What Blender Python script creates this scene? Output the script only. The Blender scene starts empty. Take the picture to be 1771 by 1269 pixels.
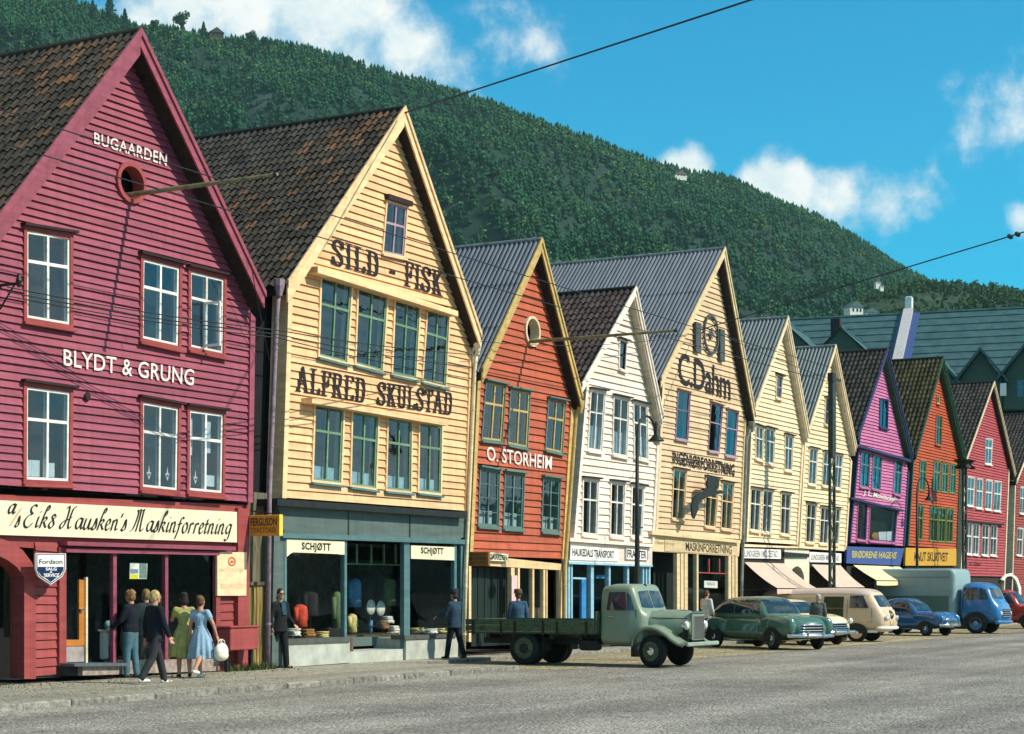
import bpy, bmesh, math, random
import numpy as np
from mathutils import Vector, Matrix
rnd = random.Random(7)
R_ = math.radians
scene = bpy.context.scene
# ------------------------------------------------------------------ camera
A_ = R_(28.9); F_ = 3200.0; PX = 885.5; HY = 1018.0
CAM = Vector((0, -25, 1.8)); VW = (math.cos(A_), math.sin(A_)); RT = (math.sin(A_), -math.cos(A_))
cd = bpy.data.cameras.new('camera'); cam = bpy.data.objects.new('camera', cd)
scene.collection.objects.link(cam); scene.camera = cam
cam.location = CAM; cam.rotation_euler = (R_(90), 0, A_ - R_(90))
cd.sensor_width = 36; cd.lens = 36 * F_ / 1771; cd.shift_y = (HY - 634.5) / 1771; cd.clip_end = 9000; cd.clip_start = .5
# ------------------------------------------------------------------ light
SUN = Vector((.80, -3.67, 3.3)).normalized()
sd = bpy.data.lights.new('sun', 'SUN'); sun = bpy.data.objects.new('sun', sd); scene.collection.objects.link(sun)
sd.energy = 4.9; sd.angle = R_(.53); sd.color = (1, .93, .80)
sun.rotation_euler = SUN.to_track_quat('Z', 'Y').to_euler(); sun.location = (20, -60, 60)
scene.view_settings.view_transform = 'Standard'; scene.view_settings.look = 'None'
scene.view_settings.exposure = 0.17; scene.view_settings.gamma = 1
w = bpy.data.worlds.new('World'); scene.world = w; w.use_nodes = True

def ray(px, py):
    k = (px - PX) / F_
    return Vector((VW[0] + RT[0]*k, VW[1] + RT[1]*k, (HY - py) / F_))
def P(px, py, Y=0.0):                       # photo point -> (X, Z) on the upright plane Y
    d = ray(px, py); t = (Y - CAM.y) / d.y
    return (d.x*t, CAM.z + d.z*t)
def G(px, py, Z=-.1):                       # photo point -> (X, Y) on the ground
    d = ray(px, py); t = (Z - CAM.z) / d.z
    return (d.x*t, CAM.y + d.y*t)
def D(px, py, depth): return CAM + ray(px, py) * depth
def proj(p):
    v = Vector(p) - CAM; dep = v.x*VW[0] + v.y*VW[1]; lat = v.x*RT[0] + v.y*RT[1]
    return (PX + F_*lat/dep, HY - F_*v.z/dep, dep)

def build_sky():
    nt = w.node_tree; N = nt.nodes; L = nt.links; N.clear()
    out = N.new('ShaderNodeOutputWorld'); bg = N.new('ShaderNodeBackground'); L.new(bg.outputs[0], out.inputs[0])
    sky = N.new('ShaderNodeTexSky'); sky.sky_type = 'NISHITA'; sky.sun_disc = False
    sky.sun_elevation = math.asin(SUN.z); sky.sun_rotation = math.atan2(SUN.x, SUN.y)
    sky.air_density = 1.0; sky.dust_density = .25; sky.ozone_density = 2.2
    bg.inputs[1].default_value = .105
    hs = N.new('ShaderNodeMix'); hs.data_type = 'RGBA'; hs.blend_type = 'MULTIPLY'; hs.inputs[0].default_value = 1
    L.new(sky.outputs[0], hs.inputs[6]); hs.inputs[7].default_value = (.03, 1.12, 1.36, 1)
    tc = N.new('ShaderNodeTexCoord')
    def math_(op, a, b=None, clamp=False):
        n = N.new('ShaderNodeMath'); n.operation = op; n.use_clamp = clamp
        for i, v in enumerate((a, b)):
            if v is None: continue
            if isinstance(v, (int, float)): n.inputs[i].default_value = v
            else: L.new(v, n.inputs[i])
        return n.outputs[0]
    def noise(scale, detail, rough, vec):
        n = N.new('ShaderNodeTexNoise'); n.inputs['Scale'].default_value = scale
        n.inputs['Detail'].default_value = detail; n.inputs['Roughness'].default_value = rough
        L.new(vec, n.inputs['Vector']); return n
    nz = noise(9, 9, .6, tc.outputs['Generated'])
    nz2 = noise(34, 8, .62, tc.outputs['Generated'])
    # cloud puffs: direction, angular radius (deg), strength; those in view first, then the rest of the sky
    puffs = []
    for x, y, r, s in [(600,25,3.6,1.1),(520,0,3.2,1.1),(690,70,3.0,1),(430,10,2.8,1),(620,90,2.6,1.0),(760,110,2.8,.75),(850,60,3.2,.68),(915,80,2.6,.6),(820,0,2.6,.6),
                       (310,10,2.8,1),(240,30,2.0,.9),
                       (1190,290,1.3,1.1),(1165,284,1.0,1.0),(1215,292,.7,.9),(1330,310,1.5,1.25),(1365,320,1.4,1.25),(1295,300,.8,1.0),(1385,335,.9,1),
                       (1450,345,2.2,.85),(1530,350,2.1,.8),(1590,335,1.5,.8),(1470,395,2.0,.7),(1455,300,.8,.6),
                       (1690,210,2.4,.58),(1745,200,2.4,.66),(1795,195,2.6,.72),(1640,170,1.0,.45),(1765,390,1.0,.7),(1505,235,.5,.35),(1590,200,.6,.3),(1725,165,1.2,.5)]:
        puffs.append((ray(x, y).normalized(), r, s))
    tot = None
    for c, r, s in puffs:
        vm = N.new('ShaderNodeVectorMath'); vm.operation = 'DISTANCE'
        L.new(tc.outputs['Generated'], vm.inputs[0]); vm.inputs[1].default_value = c
        rr = R_(r)
        m = math_('MULTIPLY_ADD', vm.outputs['Value'], -s/rr); m.node.inputs[2].default_value = s
        m = math_('MAXIMUM', m, 0)
        if tot is None: tot = m
        else:
            n = N.new('ShaderNodeMath'); n.operation = 'SMOOTH_MAX'; L.new(tot, n.inputs[0]); L.new(m, n.inputs[1]); n.inputs[2].default_value = .25; tot = n.outputs[0]
    d = math_('ADD', tot, math_('MULTIPLY', math_('SUBTRACT', nz2.outputs['Fac'], .5), 1.15))
    d = math_('ADD', d, math_('MULTIPLY', math_('SUBTRACT', nz.outputs['Fac'], .5), .5))
    mr = N.new('ShaderNodeMapRange'); mr.interpolation_type = 'SMOOTHSTEP'; L.new(d, mr.inputs[0])
    mr.inputs[1].default_value = .34; mr.inputs[2].default_value = .92; mr.inputs[4].default_value = .97
    gate = N.new('ShaderNodeMapRange'); L.new(tot, gate.inputs[0]); gate.inputs[1].default_value = .08; gate.inputs[2].default_value = .3
    fac = math_('MULTIPLY', mr.outputs[0], gate.outputs[0])
    # broken cloud added outside the view to whiten the sky's fill light
    n3 = noise(3.4, 8, .58, tc.outputs['Generated']); c3 = N.new('ShaderNodeMapRange'); c3.interpolation_type = 'SMOOTHSTEP'; L.new(n3.outputs['Fac'], c3.inputs[0]); c3.inputs[1].default_value = .47; c3.inputs[2].default_value = .62
    vd = N.new('ShaderNodeVectorMath'); vd.operation = 'DISTANCE'; L.new(tc.outputs['Generated'], vd.inputs[0]); vd.inputs[1].default_value = ray(886, 400).normalized()
    g3 = N.new('ShaderNodeMapRange'); g3.interpolation_type = 'SMOOTHSTEP'; L.new(vd.outputs['Value'], g3.inputs[0]); g3.inputs[1].default_value = .40; g3.inputs[2].default_value = .62
    fac = math_('MAXIMUM', fac, math_('MULTIPLY', c3.outputs[0], g3.outputs[0]))
    cr = N.new('ShaderNodeValToRGB'); L.new(nz2.outputs['Fac'], cr.inputs[0])
    cr.color_ramp.elements[0].position = .34; cr.color_ramp.elements[0].color = (6.0, 7.4, 7.8, 1)
    cr.color_ramp.elements[1].position = .62; cr.color_ramp.elements[1].color = (9.0, 9.1, 8.8, 1)
    mx = N.new('ShaderNodeMix'); mx.data_type = 'RGBA'
    L.new(fac, mx.inputs[0]); L.new(hs.outputs[2], mx.inputs[6]); L.new(cr.outputs[0], mx.inputs[7])
    L.new(mx.outputs[2], bg.inputs[0])
build_sky()

# ------------------------------------------------------------------ helpers
COL = scene.collection
def world_org(p):
    o = Vector((0, 0, 0))
    while p is not None:
        o += p.location; p = p.parent
    return o
def obj(name, verts, faces, mat, parent=None, smooth=False, local=False, kind=None, loc=None):
    me = bpy.data.meshes.new(name)
    if not local and parent is not None:
        o = world_org(parent); verts = [(v[0]-o.x, v[1]-o.y, v[2]-o.z) for v in verts]
    me.from_pydata([tuple(v) for v in verts], [], faces)
    if smooth: me.polygons.foreach_set('use_smooth', [True]*len(me.polygons))
    return meobj(name, me, mat, parent, kind, loc)
def meobj(name, me, mat, parent=None, kind=None, loc=None):
    ob = bpy.data.objects.new(name, me); COL.objects.link(ob)
    if mat is not None and not me.materials:
        for m in (mat if isinstance(mat, (list, tuple)) else [mat]): me.materials.append(m)
    if parent is not None: ob.parent = parent
    if loc is not None: ob.location = loc
    if kind: ob['kind'] = kind
    return ob
def tag(o, label, cat, group=None):
    o['label'] = label; o['category'] = cat
    if group: o['group'] = group
    return o
def thing(name, label, cat, loc=(0, 0, 0), rz=0, group=None):
    o = bpy.data.objects.new(name, None); COL.objects.link(o); o.location = loc; o.rotation_euler = (0, 0, rz)
    o.empty_display_size = .3
    return tag(o, label, cat, group)
class MB:
    """collects faces for ONE mesh"""
    def __init__(s): s.v = []; s.f = []
    def add(s, v, f):
        n = len(s.v); s.v += [tuple(p) for p in v]; s.f += [tuple(i+n for i in q) for q in f]; return s
    def slab(s, pts, y0, y1):
        n = len(pts)
        v = [(x, y0, z) for x, z in pts] + [(x, y1, z) for x, z in pts]
        a = sum(pts[i][0]*pts[(i+1) % n][1] - pts[(i+1) % n][0]*pts[i][1] for i in range(n))
        f = [tuple(range(n)), tuple(range(2*n-1, n-1, -1))]
        f += [(i, i+n, (i+1) % n + n, (i+1) % n) for i in range(n)]
        if (a < 0) != (y0 > y1): f = [q[::-1] for q in f]
        return s.add(v, f)
    def box(s, x0, x1, y0, y1, z0, z1):
        v = [(x, y, z) for z in (z0, z1) for y in (y0, y1) for x in (x0, x1)]
        return s.add(v, [(0,2,3,1),(4,5,7,6),(0,1,5,4),(2,6,7,3),(0,4,6,2),(1,3,7,5)])
    def bbox(s, x0, x1, y0, y1, z0, z1, b=.02):     # box with chamfered upright and top edges
        b = min(b, (x1-x0)*.45, (y1-y0)*.45, (z1-z0)*.45)
        def ring(z, i): return [(x0+i+b,y0+i,z),(x1-i-b,y0+i,z),(x1-i,y0+i+b,z),(x1-i,y1-i-b,z),(x1-i-b,y1-i,z),(x0+i+b,y1-i,z),(x0+i,y1-i-b,z),(x0+i,y0+i+b,z)]
        v = ring(z0, b) + ring(z0+b, 0) + ring(z1-b, 0) + ring(z1, b)
        f = [tuple(range(7, -1, -1)), tuple(range(24, 32))]
        for k in range(3):
            for i in range(8): f.append((k*8+i, k*8+(i+1) % 8, k*8+8+(i+1) % 8, k*8+8+i))
        return s.add(v, f)
    def tube(s, pts, r, n=6, cap=True):
        pts = [Vector(p) for p in pts]; rs = r if isinstance(r, (list, tuple)) else [r]*len(pts)
        up = None; v = []; f = []
        for i, p in enumerate(pts):
            t = (pts[min(i+1, len(pts)-1)] - pts[max(i-1, 0)])
            t = t.normalized() if t.length > 1e-9 else Vector((0, 0, 1))
            if up is None: up = Vector((0, 0, 1)) if abs(t.z) < .9 else Vector((1, 0, 0))
            a = t.cross(up).normalized(); b = a.cross(t); up = b
            for k in range(n):
                q = 2*math.pi*k/n; v.append(p + (a*math.cos(q) + b*math.sin(q))*rs[i])
        for i in range(len(pts)-1):
            for k in range(n): f.append((i*n+k, i*n+(k+1) % n, (i+1)*n+(k+1) % n, (i+1)*n+k))
        if cap: f += [tuple(range(n-1, -1, -1)), tuple(range((len(pts)-1)*n, len(pts)*n))]
        return s.add(v, f)
    def lathe(s, prof, c=(0, 0, 0), axis='z', n=16):
        v = []; f = []
        for r, h in prof:
            for k in range(n):
                q = 2*math.pi*k/n; a, b = r*math.cos(q), r*math.sin(q)
                p = {'z': (a, b, h), 'y': (b, h, a), 'x': (h, a, b)}[axis]
                v.append((p[0]+c[0], p[1]+c[1], p[2]+c[2]))
        m = len(prof)
        for i in range(m-1):
            for k in range(n): f.append((i*n+k, i*n+(k+1) % n, (i+1)*n+(k+1) % n, (i+1)*n+k))
        f += [tuple(range(n-1, -1, -1)), tuple(range((m-1)*n, m*n))]
        return s.add(v, f)
    def ell(s, c, r, nu=12, nv=8):
        prof = [(math.sin(math.pi*i/nv), -math.cos(math.pi*i/nv)) for i in range(nv+1)]
        v = [(0, 0, -1)]; f = []
        for i in range(1, nv):
            for k in range(nu): q = 2*math.pi*k/nu; v.append((prof[i][0]*math.cos(q), prof[i][0]*math.sin(q), prof[i][1]))
        v.append((0, 0, 1)); e = len(v)-1
        for k in range(nu): f.append((0, 1+(k+1) % nu, 1+k)); f.append((e, e-nu+k, e-nu+(k+1) % nu))
        for i in range(nv-2):
            for k in range(nu): a = 1+i*nu; f.append((a+k, a+(k+1) % nu, a+nu+(k+1) % nu, a+nu+k))
        return s.add([(c[0]+p[0]*r[0], c[1]+p[1]*r[1], c[2]+p[2]*r[2]) for p in v], f)
    def build(s, name, mat, parent=None, smooth=False, local=False, kind=None):
        return obj(name, s.v, s.f, mat, parent, smooth, local, kind)
def slab(name, pts, y0, y1, mat, parent=None): return MB().slab(pts, y0, y1).build(name, mat, parent)
def pq(pts, y0, y1, name, mat, parent=None):     # slab whose front corners are photo points on plane y0
    return slab(name, [P(x, y, y0) for x, y in pts], y0, y1, mat, parent)

# ------------------------------------------------------------------ materials
MATS = {}
def mat(name, col, rough=.7, var=.12, scale=6.0, bump=0.0, bscale=40.0, metal=0.0, orand=0.0, stretch=(1, 1, 1), col2=None, spec=.3, coat=0.0, thr=None, island=False, streak=0.0):
    if name in MATS: return MATS[name]
    m = bpy.data.materials.new(name); m.use_nodes = True; MATS[name] = m
    nt = m.node_tree; N = nt.nodes; L = nt.links; b = N['Principled BSDF']
    b.inputs['Roughness'].default_value = rough; b.inputs['Metallic'].default_value = metal
    b.inputs['Specular IOR Level'].default_value = spec; b.inputs['Coat Weight'].default_value = coat
    tc = N.new('ShaderNodeTexCoord'); mp = N.new('ShaderNodeMapping'); mp.inputs['Scale'].default_value = stretch
    L.new(tc.outputs['Object'], mp.inputs[0])
    oi = N.new('ShaderNodeObjectInfo')
    add = N.new('ShaderNodeVectorMath'); add.operation = 'ADD'; L.new(mp.outputs[0], add.inputs[0])
    mul = N.new('ShaderNodeMath'); mul.operation = 'MULTIPLY'; mul.inputs[1].default_value = 37.0 if orand else 0.0
    L.new(oi.outputs['Random'], mul.inputs[0]); L.new(mul.outputs[0], add.inputs[1])
    n = N.new('ShaderNodeTexNoise'); n.inputs['Scale'].default_value = scale; n.inputs['Detail'].default_value = 6; n.inputs['Roughness'].default_value = .62
    L.new(add.outputs[0], n.inputs['Vector'])
    c = Vector(col); c2 = Vector(col2) if col2 else c*(1-var*2.2); c1 = c if col2 else c*(1+var)
    cr = N.new('ShaderNodeValToRGB'); L.new(n.outputs['Fac'], cr.inputs[0])
    lo, hi = thr or (.30, .68)
    cr.color_ramp.elements[0].position = lo; cr.color_ramp.elements[1].position = hi
    cr.color_ramp.elements[0].color = (*[max(0, x) for x in c2], 1); cr.color_ramp.elements[1].color = (*c1, 1)
    last = cr.outputs[0]
    if orand:
        hv = N.new('ShaderNodeHueSaturation'); mr = N.new('ShaderNodeMapRange')
        if island:
            gi = N.new('ShaderNodeNewGeometry'); L.new(gi.outputs['Random Per Island'], mr.inputs[0])
        else: L.new(oi.outputs['Random'], mr.inputs[0])
        mr.inputs[3].default_value = 1-orand; mr.inputs[4].default_value = 1+orand*.7
        L.new(mr.outputs[0], hv.inputs['Value']); L.new(last, hv.inputs['Color']); last = hv.outputs[0]
    if streak:                                     # weather streaks running down the boards
        m3 = N.new('ShaderNodeMapping'); m3.inputs['Scale'].default_value = (5.0, 1, .22); L.new(tc.outputs['Object'], m3.inputs[0])
        n3 = N.new('ShaderNodeTexNoise'); n3.inputs['Scale'].default_value = 1.0; n3.inputs['Detail'].default_value = 7; n3.inputs['Roughness'].default_value = .7; L.new(m3.outputs[0], n3.inputs['Vector'])
        r3 = N.new('ShaderNodeMapRange'); L.new(n3.outputs['Fac'], r3.inputs[0]); r3.inputs[1].default_value = .36; r3.inputs[2].default_value = .60; r3.inputs[3].default_value = 1-streak; r3.inputs[4].default_value = 1.03
        x3 = N.new('ShaderNodeVectorMath'); x3.operation = 'SCALE'; L.new(last, x3.inputs[0]); L.new(r3.outputs[0], x3.inputs['Scale']); last = x3.outputs[0]
    L.new(last, b.inputs['Base Color'])
    if bump:
        n2 = N.new('ShaderNodeTexNoise'); n2.inputs['Scale'].default_value = bscale; n2.inputs['Detail'].default_value = 5
        L.new(add.outputs[0], n2.inputs['Vector'])
        bp = N.new('ShaderNodeBump'); bp.inputs['Strength'].default_value = bump; bp.inputs['Distance'].default_value = .01
        L.new(n2.outputs['Fac'], bp.inputs['Height']); L.new(bp.outputs[0], b.inputs['Normal'])
    return m
def paint(name, col, **k):
    a = dict(rough=.62, var=.11, scale=2.4, bump=.3, bscale=14, orand=.12, stretch=(.35, 1, 3.5), streak=.15); a.update(k)
    return mat(name, col, **a)
def glass_mat(name='window_glass', tint=(.75, .85, .9), ior=1.9, rough=.02):
    if name in MATS: return MATS[name]
    m = bpy.data.materials.new(name); m.use_nodes = True; MATS[name] = m
    nt = m.node_tree; N = nt.nodes; L = nt.links; N.clear()
    o = N.new('ShaderNodeOutputMaterial'); mx = N.new('ShaderNodeMixShader'); t = N.new('ShaderNodeBsdfTransparent'); g = N.new('ShaderNodeBsdfGlossy')
    t.inputs[0].default_value = (*tint, 1); g.inputs['Roughness'].default_value = rough; g.inputs[0].default_value = (.70, .90, 1, 1)
    fr = N.new('ShaderNodeFresnel'); ge = N.new('ShaderNodeNewGeometry'); io = N.new('ShaderNodeMapRange'); L.new(ge.outputs['Backfacing'], io.inputs[0])
    io.inputs[3].default_value = ior; io.inputs[4].default_value = 1/ior; L.new(io.outputs[0], fr.inputs[0])       # a thin sheet reflects alike from both sides
    tc = N.new('ShaderNodeTexCoord'); n = N.new('ShaderNodeTexNoise'); n.inputs['Scale'].default_value = 1.6; L.new(tc.outputs['Object'], n.inputs['Vector'])
    bp = N.new('ShaderNodeBump'); bp.inputs['Strength'].default_value = .12; bp.inputs['Distance'].default_value = .05; L.new(n.outputs['Fac'], bp.inputs['Height']); L.new(bp.outputs[0], g.inputs['Normal'])
    L.new(fr.outputs[0], mx.inputs[0]); L.new(t.outputs[0], mx.inputs[1]); L.new(g.outputs[0], mx.inputs[2]); L.new(mx.outputs[0], o.inputs[0])
    return m
GLASS = glass_mat(); GLASSD = glass_mat('dark_window_glass', (.7, .75, .78), 1.38); SHOPGLASS = glass_mat('shop_glass', (.94, .97, .95), 1.36)
DARK = mat('dark_interior', (.012, .012, .013), .9)
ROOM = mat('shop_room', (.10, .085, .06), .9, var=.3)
BLACK = mat('black_paint', (.012, .012, .013), .45, var=.1)
IRON = mat('dark_iron', (.018, .022, .020), .5, var=.2)
SHADEWOOD = mat('shade_dark_timber', (.03, .024, .02), .85, var=.3)  # dark timber colour with the eave and gap shade put in
CHROME = mat('chrome', (.75, .76, .76), .14, var=.05, metal=1.0)
RUBBER = mat('tyre_rubber', (.016, .017, .017), .8, var=.2)
CARGLASS = mat('car_glass', (.02, .035, .045), .04, var=.05, spec=.9)
WHITE = paint('white_paint', (.84, .79, .70)); CREAM = paint('cream_paint', (.80, .66, .42))
LETTERB = mat('lettering_black', (.018, .016, .016), .7, var=.3, scale=18); LETTERW = mat('lettering_white', (.76, .68, .62), .7, var=.08, scale=18)
# ------------------------------------------------------------------ ground
def ground_mat(name, c1, c2, c3, sett=9.0, bump=.6, patch=.25):
    m = bpy.data.materials.new(name); m.use_nodes = True
    nt = m.node_tree; N = nt.nodes; L = nt.links; b = N['Principled BSDF']; b.inputs['Roughness'].default_value = .78; b.inputs['Specular IOR Level'].default_value = .35
    tc = N.new('ShaderNodeTexCoord'); wv = N.new('ShaderNodeTexNoise'); wv.inputs['Scale'].default_value = .35; L.new(tc.outputs['Object'], wv.inputs['Vector'])
    mixv = N.new('ShaderNodeMix'); mixv.data_type = 'RGBA'; mixv.blend_type = 'ADD'; mixv.inputs[0].default_value = 1.2
    L.new(tc.outputs['Object'], mixv.inputs[6]); L.new(wv.outputs['Color'], mixv.inputs[7])
    vo = N.new('ShaderNodeTexVoronoi'); vo.inputs['Scale'].default_value = sett; L.new(mixv.outputs[2], vo.inputs['Vector'])
    vd = N.new('ShaderNodeTexVoronoi'); vd.feature = 'DISTANCE_TO_EDGE'; vd.inputs['Scale'].default_value = sett; L.new(mixv.outputs[2], vd.inputs['Vector'])
    n = N.new('ShaderNodeTexNoise'); n.inputs['Scale'].default_value = patch; n.inputs['Detail'].default_value = 8; n.inputs['Roughness'].default_value = .65; L.new(tc.outputs['Object'], n.inputs['Vector'])
    n3 = N.new('ShaderNodeTexNoise'); n3.inputs['Scale'].default_value = 2.3; n3.inputs['Detail'].default_value = 8; n3.inputs['Roughness'].default_value = .75; L.new(tc.outputs['Object'], n3.inputs['Vector'])
    cr = N.new('ShaderNodeValToRGB'); L.new(n.outputs['Fac'], cr.inputs[0]); cr.color_ramp.elements[0].position = .35; cr.color_ramp.elements[1].position = .65
    cr.color_ramp.elements[0].color = (*c1, 1); cr.color_ramp.elements[1].color = (*c2, 1)
    mx = N.new('ShaderNodeMix'); mx.data_type = 'RGBA'; mx.blend_type = 'MIX'; L.new(cr.outputs[0], mx.inputs[6]); mx.inputs[7].default_value = (*c3, 1)
    mr = N.new('ShaderNodeMapRange'); L.new(n3.outputs['Fac'], mr.inputs[0]); mr.inputs[1].default_value = .5; mr.inputs[2].default_value = .72; mr.inputs[4].default_value = .8; L.new(mr.outputs[0], mx.inputs[0])
    hv = N.new('ShaderNodeHueSaturation'); L.new(mx.outputs[2], hv.inputs['Color'])
    sr = N.new('ShaderNodeSeparateColor'); L.new(vo.outputs['Color'], sr.inputs[0])
    m2 = N.new('ShaderNodeMapRange'); L.new(sr.outputs[0], m2.inputs[0]); m2.inputs[3].default_value = .78; m2.inputs[4].default_value = 1.22; L.new(m2.outputs[0], hv.inputs['Value'])
    jm = N.new('ShaderNodeMix'); jm.data_type = 'RGBA'; jm.blend_type = 'MULTIPLY'; L.new(hv.outputs[0], jm.inputs[6]); jm.inputs[7].default_value = (.35, .36, .34, 1)
    j = N.new('ShaderNodeMapRange'); L.new(vd.outputs[0], j.inputs[0]); j.inputs[1].default_value = .03; j.inputs[2].default_value = .10; j.inputs[3].default_value = 1; j.inputs[4].default_value = 0; L.new(j.outputs[0], jm.inputs[0])
    mp = N.new('ShaderNodeMapping'); mp.inputs['Scale'].default_value = (.035, .55, 1); L.new(tc.outputs['Object'], mp.inputs[0])      # worn wheel lanes and stains along the street
    ln = N.new('ShaderNodeTexNoise'); ln.inputs['Scale'].default_value = 1.0; ln.inputs['Detail'].default_value = 6; ln.inputs['Roughness'].default_value = .6; L.new(mp.outputs[0], ln.inputs['Vector'])
    lr = N.new('ShaderNodeMapRange'); L.new(ln.outputs['Fac'], lr.inputs[0]); lr.inputs[1].default_value = .38; lr.inputs[2].default_value = .62; lr.inputs[3].default_value = .72; lr.inputs[4].default_value = 1.12
    sc = N.new('ShaderNodeVectorMath'); sc.operation = 'SCALE'; L.new(jm.outputs[2], sc.inputs[0]); L.new(lr.outputs[0], sc.inputs['Scale'])
    L.new(sc.outputs[0], b.inputs['Base Color'])
    h = N.new('ShaderNodeMapRange'); L.new(vd.outputs[0], h.inputs[0]); h.inputs[2].default_value = .25
    hh = N.new('ShaderNodeMath'); hh.operation = 'ADD'; L.new(h.outputs[0], hh.inputs[0]); L.new(n3.outputs['Fac'], hh.inputs[1])
    bp = N.new('ShaderNodeBump'); bp.inputs['Strength'].default_value = bump; bp.inputs['Distance'].default_value = .03; L.new(hh.outputs[0], bp.inputs['Height']); L.new(bp.outputs[0], b.inputs['Normal'])
    return m
ROADM = ground_mat('sett_paving', (.24, .22, .185), (.40, .36, .295), (.44, .40, .33), 11, .6)
PAVM = ground_mat('pavement_stone', (.34, .31, .235), (.44, .40, .31), (.29, .28, .18), 13.0, .35, .8)
SANDM = ground_mat('sandy_setts', (.34, .28, .16), (.44, .37, .22), (.28, .24, .15), 6.0, .5, .5)
KERBM = mat('granite_kerb', (.27, .25, .205), .85, var=.3, scale=9, orand=.25, bump=.4)
def sheet(name, x0, x1, y0, y1, z, m, nx=2, ny=2):
    xs = np.linspace(x0, x1, nx); ys = np.linspace(y0, y1, ny)
    v = [(x, y, z) for y in ys for x in xs]; f = [(j*nx+i, j*nx+i+1, (j+1)*nx+i+1, (j+1)*nx+i) for j in range(ny-1) for i in range(nx-1)]
    o = obj(name, v, f, m); o['kind'] = 'structure'; return o
sheet('ground', -4000, 4000, -3000, 4500, -.11, mat('earth', (.12, .11, .07), .95, var=.3, scale=.02))
sheet('road', -80, 400, -60, 30, -.10, ROADM)
sheet('parking_ground', 38.3, 160, -5.2, .4, -.096, SANDM)
pave = MB().bbox(-40, 38.0, -4.05, 9, -.3, 0, .03).build('pavement', PAVM); pave['kind'] = 'structure'
pave2 = MB().bbox(38.02, 200, -.85, 9, -.3, 0, .03).build('pavement', PAVM); pave2['kind'] = 'structure'
x = -2.0
while x < 37.9:                                   # kerb stones, each its own piece
    l = min(rnd.uniform(.85, 1.25), 38.0-x)
    MB().bbox(x, x+l-.012, -4.24-rnd.uniform(0, .02), -4.055, -.3, .004+rnd.uniform(-.006, .006), .02).build('kerb_stone', KERBM, pave); x += l
x = 38.0
while x < 75:
    l = rnd.uniform(.9, 1.2)
    MB().bbox(x, x+l-.012, -1.02-rnd.uniform(0, .02), -.855, -.3, .004+rnd.uniform(-.006, .006), .02).build('kerb_stone', KERBM, pave2); x += l

# ------------------------------------------------------------------ mountain and forest
def interp(tab, x):
    return float(np.interp(x, [a for a, b in tab], [b for a, b in tab]))
SKY1 = [(-900,-420),(-500,-200),(-200,-75),(0,-22),(120,5),(200,40),(245,58),(300,58),(370,74),(440,80),(490,84),(560,98),(650,127),(720,146),(790,168),(850,186),(950,222),(1050,258),(1130,286),(1190,305),(1260,314),(1340,352),(1420,384),(1490,424),(1560,470),(1610,494),(1700,545),(1900,640),(2300,800),(2800,930)]
SKY2 = [(1000,760),(1250,640),(1350,590),(1440,548),(1500,515),(1560,500),(1600,496),(1660,497),(1720,503),(1771,512),(1850,530),(2000,580),(2400,740),(2900,930)]
def terrain(name, skyl, x0, x1, n, m, d0, d1, pw, m_, seed):
    r = np.random.RandomState(seed); V = []; F = []; dep1 = lambda x: d1*(1+.25*max(0, x-900)/900)
    for i in range(n):
        px = x0 + (x1-x0)*i/(n-1); a = D(px, 1000, d0); b = D(px, interp(skyl, px), dep1(px))
        for j in range(m+3):
            t = j/(m-1)
            if t <= 1:
                z = (t**pw); p = a.lerp(b, t); p.z = -3 + (b.z+3)*z
                k = math.sin(t*math.pi)*.045*b.z
                p.z += k*(math.sin(i*.31+j*.4+seed) + math.sin(i*.13-j*.7)+.6*math.sin(i*.7+j*1.3))
            else:
                e = b-a; e.z = 0; e.normalize(); q = (j-m+1); p = b+e*(140*q); p.z = b.z-22*q*q
            V.append(p)
    M = m+3
    for i in range(n-1):
        for j in range(M-1): F.append((i*M+j, (i+1)*M+j, (i+1)*M+j+1, i*M+j+1))
    o = obj(name, V, F, m_, smooth=True); o['kind'] = 'structure'; return np.array([tuple(v) for v in V]).reshape(n, M, 3), o
MOUNT = mat('mountain_ground', (.008, .030, .018), .95, var=.3, scale=.012, bump=.6, bscale=.2, col2=(.030, .052, .050), thr=(.30, .40))
HILLM = mat('hill_ground', (.018, .042, .012), .95, var=.3, scale=.02, bump=.6, bscale=.3, col2=(.05, .085, .025), thr=(.3, .42))
T1, _ = terrain('mountain', SKY1, -900, 2700, 130, 44, 420, 1150, 1.1, MOUNT, 3)
T2, _ = terrain('hill', SKY2, 1000, 2900, 70, 26, 230, 640, 1.1, HILLM, 9)
# wooded hills on the far side of the harbour, behind the camera: the lower windows mirror them
V = []; F = []; na, nr_ = 90, 6
for i in range(na):
    az = R_(-2-178*i/(na-1)); hgt = 50+16*math.sin(i*.21)+12*math.sin(i*.57+1)+6*math.sin(i*1.7)
    for j in range(nr_):
        rad = 760+90*j; V.append((50+rad*math.cos(az), rad*math.sin(az), -1+hgt*math.sin(min(1, j/4)*math.pi/2)*(1 if j < 5 else .9)+3*math.sin(i*2.3+j*1.9)))
for i in range(na-1):
    for j in range(nr_-1): F.append((i*nr_+j, (i+1)*nr_+j, (i+1)*nr_+j+1, i*nr_+j+1))
o = obj('far_shore_hills', V, F, mat('far_shore_green', (.030, .060, .030), .95, var=.4, scale=.03), smooth=True); o['kind'] = 'structure'
def leafmat(name, a, b2):
    return mat(name, a, .85, col2=b2, scale=.02, orand=.32, island=True, spec=.1)
CONM = leafmat('conifer_green', (.024, .098, .040), (.014, .066, .034)); DECM = mat('leafy_green', (.080, .160, .042), .85, col2=(.026, .100, .042), scale=.007, orand=.42, island=True, spec=.1, thr=(.40, .60))
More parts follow.
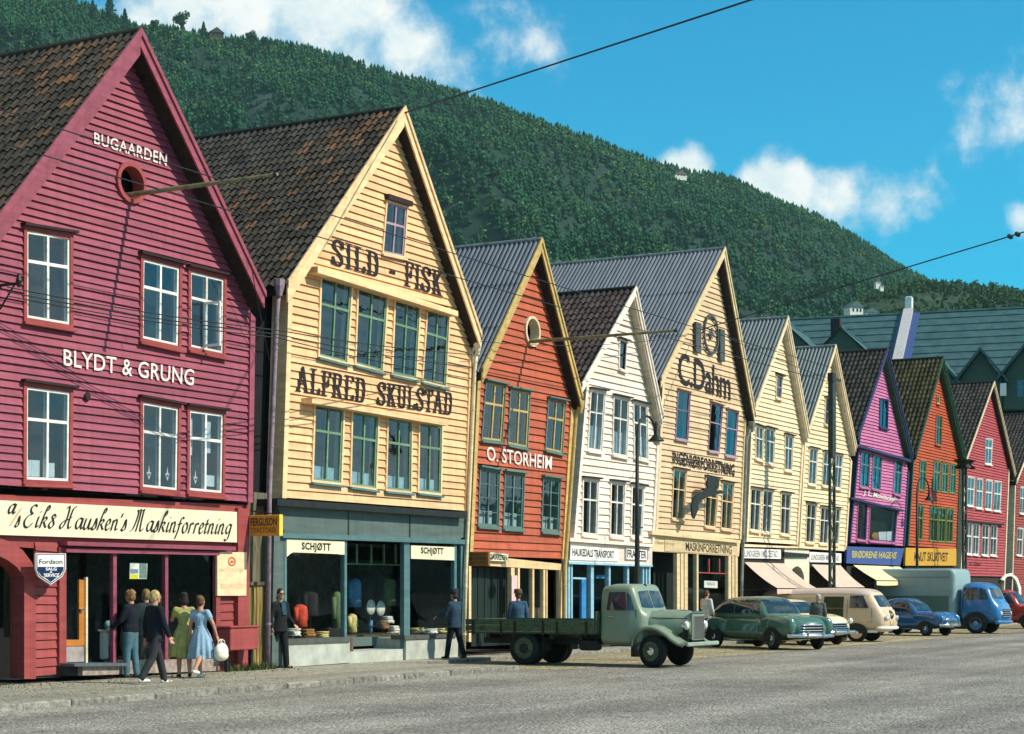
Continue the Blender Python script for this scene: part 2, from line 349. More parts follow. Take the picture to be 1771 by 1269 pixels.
def conifer(r, tiers=3, n=5):
    V = []; F = []
    for k in range(tiers):
        z0 = .12+.27*k; rad = .30*(1-.27*k); b = len(V); top = min(1.0, z0+.45)
        for i in range(n):
            q = 2*math.pi*(i+r.uniform(-.25, .25))/n; rr = rad*r.uniform(.7, 1.25); V.append((rr*math.cos(q), rr*math.sin(q), z0+r.uniform(-.05, .04)))
        V.append((0, 0, top)); V.append((0, 0, z0+.06))
        for i in range(n): F.append((b+i, b+(i+1) % n, b+n)); F.append((b+(i+1) % n, b+i, b+n+1))
    return V, F
def roundtree(r, n=20):
    V = []; F = []
    cs = [(r.uniform(-.16, .16), r.uniform(-.16, .16), r.uniform(.35, .7), r.uniform(.16, .27)) for _ in range(4)]
    for _ in range(n):
        c = r.choice(cs); d = Vector((r.gauss(0, 1), r.gauss(0, 1), r.gauss(.25, 1))).normalized()
        p = Vector(c[:3])+d*c[3]*r.uniform(.6, 1); a = d.orthogonal().normalized(); a.rotate(Matrix.Rotation(r.uniform(0, 6.28), 3, d)); b2 = d.cross(a); a += d*r.uniform(-.5, .5); s = r.uniform(.08, .15); k = len(V)
        V += [tuple(p+a*s), tuple(p+b2*s*.8), tuple(p-a*s), tuple(p-b2*s*.8)]; F += [(k, k+1, k+2), (k, k+2, k+3)]
    return V, F
def scatter(name, T, count, protos, m_, hr, seed, jrange, label, avoid=None, ridge=0):
    r = np.random.RandomState(seed); n, M, _ = T.shape; Vs = []; Fs = []; off = 0; made = 0
    pv = [np.array(v) for v, f in protos]; pf = [np.array(f) for v, f in protos]
    tries = 0
    while made < count and tries < count*6:
        tries += 1
        i = r.uniform(0, n-1.01); j = r.uniform(*jrange) if r.rand() > ridge else r.uniform(jrange[1]-.9, jrange[1])
        a, b = int(i), int(j); u, v = i-a, j-b
        p = T[a, b]*(1-u)*(1-v)+T[a+1, b]*u*(1-v)+T[a, b+1]*(1-u)*v+T[a+1, b+1]*u*v
        q = proj(p)
        if q[0] < -180 or q[0] > 1950 or q[1] < -120 or q[1] > 800: continue
        if avoid and avoid(q[0], q[1], r): continue
        k = r.randint(len(pv)); h = r.uniform(*hr); th = r.uniform(0, 6.28); c, s = math.cos(th), math.sin(th)
        w_ = h*r.uniform(.8, 1.25)
        X = pv[k]; W = np.empty_like(X); W[:, 0] = (X[:, 0]*c-X[:, 1]*s)*w_+p[0]; W[:, 1] = (X[:, 0]*s+X[:, 1]*c)*w_+p[1]; W[:, 2] = X[:, 2]*h+p[2]-h*.08
        Vs.append(W); Fs.append(pf[k]+off); off += len(X); made += 1
    V = np.concatenate(Vs); F = np.concatenate(Fs)
    me = bpy.data.meshes.new(name); me.vertices.add(len(V)); me.vertices.foreach_set('co', V.ravel())
    me.loops.add(F.size); me.loops.foreach_set('vertex_index', F.ravel().astype(np.int32))
    me.polygons.add(len(F)); me.polygons.foreach_set('loop_start', np.arange(0, F.size, 3, dtype=np.int32)); me.polygons.foreach_set('loop_total', np.full(len(F), 3, dtype=np.int32))
    me.update(); me.validate()
    o = meobj(name, me, m_); tag(o, label, 'forest'); o['kind'] = 'stuff'; return o
rr = random.Random(11)
CP = [conifer(rr) for _ in range(6)]; DP = [roundtree(rr) for _ in range(6)]
rocks = [(470,195,60,16,.45),(560,205,36,12,.5),(360,85,40,12,.4),(1180,340,18,22,.3)]
def rockavoid(x, y, r):
    for cx, cy, a, b, s in rocks:
        if ((x-cx)/a)**2+((y-cy)/b)**2 < 1 and r.rand() < s: return True
    return False
scatter('conifer_forest', T1, 26000, CP, CONM, (3.0, 8.4), 1, (8, 43), 'dark green conifer forest covering the steep mountainside', rockavoid, .1)
scatter('leafy_forest', T1, 23000, DP, DECM, (3.2, 7.4), 2, (4, 42.6), 'mixed leafy woodland on the mountainside between the conifers', rockavoid, .05)
def fieldavoid(x, y, r): return y > 505 and x < 1680 and abs(y-(545-.12*(x-1440))) < 16 and r.rand() < .75
scatter('hill_woodland', T2, 6500, DP+CP[:2], leafmat('hill_leaf_green', (.05, .10, .022), (.026, .068, .022)), (2.8, 5.2), 5, (5, 25), 'lighter green woodland on the low hill beyond the roofs', fieldavoid, .1)

# single trees standing out on the ridge
BARK = mat('bark', (.05, .035, .025), .9)
def spray(r, n, fn, size):                       # many small leaf-clump faces
    V = []; F = []
    for _ in range(n):
        p = Vector(fn(r)); a = Vector((r.uniform(-1, 1), r.uniform(-1, 1), r.uniform(-.5, .5))).normalized(); b = a.cross(Vector((r.uniform(-1, 1), r.uniform(-1, 1), r.uniform(-1, 1)))).normalized()
        s = size*r.uniform(.6, 1.3); k = len(V); V += [p+a*s, p+b*s*.7, p-a*s, p-b*s*.7]; F.append((k, k+1, k+2, k+3))
    return V, F
def ridge_tree(px, py, hpx, kind, label, depth):
    base = D(px, py, depth); h = hpx*depth/F_; r = random.Random(int(px*7))
    t = thing('pine_tree' if kind else 'birch_tree', label, 'tree', base)
    lean = r.uniform(-.05, .05)*h
    MB().tube([(0,0,-h*.1),(lean*.3,0,h*.4),(lean,0,h*.95)], [h*.03, h*.022, h*.006], 6).build('trunk', BARK, t, local=True)
    if kind:
        def fn(q): z = q.random()**.8; rad = (1-z)*.30*h*(.55+.45*abs(math.sin(z*19)))+.01*h; a = q.uniform(0, 6.28); e = q.random()**.5; return (lean*z+rad*e*math.cos(a), rad*e*math.sin(a), h*(.12+.88*z))
    else:
        cs = [(r.uniform(-.22,.22)*h, r.uniform(-.2,.2)*h, r.uniform(.45,.85)*h, r.uniform(.12,.2)*h) for _ in range(6)]
        def fn(q):
            c = q.choice(cs); v = Vector((q.gauss(0,1), q.gauss(0,1), q.gauss(0,1))).normalized()*c[3]*q.random()**.4; return (c[0]+v.x, c[1]+v.y, c[2]+v.z)
        for k in range(4):
            c = cs[k]; 
            MB().tube([(0,0,h*.3),(c[0]*.6,c[1]*.6,c[2]*.8),(c[0],c[1],c[2])], [h*.015, h*.01, h*.004], 5).build('limb', BARK, t, local=True)
    V, F = spray(r, 900, fn, h*.042)
    obj('crown', V, F, CONM if kind else DECM, t, local=True)
for px, py, hp, k, lb in [(190,40,46,1,'tall dark conifer at the far left of the mountain ridge'),(160,34,32,1,'small dark conifer left of the tallest ridge conifer'),(216,52,34,1,'dark conifer just left of the magenta gable tip on the ridge'),
        (315,62,40,0,'bushy tree with rounded crown on the ridge right of the magenta gable'),(268,60,26,0,'low loose tree on the ridge behind the magenta gable tip'),(352,70,30,1,'slim conifer left of the hut on the ridge'),
        (412,86,22,1,'thin conifer right of the hut on the ridge'),(435,82,26,0,'pale thin-crowned tree on the ridge near the hut'),(462,88,28,0,'dense round tree on the ridge above the rock face'),(503,98,26,1,'pointed conifer on the ridge above the yellow house roof'),
        (578,112,18,1,'leftmost of three small conifers stepping down the ridge'),(620,124,20,1,'rightmost of three small conifers stepping down the ridge'),(598,118,20,1,'middle one of three small conifers stepping down the ridge'),
        (1003,252,18,1,'lone conifer spike standing up on the middle of the ridge')]:
    ridge_tree(px, py+2, hp*1.15, k, lb, 1120 if px < 900 else 1160)
# ------------------------------------------------------------------ lettering
def text_mesh(s, bold=0.0, shear=0.0, space=1.0):
    cu = bpy.data.curves.new('t', 'FONT'); cu.body = s; cu.offset = bold; cu.shear = shear; cu.space_character = space; cu.resolution_u = 3
    ob = bpy.data.objects.new('t', cu); me = bpy.data.meshes.new_from_object(ob)
    V = [(v.co.x, v.co.y) for v in me.vertices]; F = [tuple(p.vertices) for p in me.polygons]
    bpy.data.objects.remove(ob); bpy.data.curves.remove(cu); bpy.data.meshes.remove(me)
    return V, F
def crom(pts, n=7):
    if len(pts) < 3: return [Vector(p) for p in pts]
    p = [Vector(q) for q in pts]; p = [p[0]*2-p[1]]+p+[p[-1]*2-p[-2]]; out = []
    for i in range(1, len(p)-2):
        for k in range(n):
            t = k/n; a, b, c, d = p[i-1:i+3]
            out.append(.5*((2*b)+(-a+c)*t+(2*a-5*b+4*c-d)*t*t+(-a+3*b-3*c+d)*t**3))
    out.append(p[-2]); return out
def hull2(pts):
    pts = sorted(set((round(x, 5), round(y, 5)) for x, y in pts))
    def half(ps):
        h = []
        for q in ps:
            while len(h) > 1 and (h[-1][0]-h[-2][0])*(q[1]-h[-2][1])-(h[-1][1]-h[-2][1])*(q[0]-h[-2][0]) <= 0: h.pop()
            h.append(q)
        return h[:-1]
    return half(pts)+half(pts[::-1])
def pen_mesh(strokes, pen):                      # strokes drawn with a convex pen nib
    V = []; F = []
    for st in strokes:
        q = crom(st) if len(st) > 2 else [Vector(a) for a in st]
        for a, b in zip(q[:-1], q[1:]):
            h = hull2([(a[0]+x, a[1]+y) for x, y in pen]+[(b[0]+x, b[1]+y) for x, y in pen])
            if len(h) > 2: k = len(V); V += h; F.append(tuple(range(k, k+len(h))))
    return V, F
SER = {  # slab-serif capitals, unit height, (width, strokes); straight strokes are 2-point
 'I': (.42, [[(.21,0),(.21,1)],[(.08,0),(.34,0)],[(.08,1),(.34,1)]]),
 'L': (.62, [[(.2,0),(.2,1)],[(.07,0),(.55,0)],[(.07,1),(.33,1)],[(.56,0),(.56,.22)]]),
 'D': (.72, [[(.2,0),(.2,1)],[(.07,0),(.35,0)],[(.07,1),(.35,1)],[(.33,1),(.52,.93),(.6,.5),(.52,.07),(.33,0)]]),
 'S': (.62, [[(.52,.80),(.45,.97),(.28,1),(.13,.88),(.15,.68),(.32,.52),(.48,.36),(.50,.15),(.36,.0),(.18,.02),(.08,.2)],[(.54,.72),(.54,.98)],[(.07,.02),(.07,.28)]]),
 'F': (.60, [[(.2,0),(.2,1)],[(.07,0),(.33,0)],[(.07,1),(.53,1)],[(.2,.52),(.42,.52)],[(.54,.78),(.54,1)],[(.43,.4),(.43,.64)]]),
 'E': (.64, [[(.2,0),(.2,1)],[(.07,0),(.55,0)],[(.07,1),(.54,1)],[(.2,.52),(.42,.52)],[(.55,.8),(.55,1)],[(.57,0),(.57,.2)]]),
 'K': (.70, [[(.2,0),(.2,1)],[(.07,0),(.33,0)],[(.07,1),(.33,1)],[(.24,.42),(.56,1)],[(.33,.55),(.58,0)],[(.46,1),(.66,1)],[(.48,0),(.68,0)]]),
 'A': (.74, [[(.12,0),(.36,1)],[(.36,1),(.60,0)],[(.2,.33),(.52,.33)],[(.03,0),(.22,0)],[(.5,0),(.72,0)]]),
 'R': (.72, [[(.2,0),(.2,1)],[(.07,0),(.33,0)],[(.07,1),(.35,1)],[(.33,1),(.53,.94),(.55,.72),(.48,.54),(.25,.5)],[(.38,.5),(.58,0)],[(.5,0),(.68,0)]]),
 'U': (.72, [[(.2,1),(.2,.25),(.26,.05),(.40,.0),(.53,.08),(.56,.3),(.56,1)],[(.07,1),(.33,1)],[(.45,1),(.66,1)]]),
 'T': (.64, [[(.32,0),(.32,1)],[(.18,0),(.46,0)],[(.07,1),(.57,1)],[(.07,.78),(.07,1)],[(.57,.78),(.57,1)]]),
 '-': (.40, [[(.10,.45),(.28,.45)]]), ' ': (.30, [])}
SCR = {  # pointed script, x-height .5, capitals to 1
 'a': (.46, [[(.40,.44),(.26,.5),(.1,.38),(.07,.15),(.17,.02),(.3,.12),(.4,.46)],[(.41,.48),(.38,.1),(.44,.02),(.5,.1)]]),
 's': (.30, [[(.02,.02),(.14,.25),(.2,.52),(.26,.3),(.25,.08),(.12,.0),(.03,.08)]]),
 'E': (.62, [[(.56,.93),(.45,1.0),(.3,.92),(.28,.72),(.42,.6)],[(.42,.6),(.22,.52),(.06,.28),(.13,.05),(.32,.0),(.5,.18)]]),
 'i': (.22, [[(.12,.48),(.08,.1),(.13,.02),(.2,.1)],[(.17,.70),(.18,.71)]]),
 'k': (.42, [[(.05,.0),(.16,.6),(.27,.98),(.36,.93),(.30,.78)],[(.10,.28),(.24,.48),(.34,.40),(.22,.27)],[(.2,.27),(.32,.08),(.38,.03)]]),
 '&': (.40, [[(.34,.55),(.22,.62),(.16,.5),(.26,.34),(.33,.15),(.2,.0),(.07,.1),(.12,.26),(.36,.5)]]),
 'H': (.80, [[(.2,.92),(.32,1.0),(.33,.6),(.24,.18),(.1,.0),(.01,.1),(.12,.3),(.4,.42),(.56,.52)],[(.7,1.0),(.56,.9),(.48,.5),(.46,.15),(.54,.02),(.64,.1)]]),
 'u': (.46, [[(.1,.48),(.06,.12),(.14,.0),(.28,.12),(.36,.48)],[(.37,.48),(.34,.1),(.4,.02),(.46,.08)]]),
 'e': (.34, [[(.06,.2),(.24,.3),(.26,.46),(.16,.5),(.06,.3),(.08,.06),(.18,.0),(.3,.1)]]),
 'n': (.44, [[(.08,.46),(.05,.0)],[(.07,.3),(.2,.5),(.3,.42),(.28,.1),(.34,.02),(.41,.08)]]),
 "'": (.12, [[(.08,.78),(.04,.62)]]),
 'M': (.92, [[(.02,.0),(.14,.1),(.24,.4),(.3,.85),(.22,.98)],[(.3,.95),(.42,1.0),(.42,.6),(.36,.0)],[(.42,.9),(.56,1.0),(.64,.98)],[(.6,1.0),(.58,.5),(.6,.08),(.68,.02),(.78,.12)]]),
 'f': (.30, [[(.0,-.28),(.1,.1),(.16,.6),(.26,.74),(.34,.68)],[(.03,.40),(.26,.44)]]),
 'o': (.40, [[(.22,.5),(.07,.34),(.08,.08),(.2,.0),(.33,.16),(.32,.4),(.22,.5)]]),
 'r': (.32, [[(.1,.46),(.06,.0)],[(.08,.28),(.18,.48),(.29,.44)]]),
 't': (.24, [[(.14,.68),(.08,.14),(.13,.02),(.22,.1)],[(.02,.46),(.24,.47)]]),
 'g': (.44, [[(.38,.44),(.25,.5),(.1,.36),(.09,.14),(.2,.04),(.33,.18),(.4,.48)],[(.4,.48),(.33,-.12),(.2,-.3),(.08,-.24)]]), ' ': (.22, [])}
def glyph_text(s, font, pen, slant=0.0, gap=.06):
    V = []; F = []; x = 0
    for ch in s:
        wd, st = font[ch]; v, f = pen_mesh(st, pen); k = len(V)
        V += [(x+a+slant*b, b) for a, b in v]; F += [tuple(i+k for i in q) for q in f]; x += wd+gap
    return V, F
def letters(VF, q, y, m_, parent, ext=None, jit=.0012):
    """map flat lettering into a photo quad (tl, tr, br, bl) on the plane y"""
    V, F = VF; x0 = min(v[0] for v in V); x1 = max(v[0] for v in V); y0, y1 = ext or (min(v[1] for v in V), max(v[1] for v in V))
    tl, tr, br, bl = [Vector(P(a, b, y)) for a, b in q]; out = []; fs = []
    for i, f in enumerate(F):
        k = len(out)
        for j in f:
            s = (V[j][0]-x0)/(x1-x0); t = (V[j][1]-y0)/(y1-y0)
            p = bl.lerp(br, s).lerp(tl.lerp(tr, s), t); out.append((p[0], y-jit*(i % 5)/5, p[1]))
        fs.append(tuple(range(k, k+len(f))))
    o = obj('lettering', out, fs, m_, parent)
    o.data.validate()
    return o
def pr(w_, h_): return [(-w_, -h_), (w_, -h_), (w_, h_), (-w_, h_)]
def nib(l, a, t): c, s = math.cos(a)*l, math.sin(a)*l; c2, s2 = -math.sin(a)*t, math.cos(a)*t; return [(c+c2, s+s2), (c-c2, s-s2), (-c+c2, -s+s2), (-c-c2, -s-s2)]

# ------------------------------------------------------------------ houses
TILE = mat('roof_tile', (.060, .044, .030), .85, var=.4, scale=9, orand=.55, bump=.5, bscale=30, col2=(.026, .024, .018), thr=(.3, .7))
TILE2 = mat('orange_roof_tile', (.17, .080, .036), .85, var=.4, scale=9, orand=.4, bump=.5, bscale=30, col2=(.07, .04, .02))
TILEI = mat('roof_tile_far', (.055, .045, .036), .85, var=.4, scale=3, orand=.6, island=True, col2=(.024, .024, .022))
TILEI2 = mat('roof_tile_far_mossy', (.075, .060, .020), .85, var=.4, scale=3, orand=.6, island=True, col2=(.03, .03, .014))
TILEB = mat('brown_roof_tile', (.085, .050, .044), .85, var=.4, scale=6, orand=.5, bump=.4, bscale=30, col2=(.04, .028, .026))
CORR = mat('corrugated_slate', (.10, .125, .155), .5, var=.3, scale=2.2, col2=(.04, .055, .075), stretch=(.4, 3, .4), spec=.4)
CORR2 = mat('corrugated_green', (.10, .145, .15), .5, var=.3, scale=2.2, col2=(.035, .065, .07), stretch=(.4, 3, .4), spec=.4)
GUT = mat('zinc_pipe', (.22, .24, .22), .55, var=.25, scale=4)
def tile_mesh(wd=.205, ln=.36, n=6):
    V = []; F = []
    for k in range(n+1):
        u = k/n; h = .032*math.sin(2*math.pi*u)+.012
        V += [(u*wd*1.06, 0, h+.02), (u*wd*1.06, ln, h*.9-.012), (u*wd*1.06, 0, h-.012)]
    for k in range(n): a = 3*k; F += [(a, a+3, a+4, a+1), (a+2, a+5, a+3, a)]
    return V, F
def line_x(a, b):                       # x as function of z along a leaning edge
    return lambda z: a[0]+(b[0]-a[0])*(z-a[1])/(b[1]-a[1])
class House:
    def __init__(s, label, AP, LE, RE, wl, wr, zb, wall, trim, expo, roof='tile', ov=.5, depth=15, soffit=None, rows_as='objects', bw=.30, roofmat=None, zbo=None, sub=None, name='wooden_house'):
        s.wall = wall; s.trim = trim; s.open = []; s.ov = ov; s.wi = []
        s.ap = Vector(P(*AP, -ov)); s.re = Vector(P(*RE, -ov))
        s.le = Vector(P(*LE, -ov)) if LE else Vector((2*s.ap.x-s.re.x, s.re.y))
        s.wr = [P(*p, 0) for p in wr]; s.wl = [P(*p, 0) for p in wl] if wl else [(2*s.ap.x-a, b) for a, b in s.wr]
        s.xl = line_x(*s.wl); s.xr = line_x(*s.wr)
        s.zb = sum(P(*p, 0)[1] for p in zb)/len(zb); s.expo = expo; s.depth = depth; s.rows_as = rows_as; s.th = .16
        s.root = thing(name, label, 'house', ((s.xl(0)+s.xr(0))/2, 0, 0), 0, 'gabled wooden houses in the row')
        a, l, r = s.ap, s.le, s.re
        s.ml = (a.y-l.y)/(a.x-l.x); s.mr = (a.y-r.y)/(r.x-a.x)
        s.tl = s.th*math.hypot(1, s.ml); s.tr = s.th*math.hypot(1, s.mr)
        s.sof = soffit or SHADEWOOD; s.bw = bw; s.rk = roof; s.rm = roofmat
    def left(s, z): return max(s.xl(z), s.ap.x-(s.ap.y-s.tl-z)/s.ml)
    def right(s, z): return min(s.xr(z), s.ap.x+(s.ap.y-s.tr-z)/s.mr)
    def ztop(s): return s.ap.y-max(s.tl, s.tr)
    def eave(s, side):
        f = s.xl if side < 0 else s.xr; lo, hi = s.zb, s.ap.y
        for _ in range(40):
            m = (lo+hi)/2; x = f(m); zr = (s.ap.y-s.tl-s.ml*(s.ap.x-x)) if side < 0 else (s.ap.y-s.tr-s.mr*(x-s.ap.x))
            if m < zr: lo = m
            else: hi = m
        return lo
    def win(s, q, casing=None, frame=None, cw=.085, transom=.35, mull=1, bars=0, head=None, sill=True, curtain=None, fw=.05, sillm=None, pane=None, trim2=None, label=None, hw=.10, cur_m=None, bare=False):
        C = [Vector(P(a, b, -.03)) for a, b in q]
        S = lambda u, v: C[0].lerp(C[1], u).lerp(C[3].lerp(C[2], u), v)
        W = ((C[1]-C[0]).length+(C[2]-C[3]).length)/2; H = ((C[3]-C[0]).length+(C[2]-C[1]).length)/2
        def rect(u0, v0, u1, v1): return [tuple(S(u, v)) for u, v in ((u0, v0), (u1, v0), (u1, v1), (u0, v1))]
        cu, cv = cw/W, cw/H; m = MB()
        for a in ((-cu, -cv, 1+cu, 0), (-cu, 1, 1+cu, 1+cv), (-cu, 0, 0, 1), (1, 0, 1+cu, 1)): m.slab(rect(*a), -.075, .16)
        wo = m.build('window', casing or s.wall, s.root)
        s.open.append((C[0].y+cw*.6, C[3].y-cw*.6, line_x(S(-cu*.6, 0), S(-cu*.6, 1)), line_x(S(1+cu*.6, 0), S(1+cu*.6, 1))))
        s.wi.append(wo)
        fm = frame or WHITE; fu, fv = fw/W, fw/H; m = MB()
        for a in ((0, 0, 1, fv), (0, 1-fv, 1, 1), (0, fv, fu, 1-fv), (1-fu, fv, 1, 1-fv)): m.slab(rect(*a), -.045, .05)
        us = [fu]; vs = [fv]
        if transom: m.slab(rect(fu, transom-.6*fv, 1-fu, transom+.6*fv), -.05, .05); vs += [transom]
        if bars:
            t0 = transom or 0
            for k in range(1, bars+1):
                v = t0+(1-t0)*k/(bars+1); m.slab(rect(fu, v-.2*fv, 1-fu, v+.2*fv), -.035, .04); vs.append(v)
        for k in range(mull):
            u = (k+1)/(mull+1); m.slab(rect(u-.55*fu, fv, u+.55*fu, 1-fv), -.047, .047); us.append(u)
        m.build('frame', fm, wo); us.append(1-fu); vs.append(1-fv)
        for i in range(len(us)-1):
            for j in range(len(vs)-1):
                r = rect(us[i], vs[j], us[i+1], vs[j+1]); yy = -.022
                obj('pane', [(x, yy, z) for x, z in r], [(0, 3, 2, 1)], pane or GLASS, wo)
        if head is not None:
            MB().slab(rect(-cu-.06/W, -cv-hw/H, 1+cu+.06/W, -cv), -.17, .02).build('head_board', head, wo)  # dark heads carry the shadow line above the window in their colour
        if sill: MB().slab(rect(-cu-.03/W, 1+cv, 1+cu+.03/W, 1+cv+.05/H), -.14, .02).build('sill', sillm or casing or s.wall, wo)
        if curtain:
            m = MB()
            for (a, b, c, d) in curtain: m.slab(rect(a, b, c, d), .10, .104)
            m.build('curtain', cur_m or CURT, wo)
        return wo
    def cut(s, q, e=0.0):
        C = [Vector(P(a, b, -.03)) for a, b in q]
        s.open.append((max(C[0].y, C[1].y)+e, min(C[2].y, C[3].y)-e, line_x((C[0].x-e, C[0].y), (C[3].x-e, C[3].y)), line_x((C[1].x+e, C[1].y), (C[2].x+e, C[2].y))))
    def finish(s):
        R = s.root; zl, zr = s.eave(-1), s.eave(1)
        body = MB().slab([(s.left(s.zb)+.05, s.zb), (s.right(s.zb)-.05, s.zb), (s.xr(zr)-.05, zr), (s.ap.x, s.ap.y-s.tl), (s.xl(zl)+.05, zl)], .36, s.depth).build('wall', DARK, R)  # near-black core paints in unlit rooms and shaded gap sides
        # boards
        z = s.zb; rows = MB(); cb = .17
        while z < s.ztop()-.02:
            e = s.expo*rnd.uniform(.94, 1.06); z1 = min(z+e, s.ztop()-.005); zc = (z+z1)/2
            def L(q): return max(s.xl(q)+.02, s.left(q)+.0)
            def Rr(q): return min(s.xr(q)-.02, s.right(q))
            if Rr(zc)-L(zc) < .05: break
            iv = sorted((f(zc), g(zc)) for a, b, f, g in s.open if b < zc < a)
            segs = []; cur = ('L', L(zc))
            for a, b in iv:
                if a > cur[1]+.03: segs.append((cur, ('x', a)))
                if b > cur[1]: cur = ('x', b)
            if Rr(zc) > cur[1]+.03: segs.append((cur, ('R', Rr(zc))))
            for a, b in segs:
                parts = [(a, b)]
                if b[1]-a[1] > 4.2 and rnd.random() < .6:
                    c = a[1]+(b[1]-a[1])*rnd.uniform(.3, .7); parts = [(a, ('x', c-.004)), (('x', c+.004), b)]
                for a2, b2 in parts:
                    fx = lambda t, q: L(q) if t[0] == 'L' else Rr(q) if t[0] == 'R' else t[1]
                    pr_ = rnd.uniform(-.004, .004); g = .018
                    y0, y1 = -.058+pr_, -.012+pr_
                    v = [(fx(a2, z+g), y0, z+g), (fx(b2, z+g), y0, z+g), (fx(b2, z1+.01), y1, z1+.01), (fx(a2, z1+.01), y1, z1+.01)]
                    v += [(p[0], .015, p[2]) for p in v]
                    f = [(0, 1, 2, 3), (7, 6, 5, 4), (0, 4, 5, 1), (1, 5, 6, 2), (2, 6, 7, 3), (3, 7, 4, 0)]
                    if s.rows_as == 'objects': obj('board', v, f, s.wall, body)
                    else: rows.add(v, f)
            z += e
        if s.rows_as != 'objects': rows.build('board', s.wall, body, kind='stuff')
        # corner boards
        for f, sg, ze in ((s.xl, 1, zl), (s.xr, -1, zr)):
            slab('corner_board', [(f(s.zb), s.zb), (f(s.zb)+sg*cb, s.zb), (f(ze)+sg*cb, ze+.1), (f(ze), ze)], -.085, .37, s.trim, R)
        # roof
        a, l, r = s.ap, s.le, s.re; m = MB(); D_ = s.depth
        m.slab([tuple(a), tuple(l), (l.x, l.y-s.tl), (a.x, a.y-s.tl)], -s.ov, D_); m.slab([(a.x+.001, a.y), (a.x+.001, a.y-s.tr), (r.x, r.y-s.tr), tuple(r)], -s.ov, D_)
        roof = m.build('roof', s.sof, R); s.roof = roof
        for e, mm, sg in ((l, s.tl, -1), (r, s.tr, 1)):
            k = s.bw*(1 if sg < 0 else .66)*mm/s.th; u = .05*mm/s.th
            slab('bargeboard', [(a.x+.001*sg, a.y+u), (e.x, e.y+u), (e.x, e.y+u-k), (a.x+.001*sg, a.y+u-k)], -s.ov-.045, -s.ov-.001, s.trim, roof)
            slab('cover_strip', [(a.x+.001*sg, a.y+u+.03), (e.x+.02*sg, e.y+u+.03), (e.x+.02*sg, e.y+u-k*.30), (a.x+.001*sg, a.y+u-k*.30)], -s.ov-.085, -s.ov-.046, s.trim, roof)
        MB().tube([(a.x, -s.ov-.05, a.y+.05), (a.x, D_, a.y+.05)], .07, 8).build('ridge_cap', GUT if s.rk != 'tile' else TILE, roof)
        for e, sg in ((l, -1), (r, 1)): s.cover(e, sg, roof)
        # gutter and downpipe at the right eave
        return R
    def cover(s, e, sg, roof):
        a = s.ap; d = Vector((e.x-a.x, 0, e.y-a.y)); ln = d.length; d.normalize(); n = Vector((-d.z*sg, 0, d.x*sg)); n = n if n.z > 0 else -n
        D_ = s.depth; y0 = -s.ov-.06
        org = world_org(roof)
        if s.rk == 'corr':
            wv = .155; pts = []; nn = int((D_-y0)/wv)*5
            for i in range(nn+1):
                y = y0+(D_-y0)*i/nn; h = .04+.030*math.cos(2*math.pi*i/5.0)
                pts.append((y, h))
            V = []; F = []
            nr = 3
            for j in range(nr):                         # overlapping sheet courses
                t0 = ln*j/nr-.02; t1 = ln*(j+1)/nr+.06; b = len(V); lift = .004*(nr-j)
                for y, h in pts:
                    for t, li in ((t0, lift-.004), (t1, lift+.006)):
                        p = Vector((a.x, y, a.y))+d*t+n*(h+li); V.append(p)
                for i in range(nn): q = b+2*i; F.append((q, q+1, q+3, q+2))
            return obj('corrugated_sheet', V, F, s.rm or CORR, roof, smooth=False)
        wd, ex = .205, .31
        bx = Vector((0, 1, 0)); up = -d
        base, tf = tile_mesh(n=6 if sg < 0 else 2); nc = int((D_-y0)/wd); nr = int(ln/ex)+1; cand = []
        rot = Matrix((bx*1.0, up, n)).transposed() if sg < 0 else Matrix((bx, up, n)).transposed()
        for i in range(nc):
            for j in range(nr):
                o = Vector((a.x, y0+i*wd, a.y))+d*min((j+1)*ex, ln+.05)+n*.03
                q = proj(o); cand.append((q[2], i, j, o, q))
        singles = set()
        if sg < 0 and s.rows_as == 'objects' and getattr(s, 'tilepoly', None):
            poly = s.tilepoly
            def ins(x, y):
                c = False
                for k in range(len(poly)):
                    (x1, y1), (x2, y2) = poly[k], poly[k-1]
                    if (y1 > y) != (y2 > y) and x < (x2-x1)*(y-y1)/(y2-y1)+x1: c = not c
                return c
            vis = sorted([c for c in cand if ins(c[4][0], c[4][1])])[:300]; singles = {(c[1], c[2]) for c in vis}
            mt = {}
            for nm, mm in (('a', s.rm or TILE), ('b', TILE2 if not s.rm else s.rm)):
                me = bpy.data.meshes.new('roof_tile'); me.from_pydata([tuple(rot @ Vector(v)) for v in base], [], tf); me.materials.append(mm); mt[nm] = me
            for c in vis:
                pz = .24 if c[2] < 5 else .07
                ob = bpy.data.objects.new('roof_tile', mt['b' if rnd.random() < pz else 'a']); COL.objects.link(ob); ob.parent = roof
                ob.location = c[3]-org+n*rnd.uniform(0, .012); ob.rotation_euler = (rnd.uniform(-.02, .02), rnd.uniform(-.02, .02), rnd.uniform(-.02, .02))
        V = []; F = []
        for c in cand:
            if (c[1], c[2]) in singles: continue
            k = len(V); o = c[3]; V += [rot @ Vector(v)+o for v in base]; F += [tuple(i+k for i in f) for f in tf]
        obj('roof_tile', V, F, s.rmfar if getattr(s, 'rmfar', None) else TILEI, roof, kind='stuff')
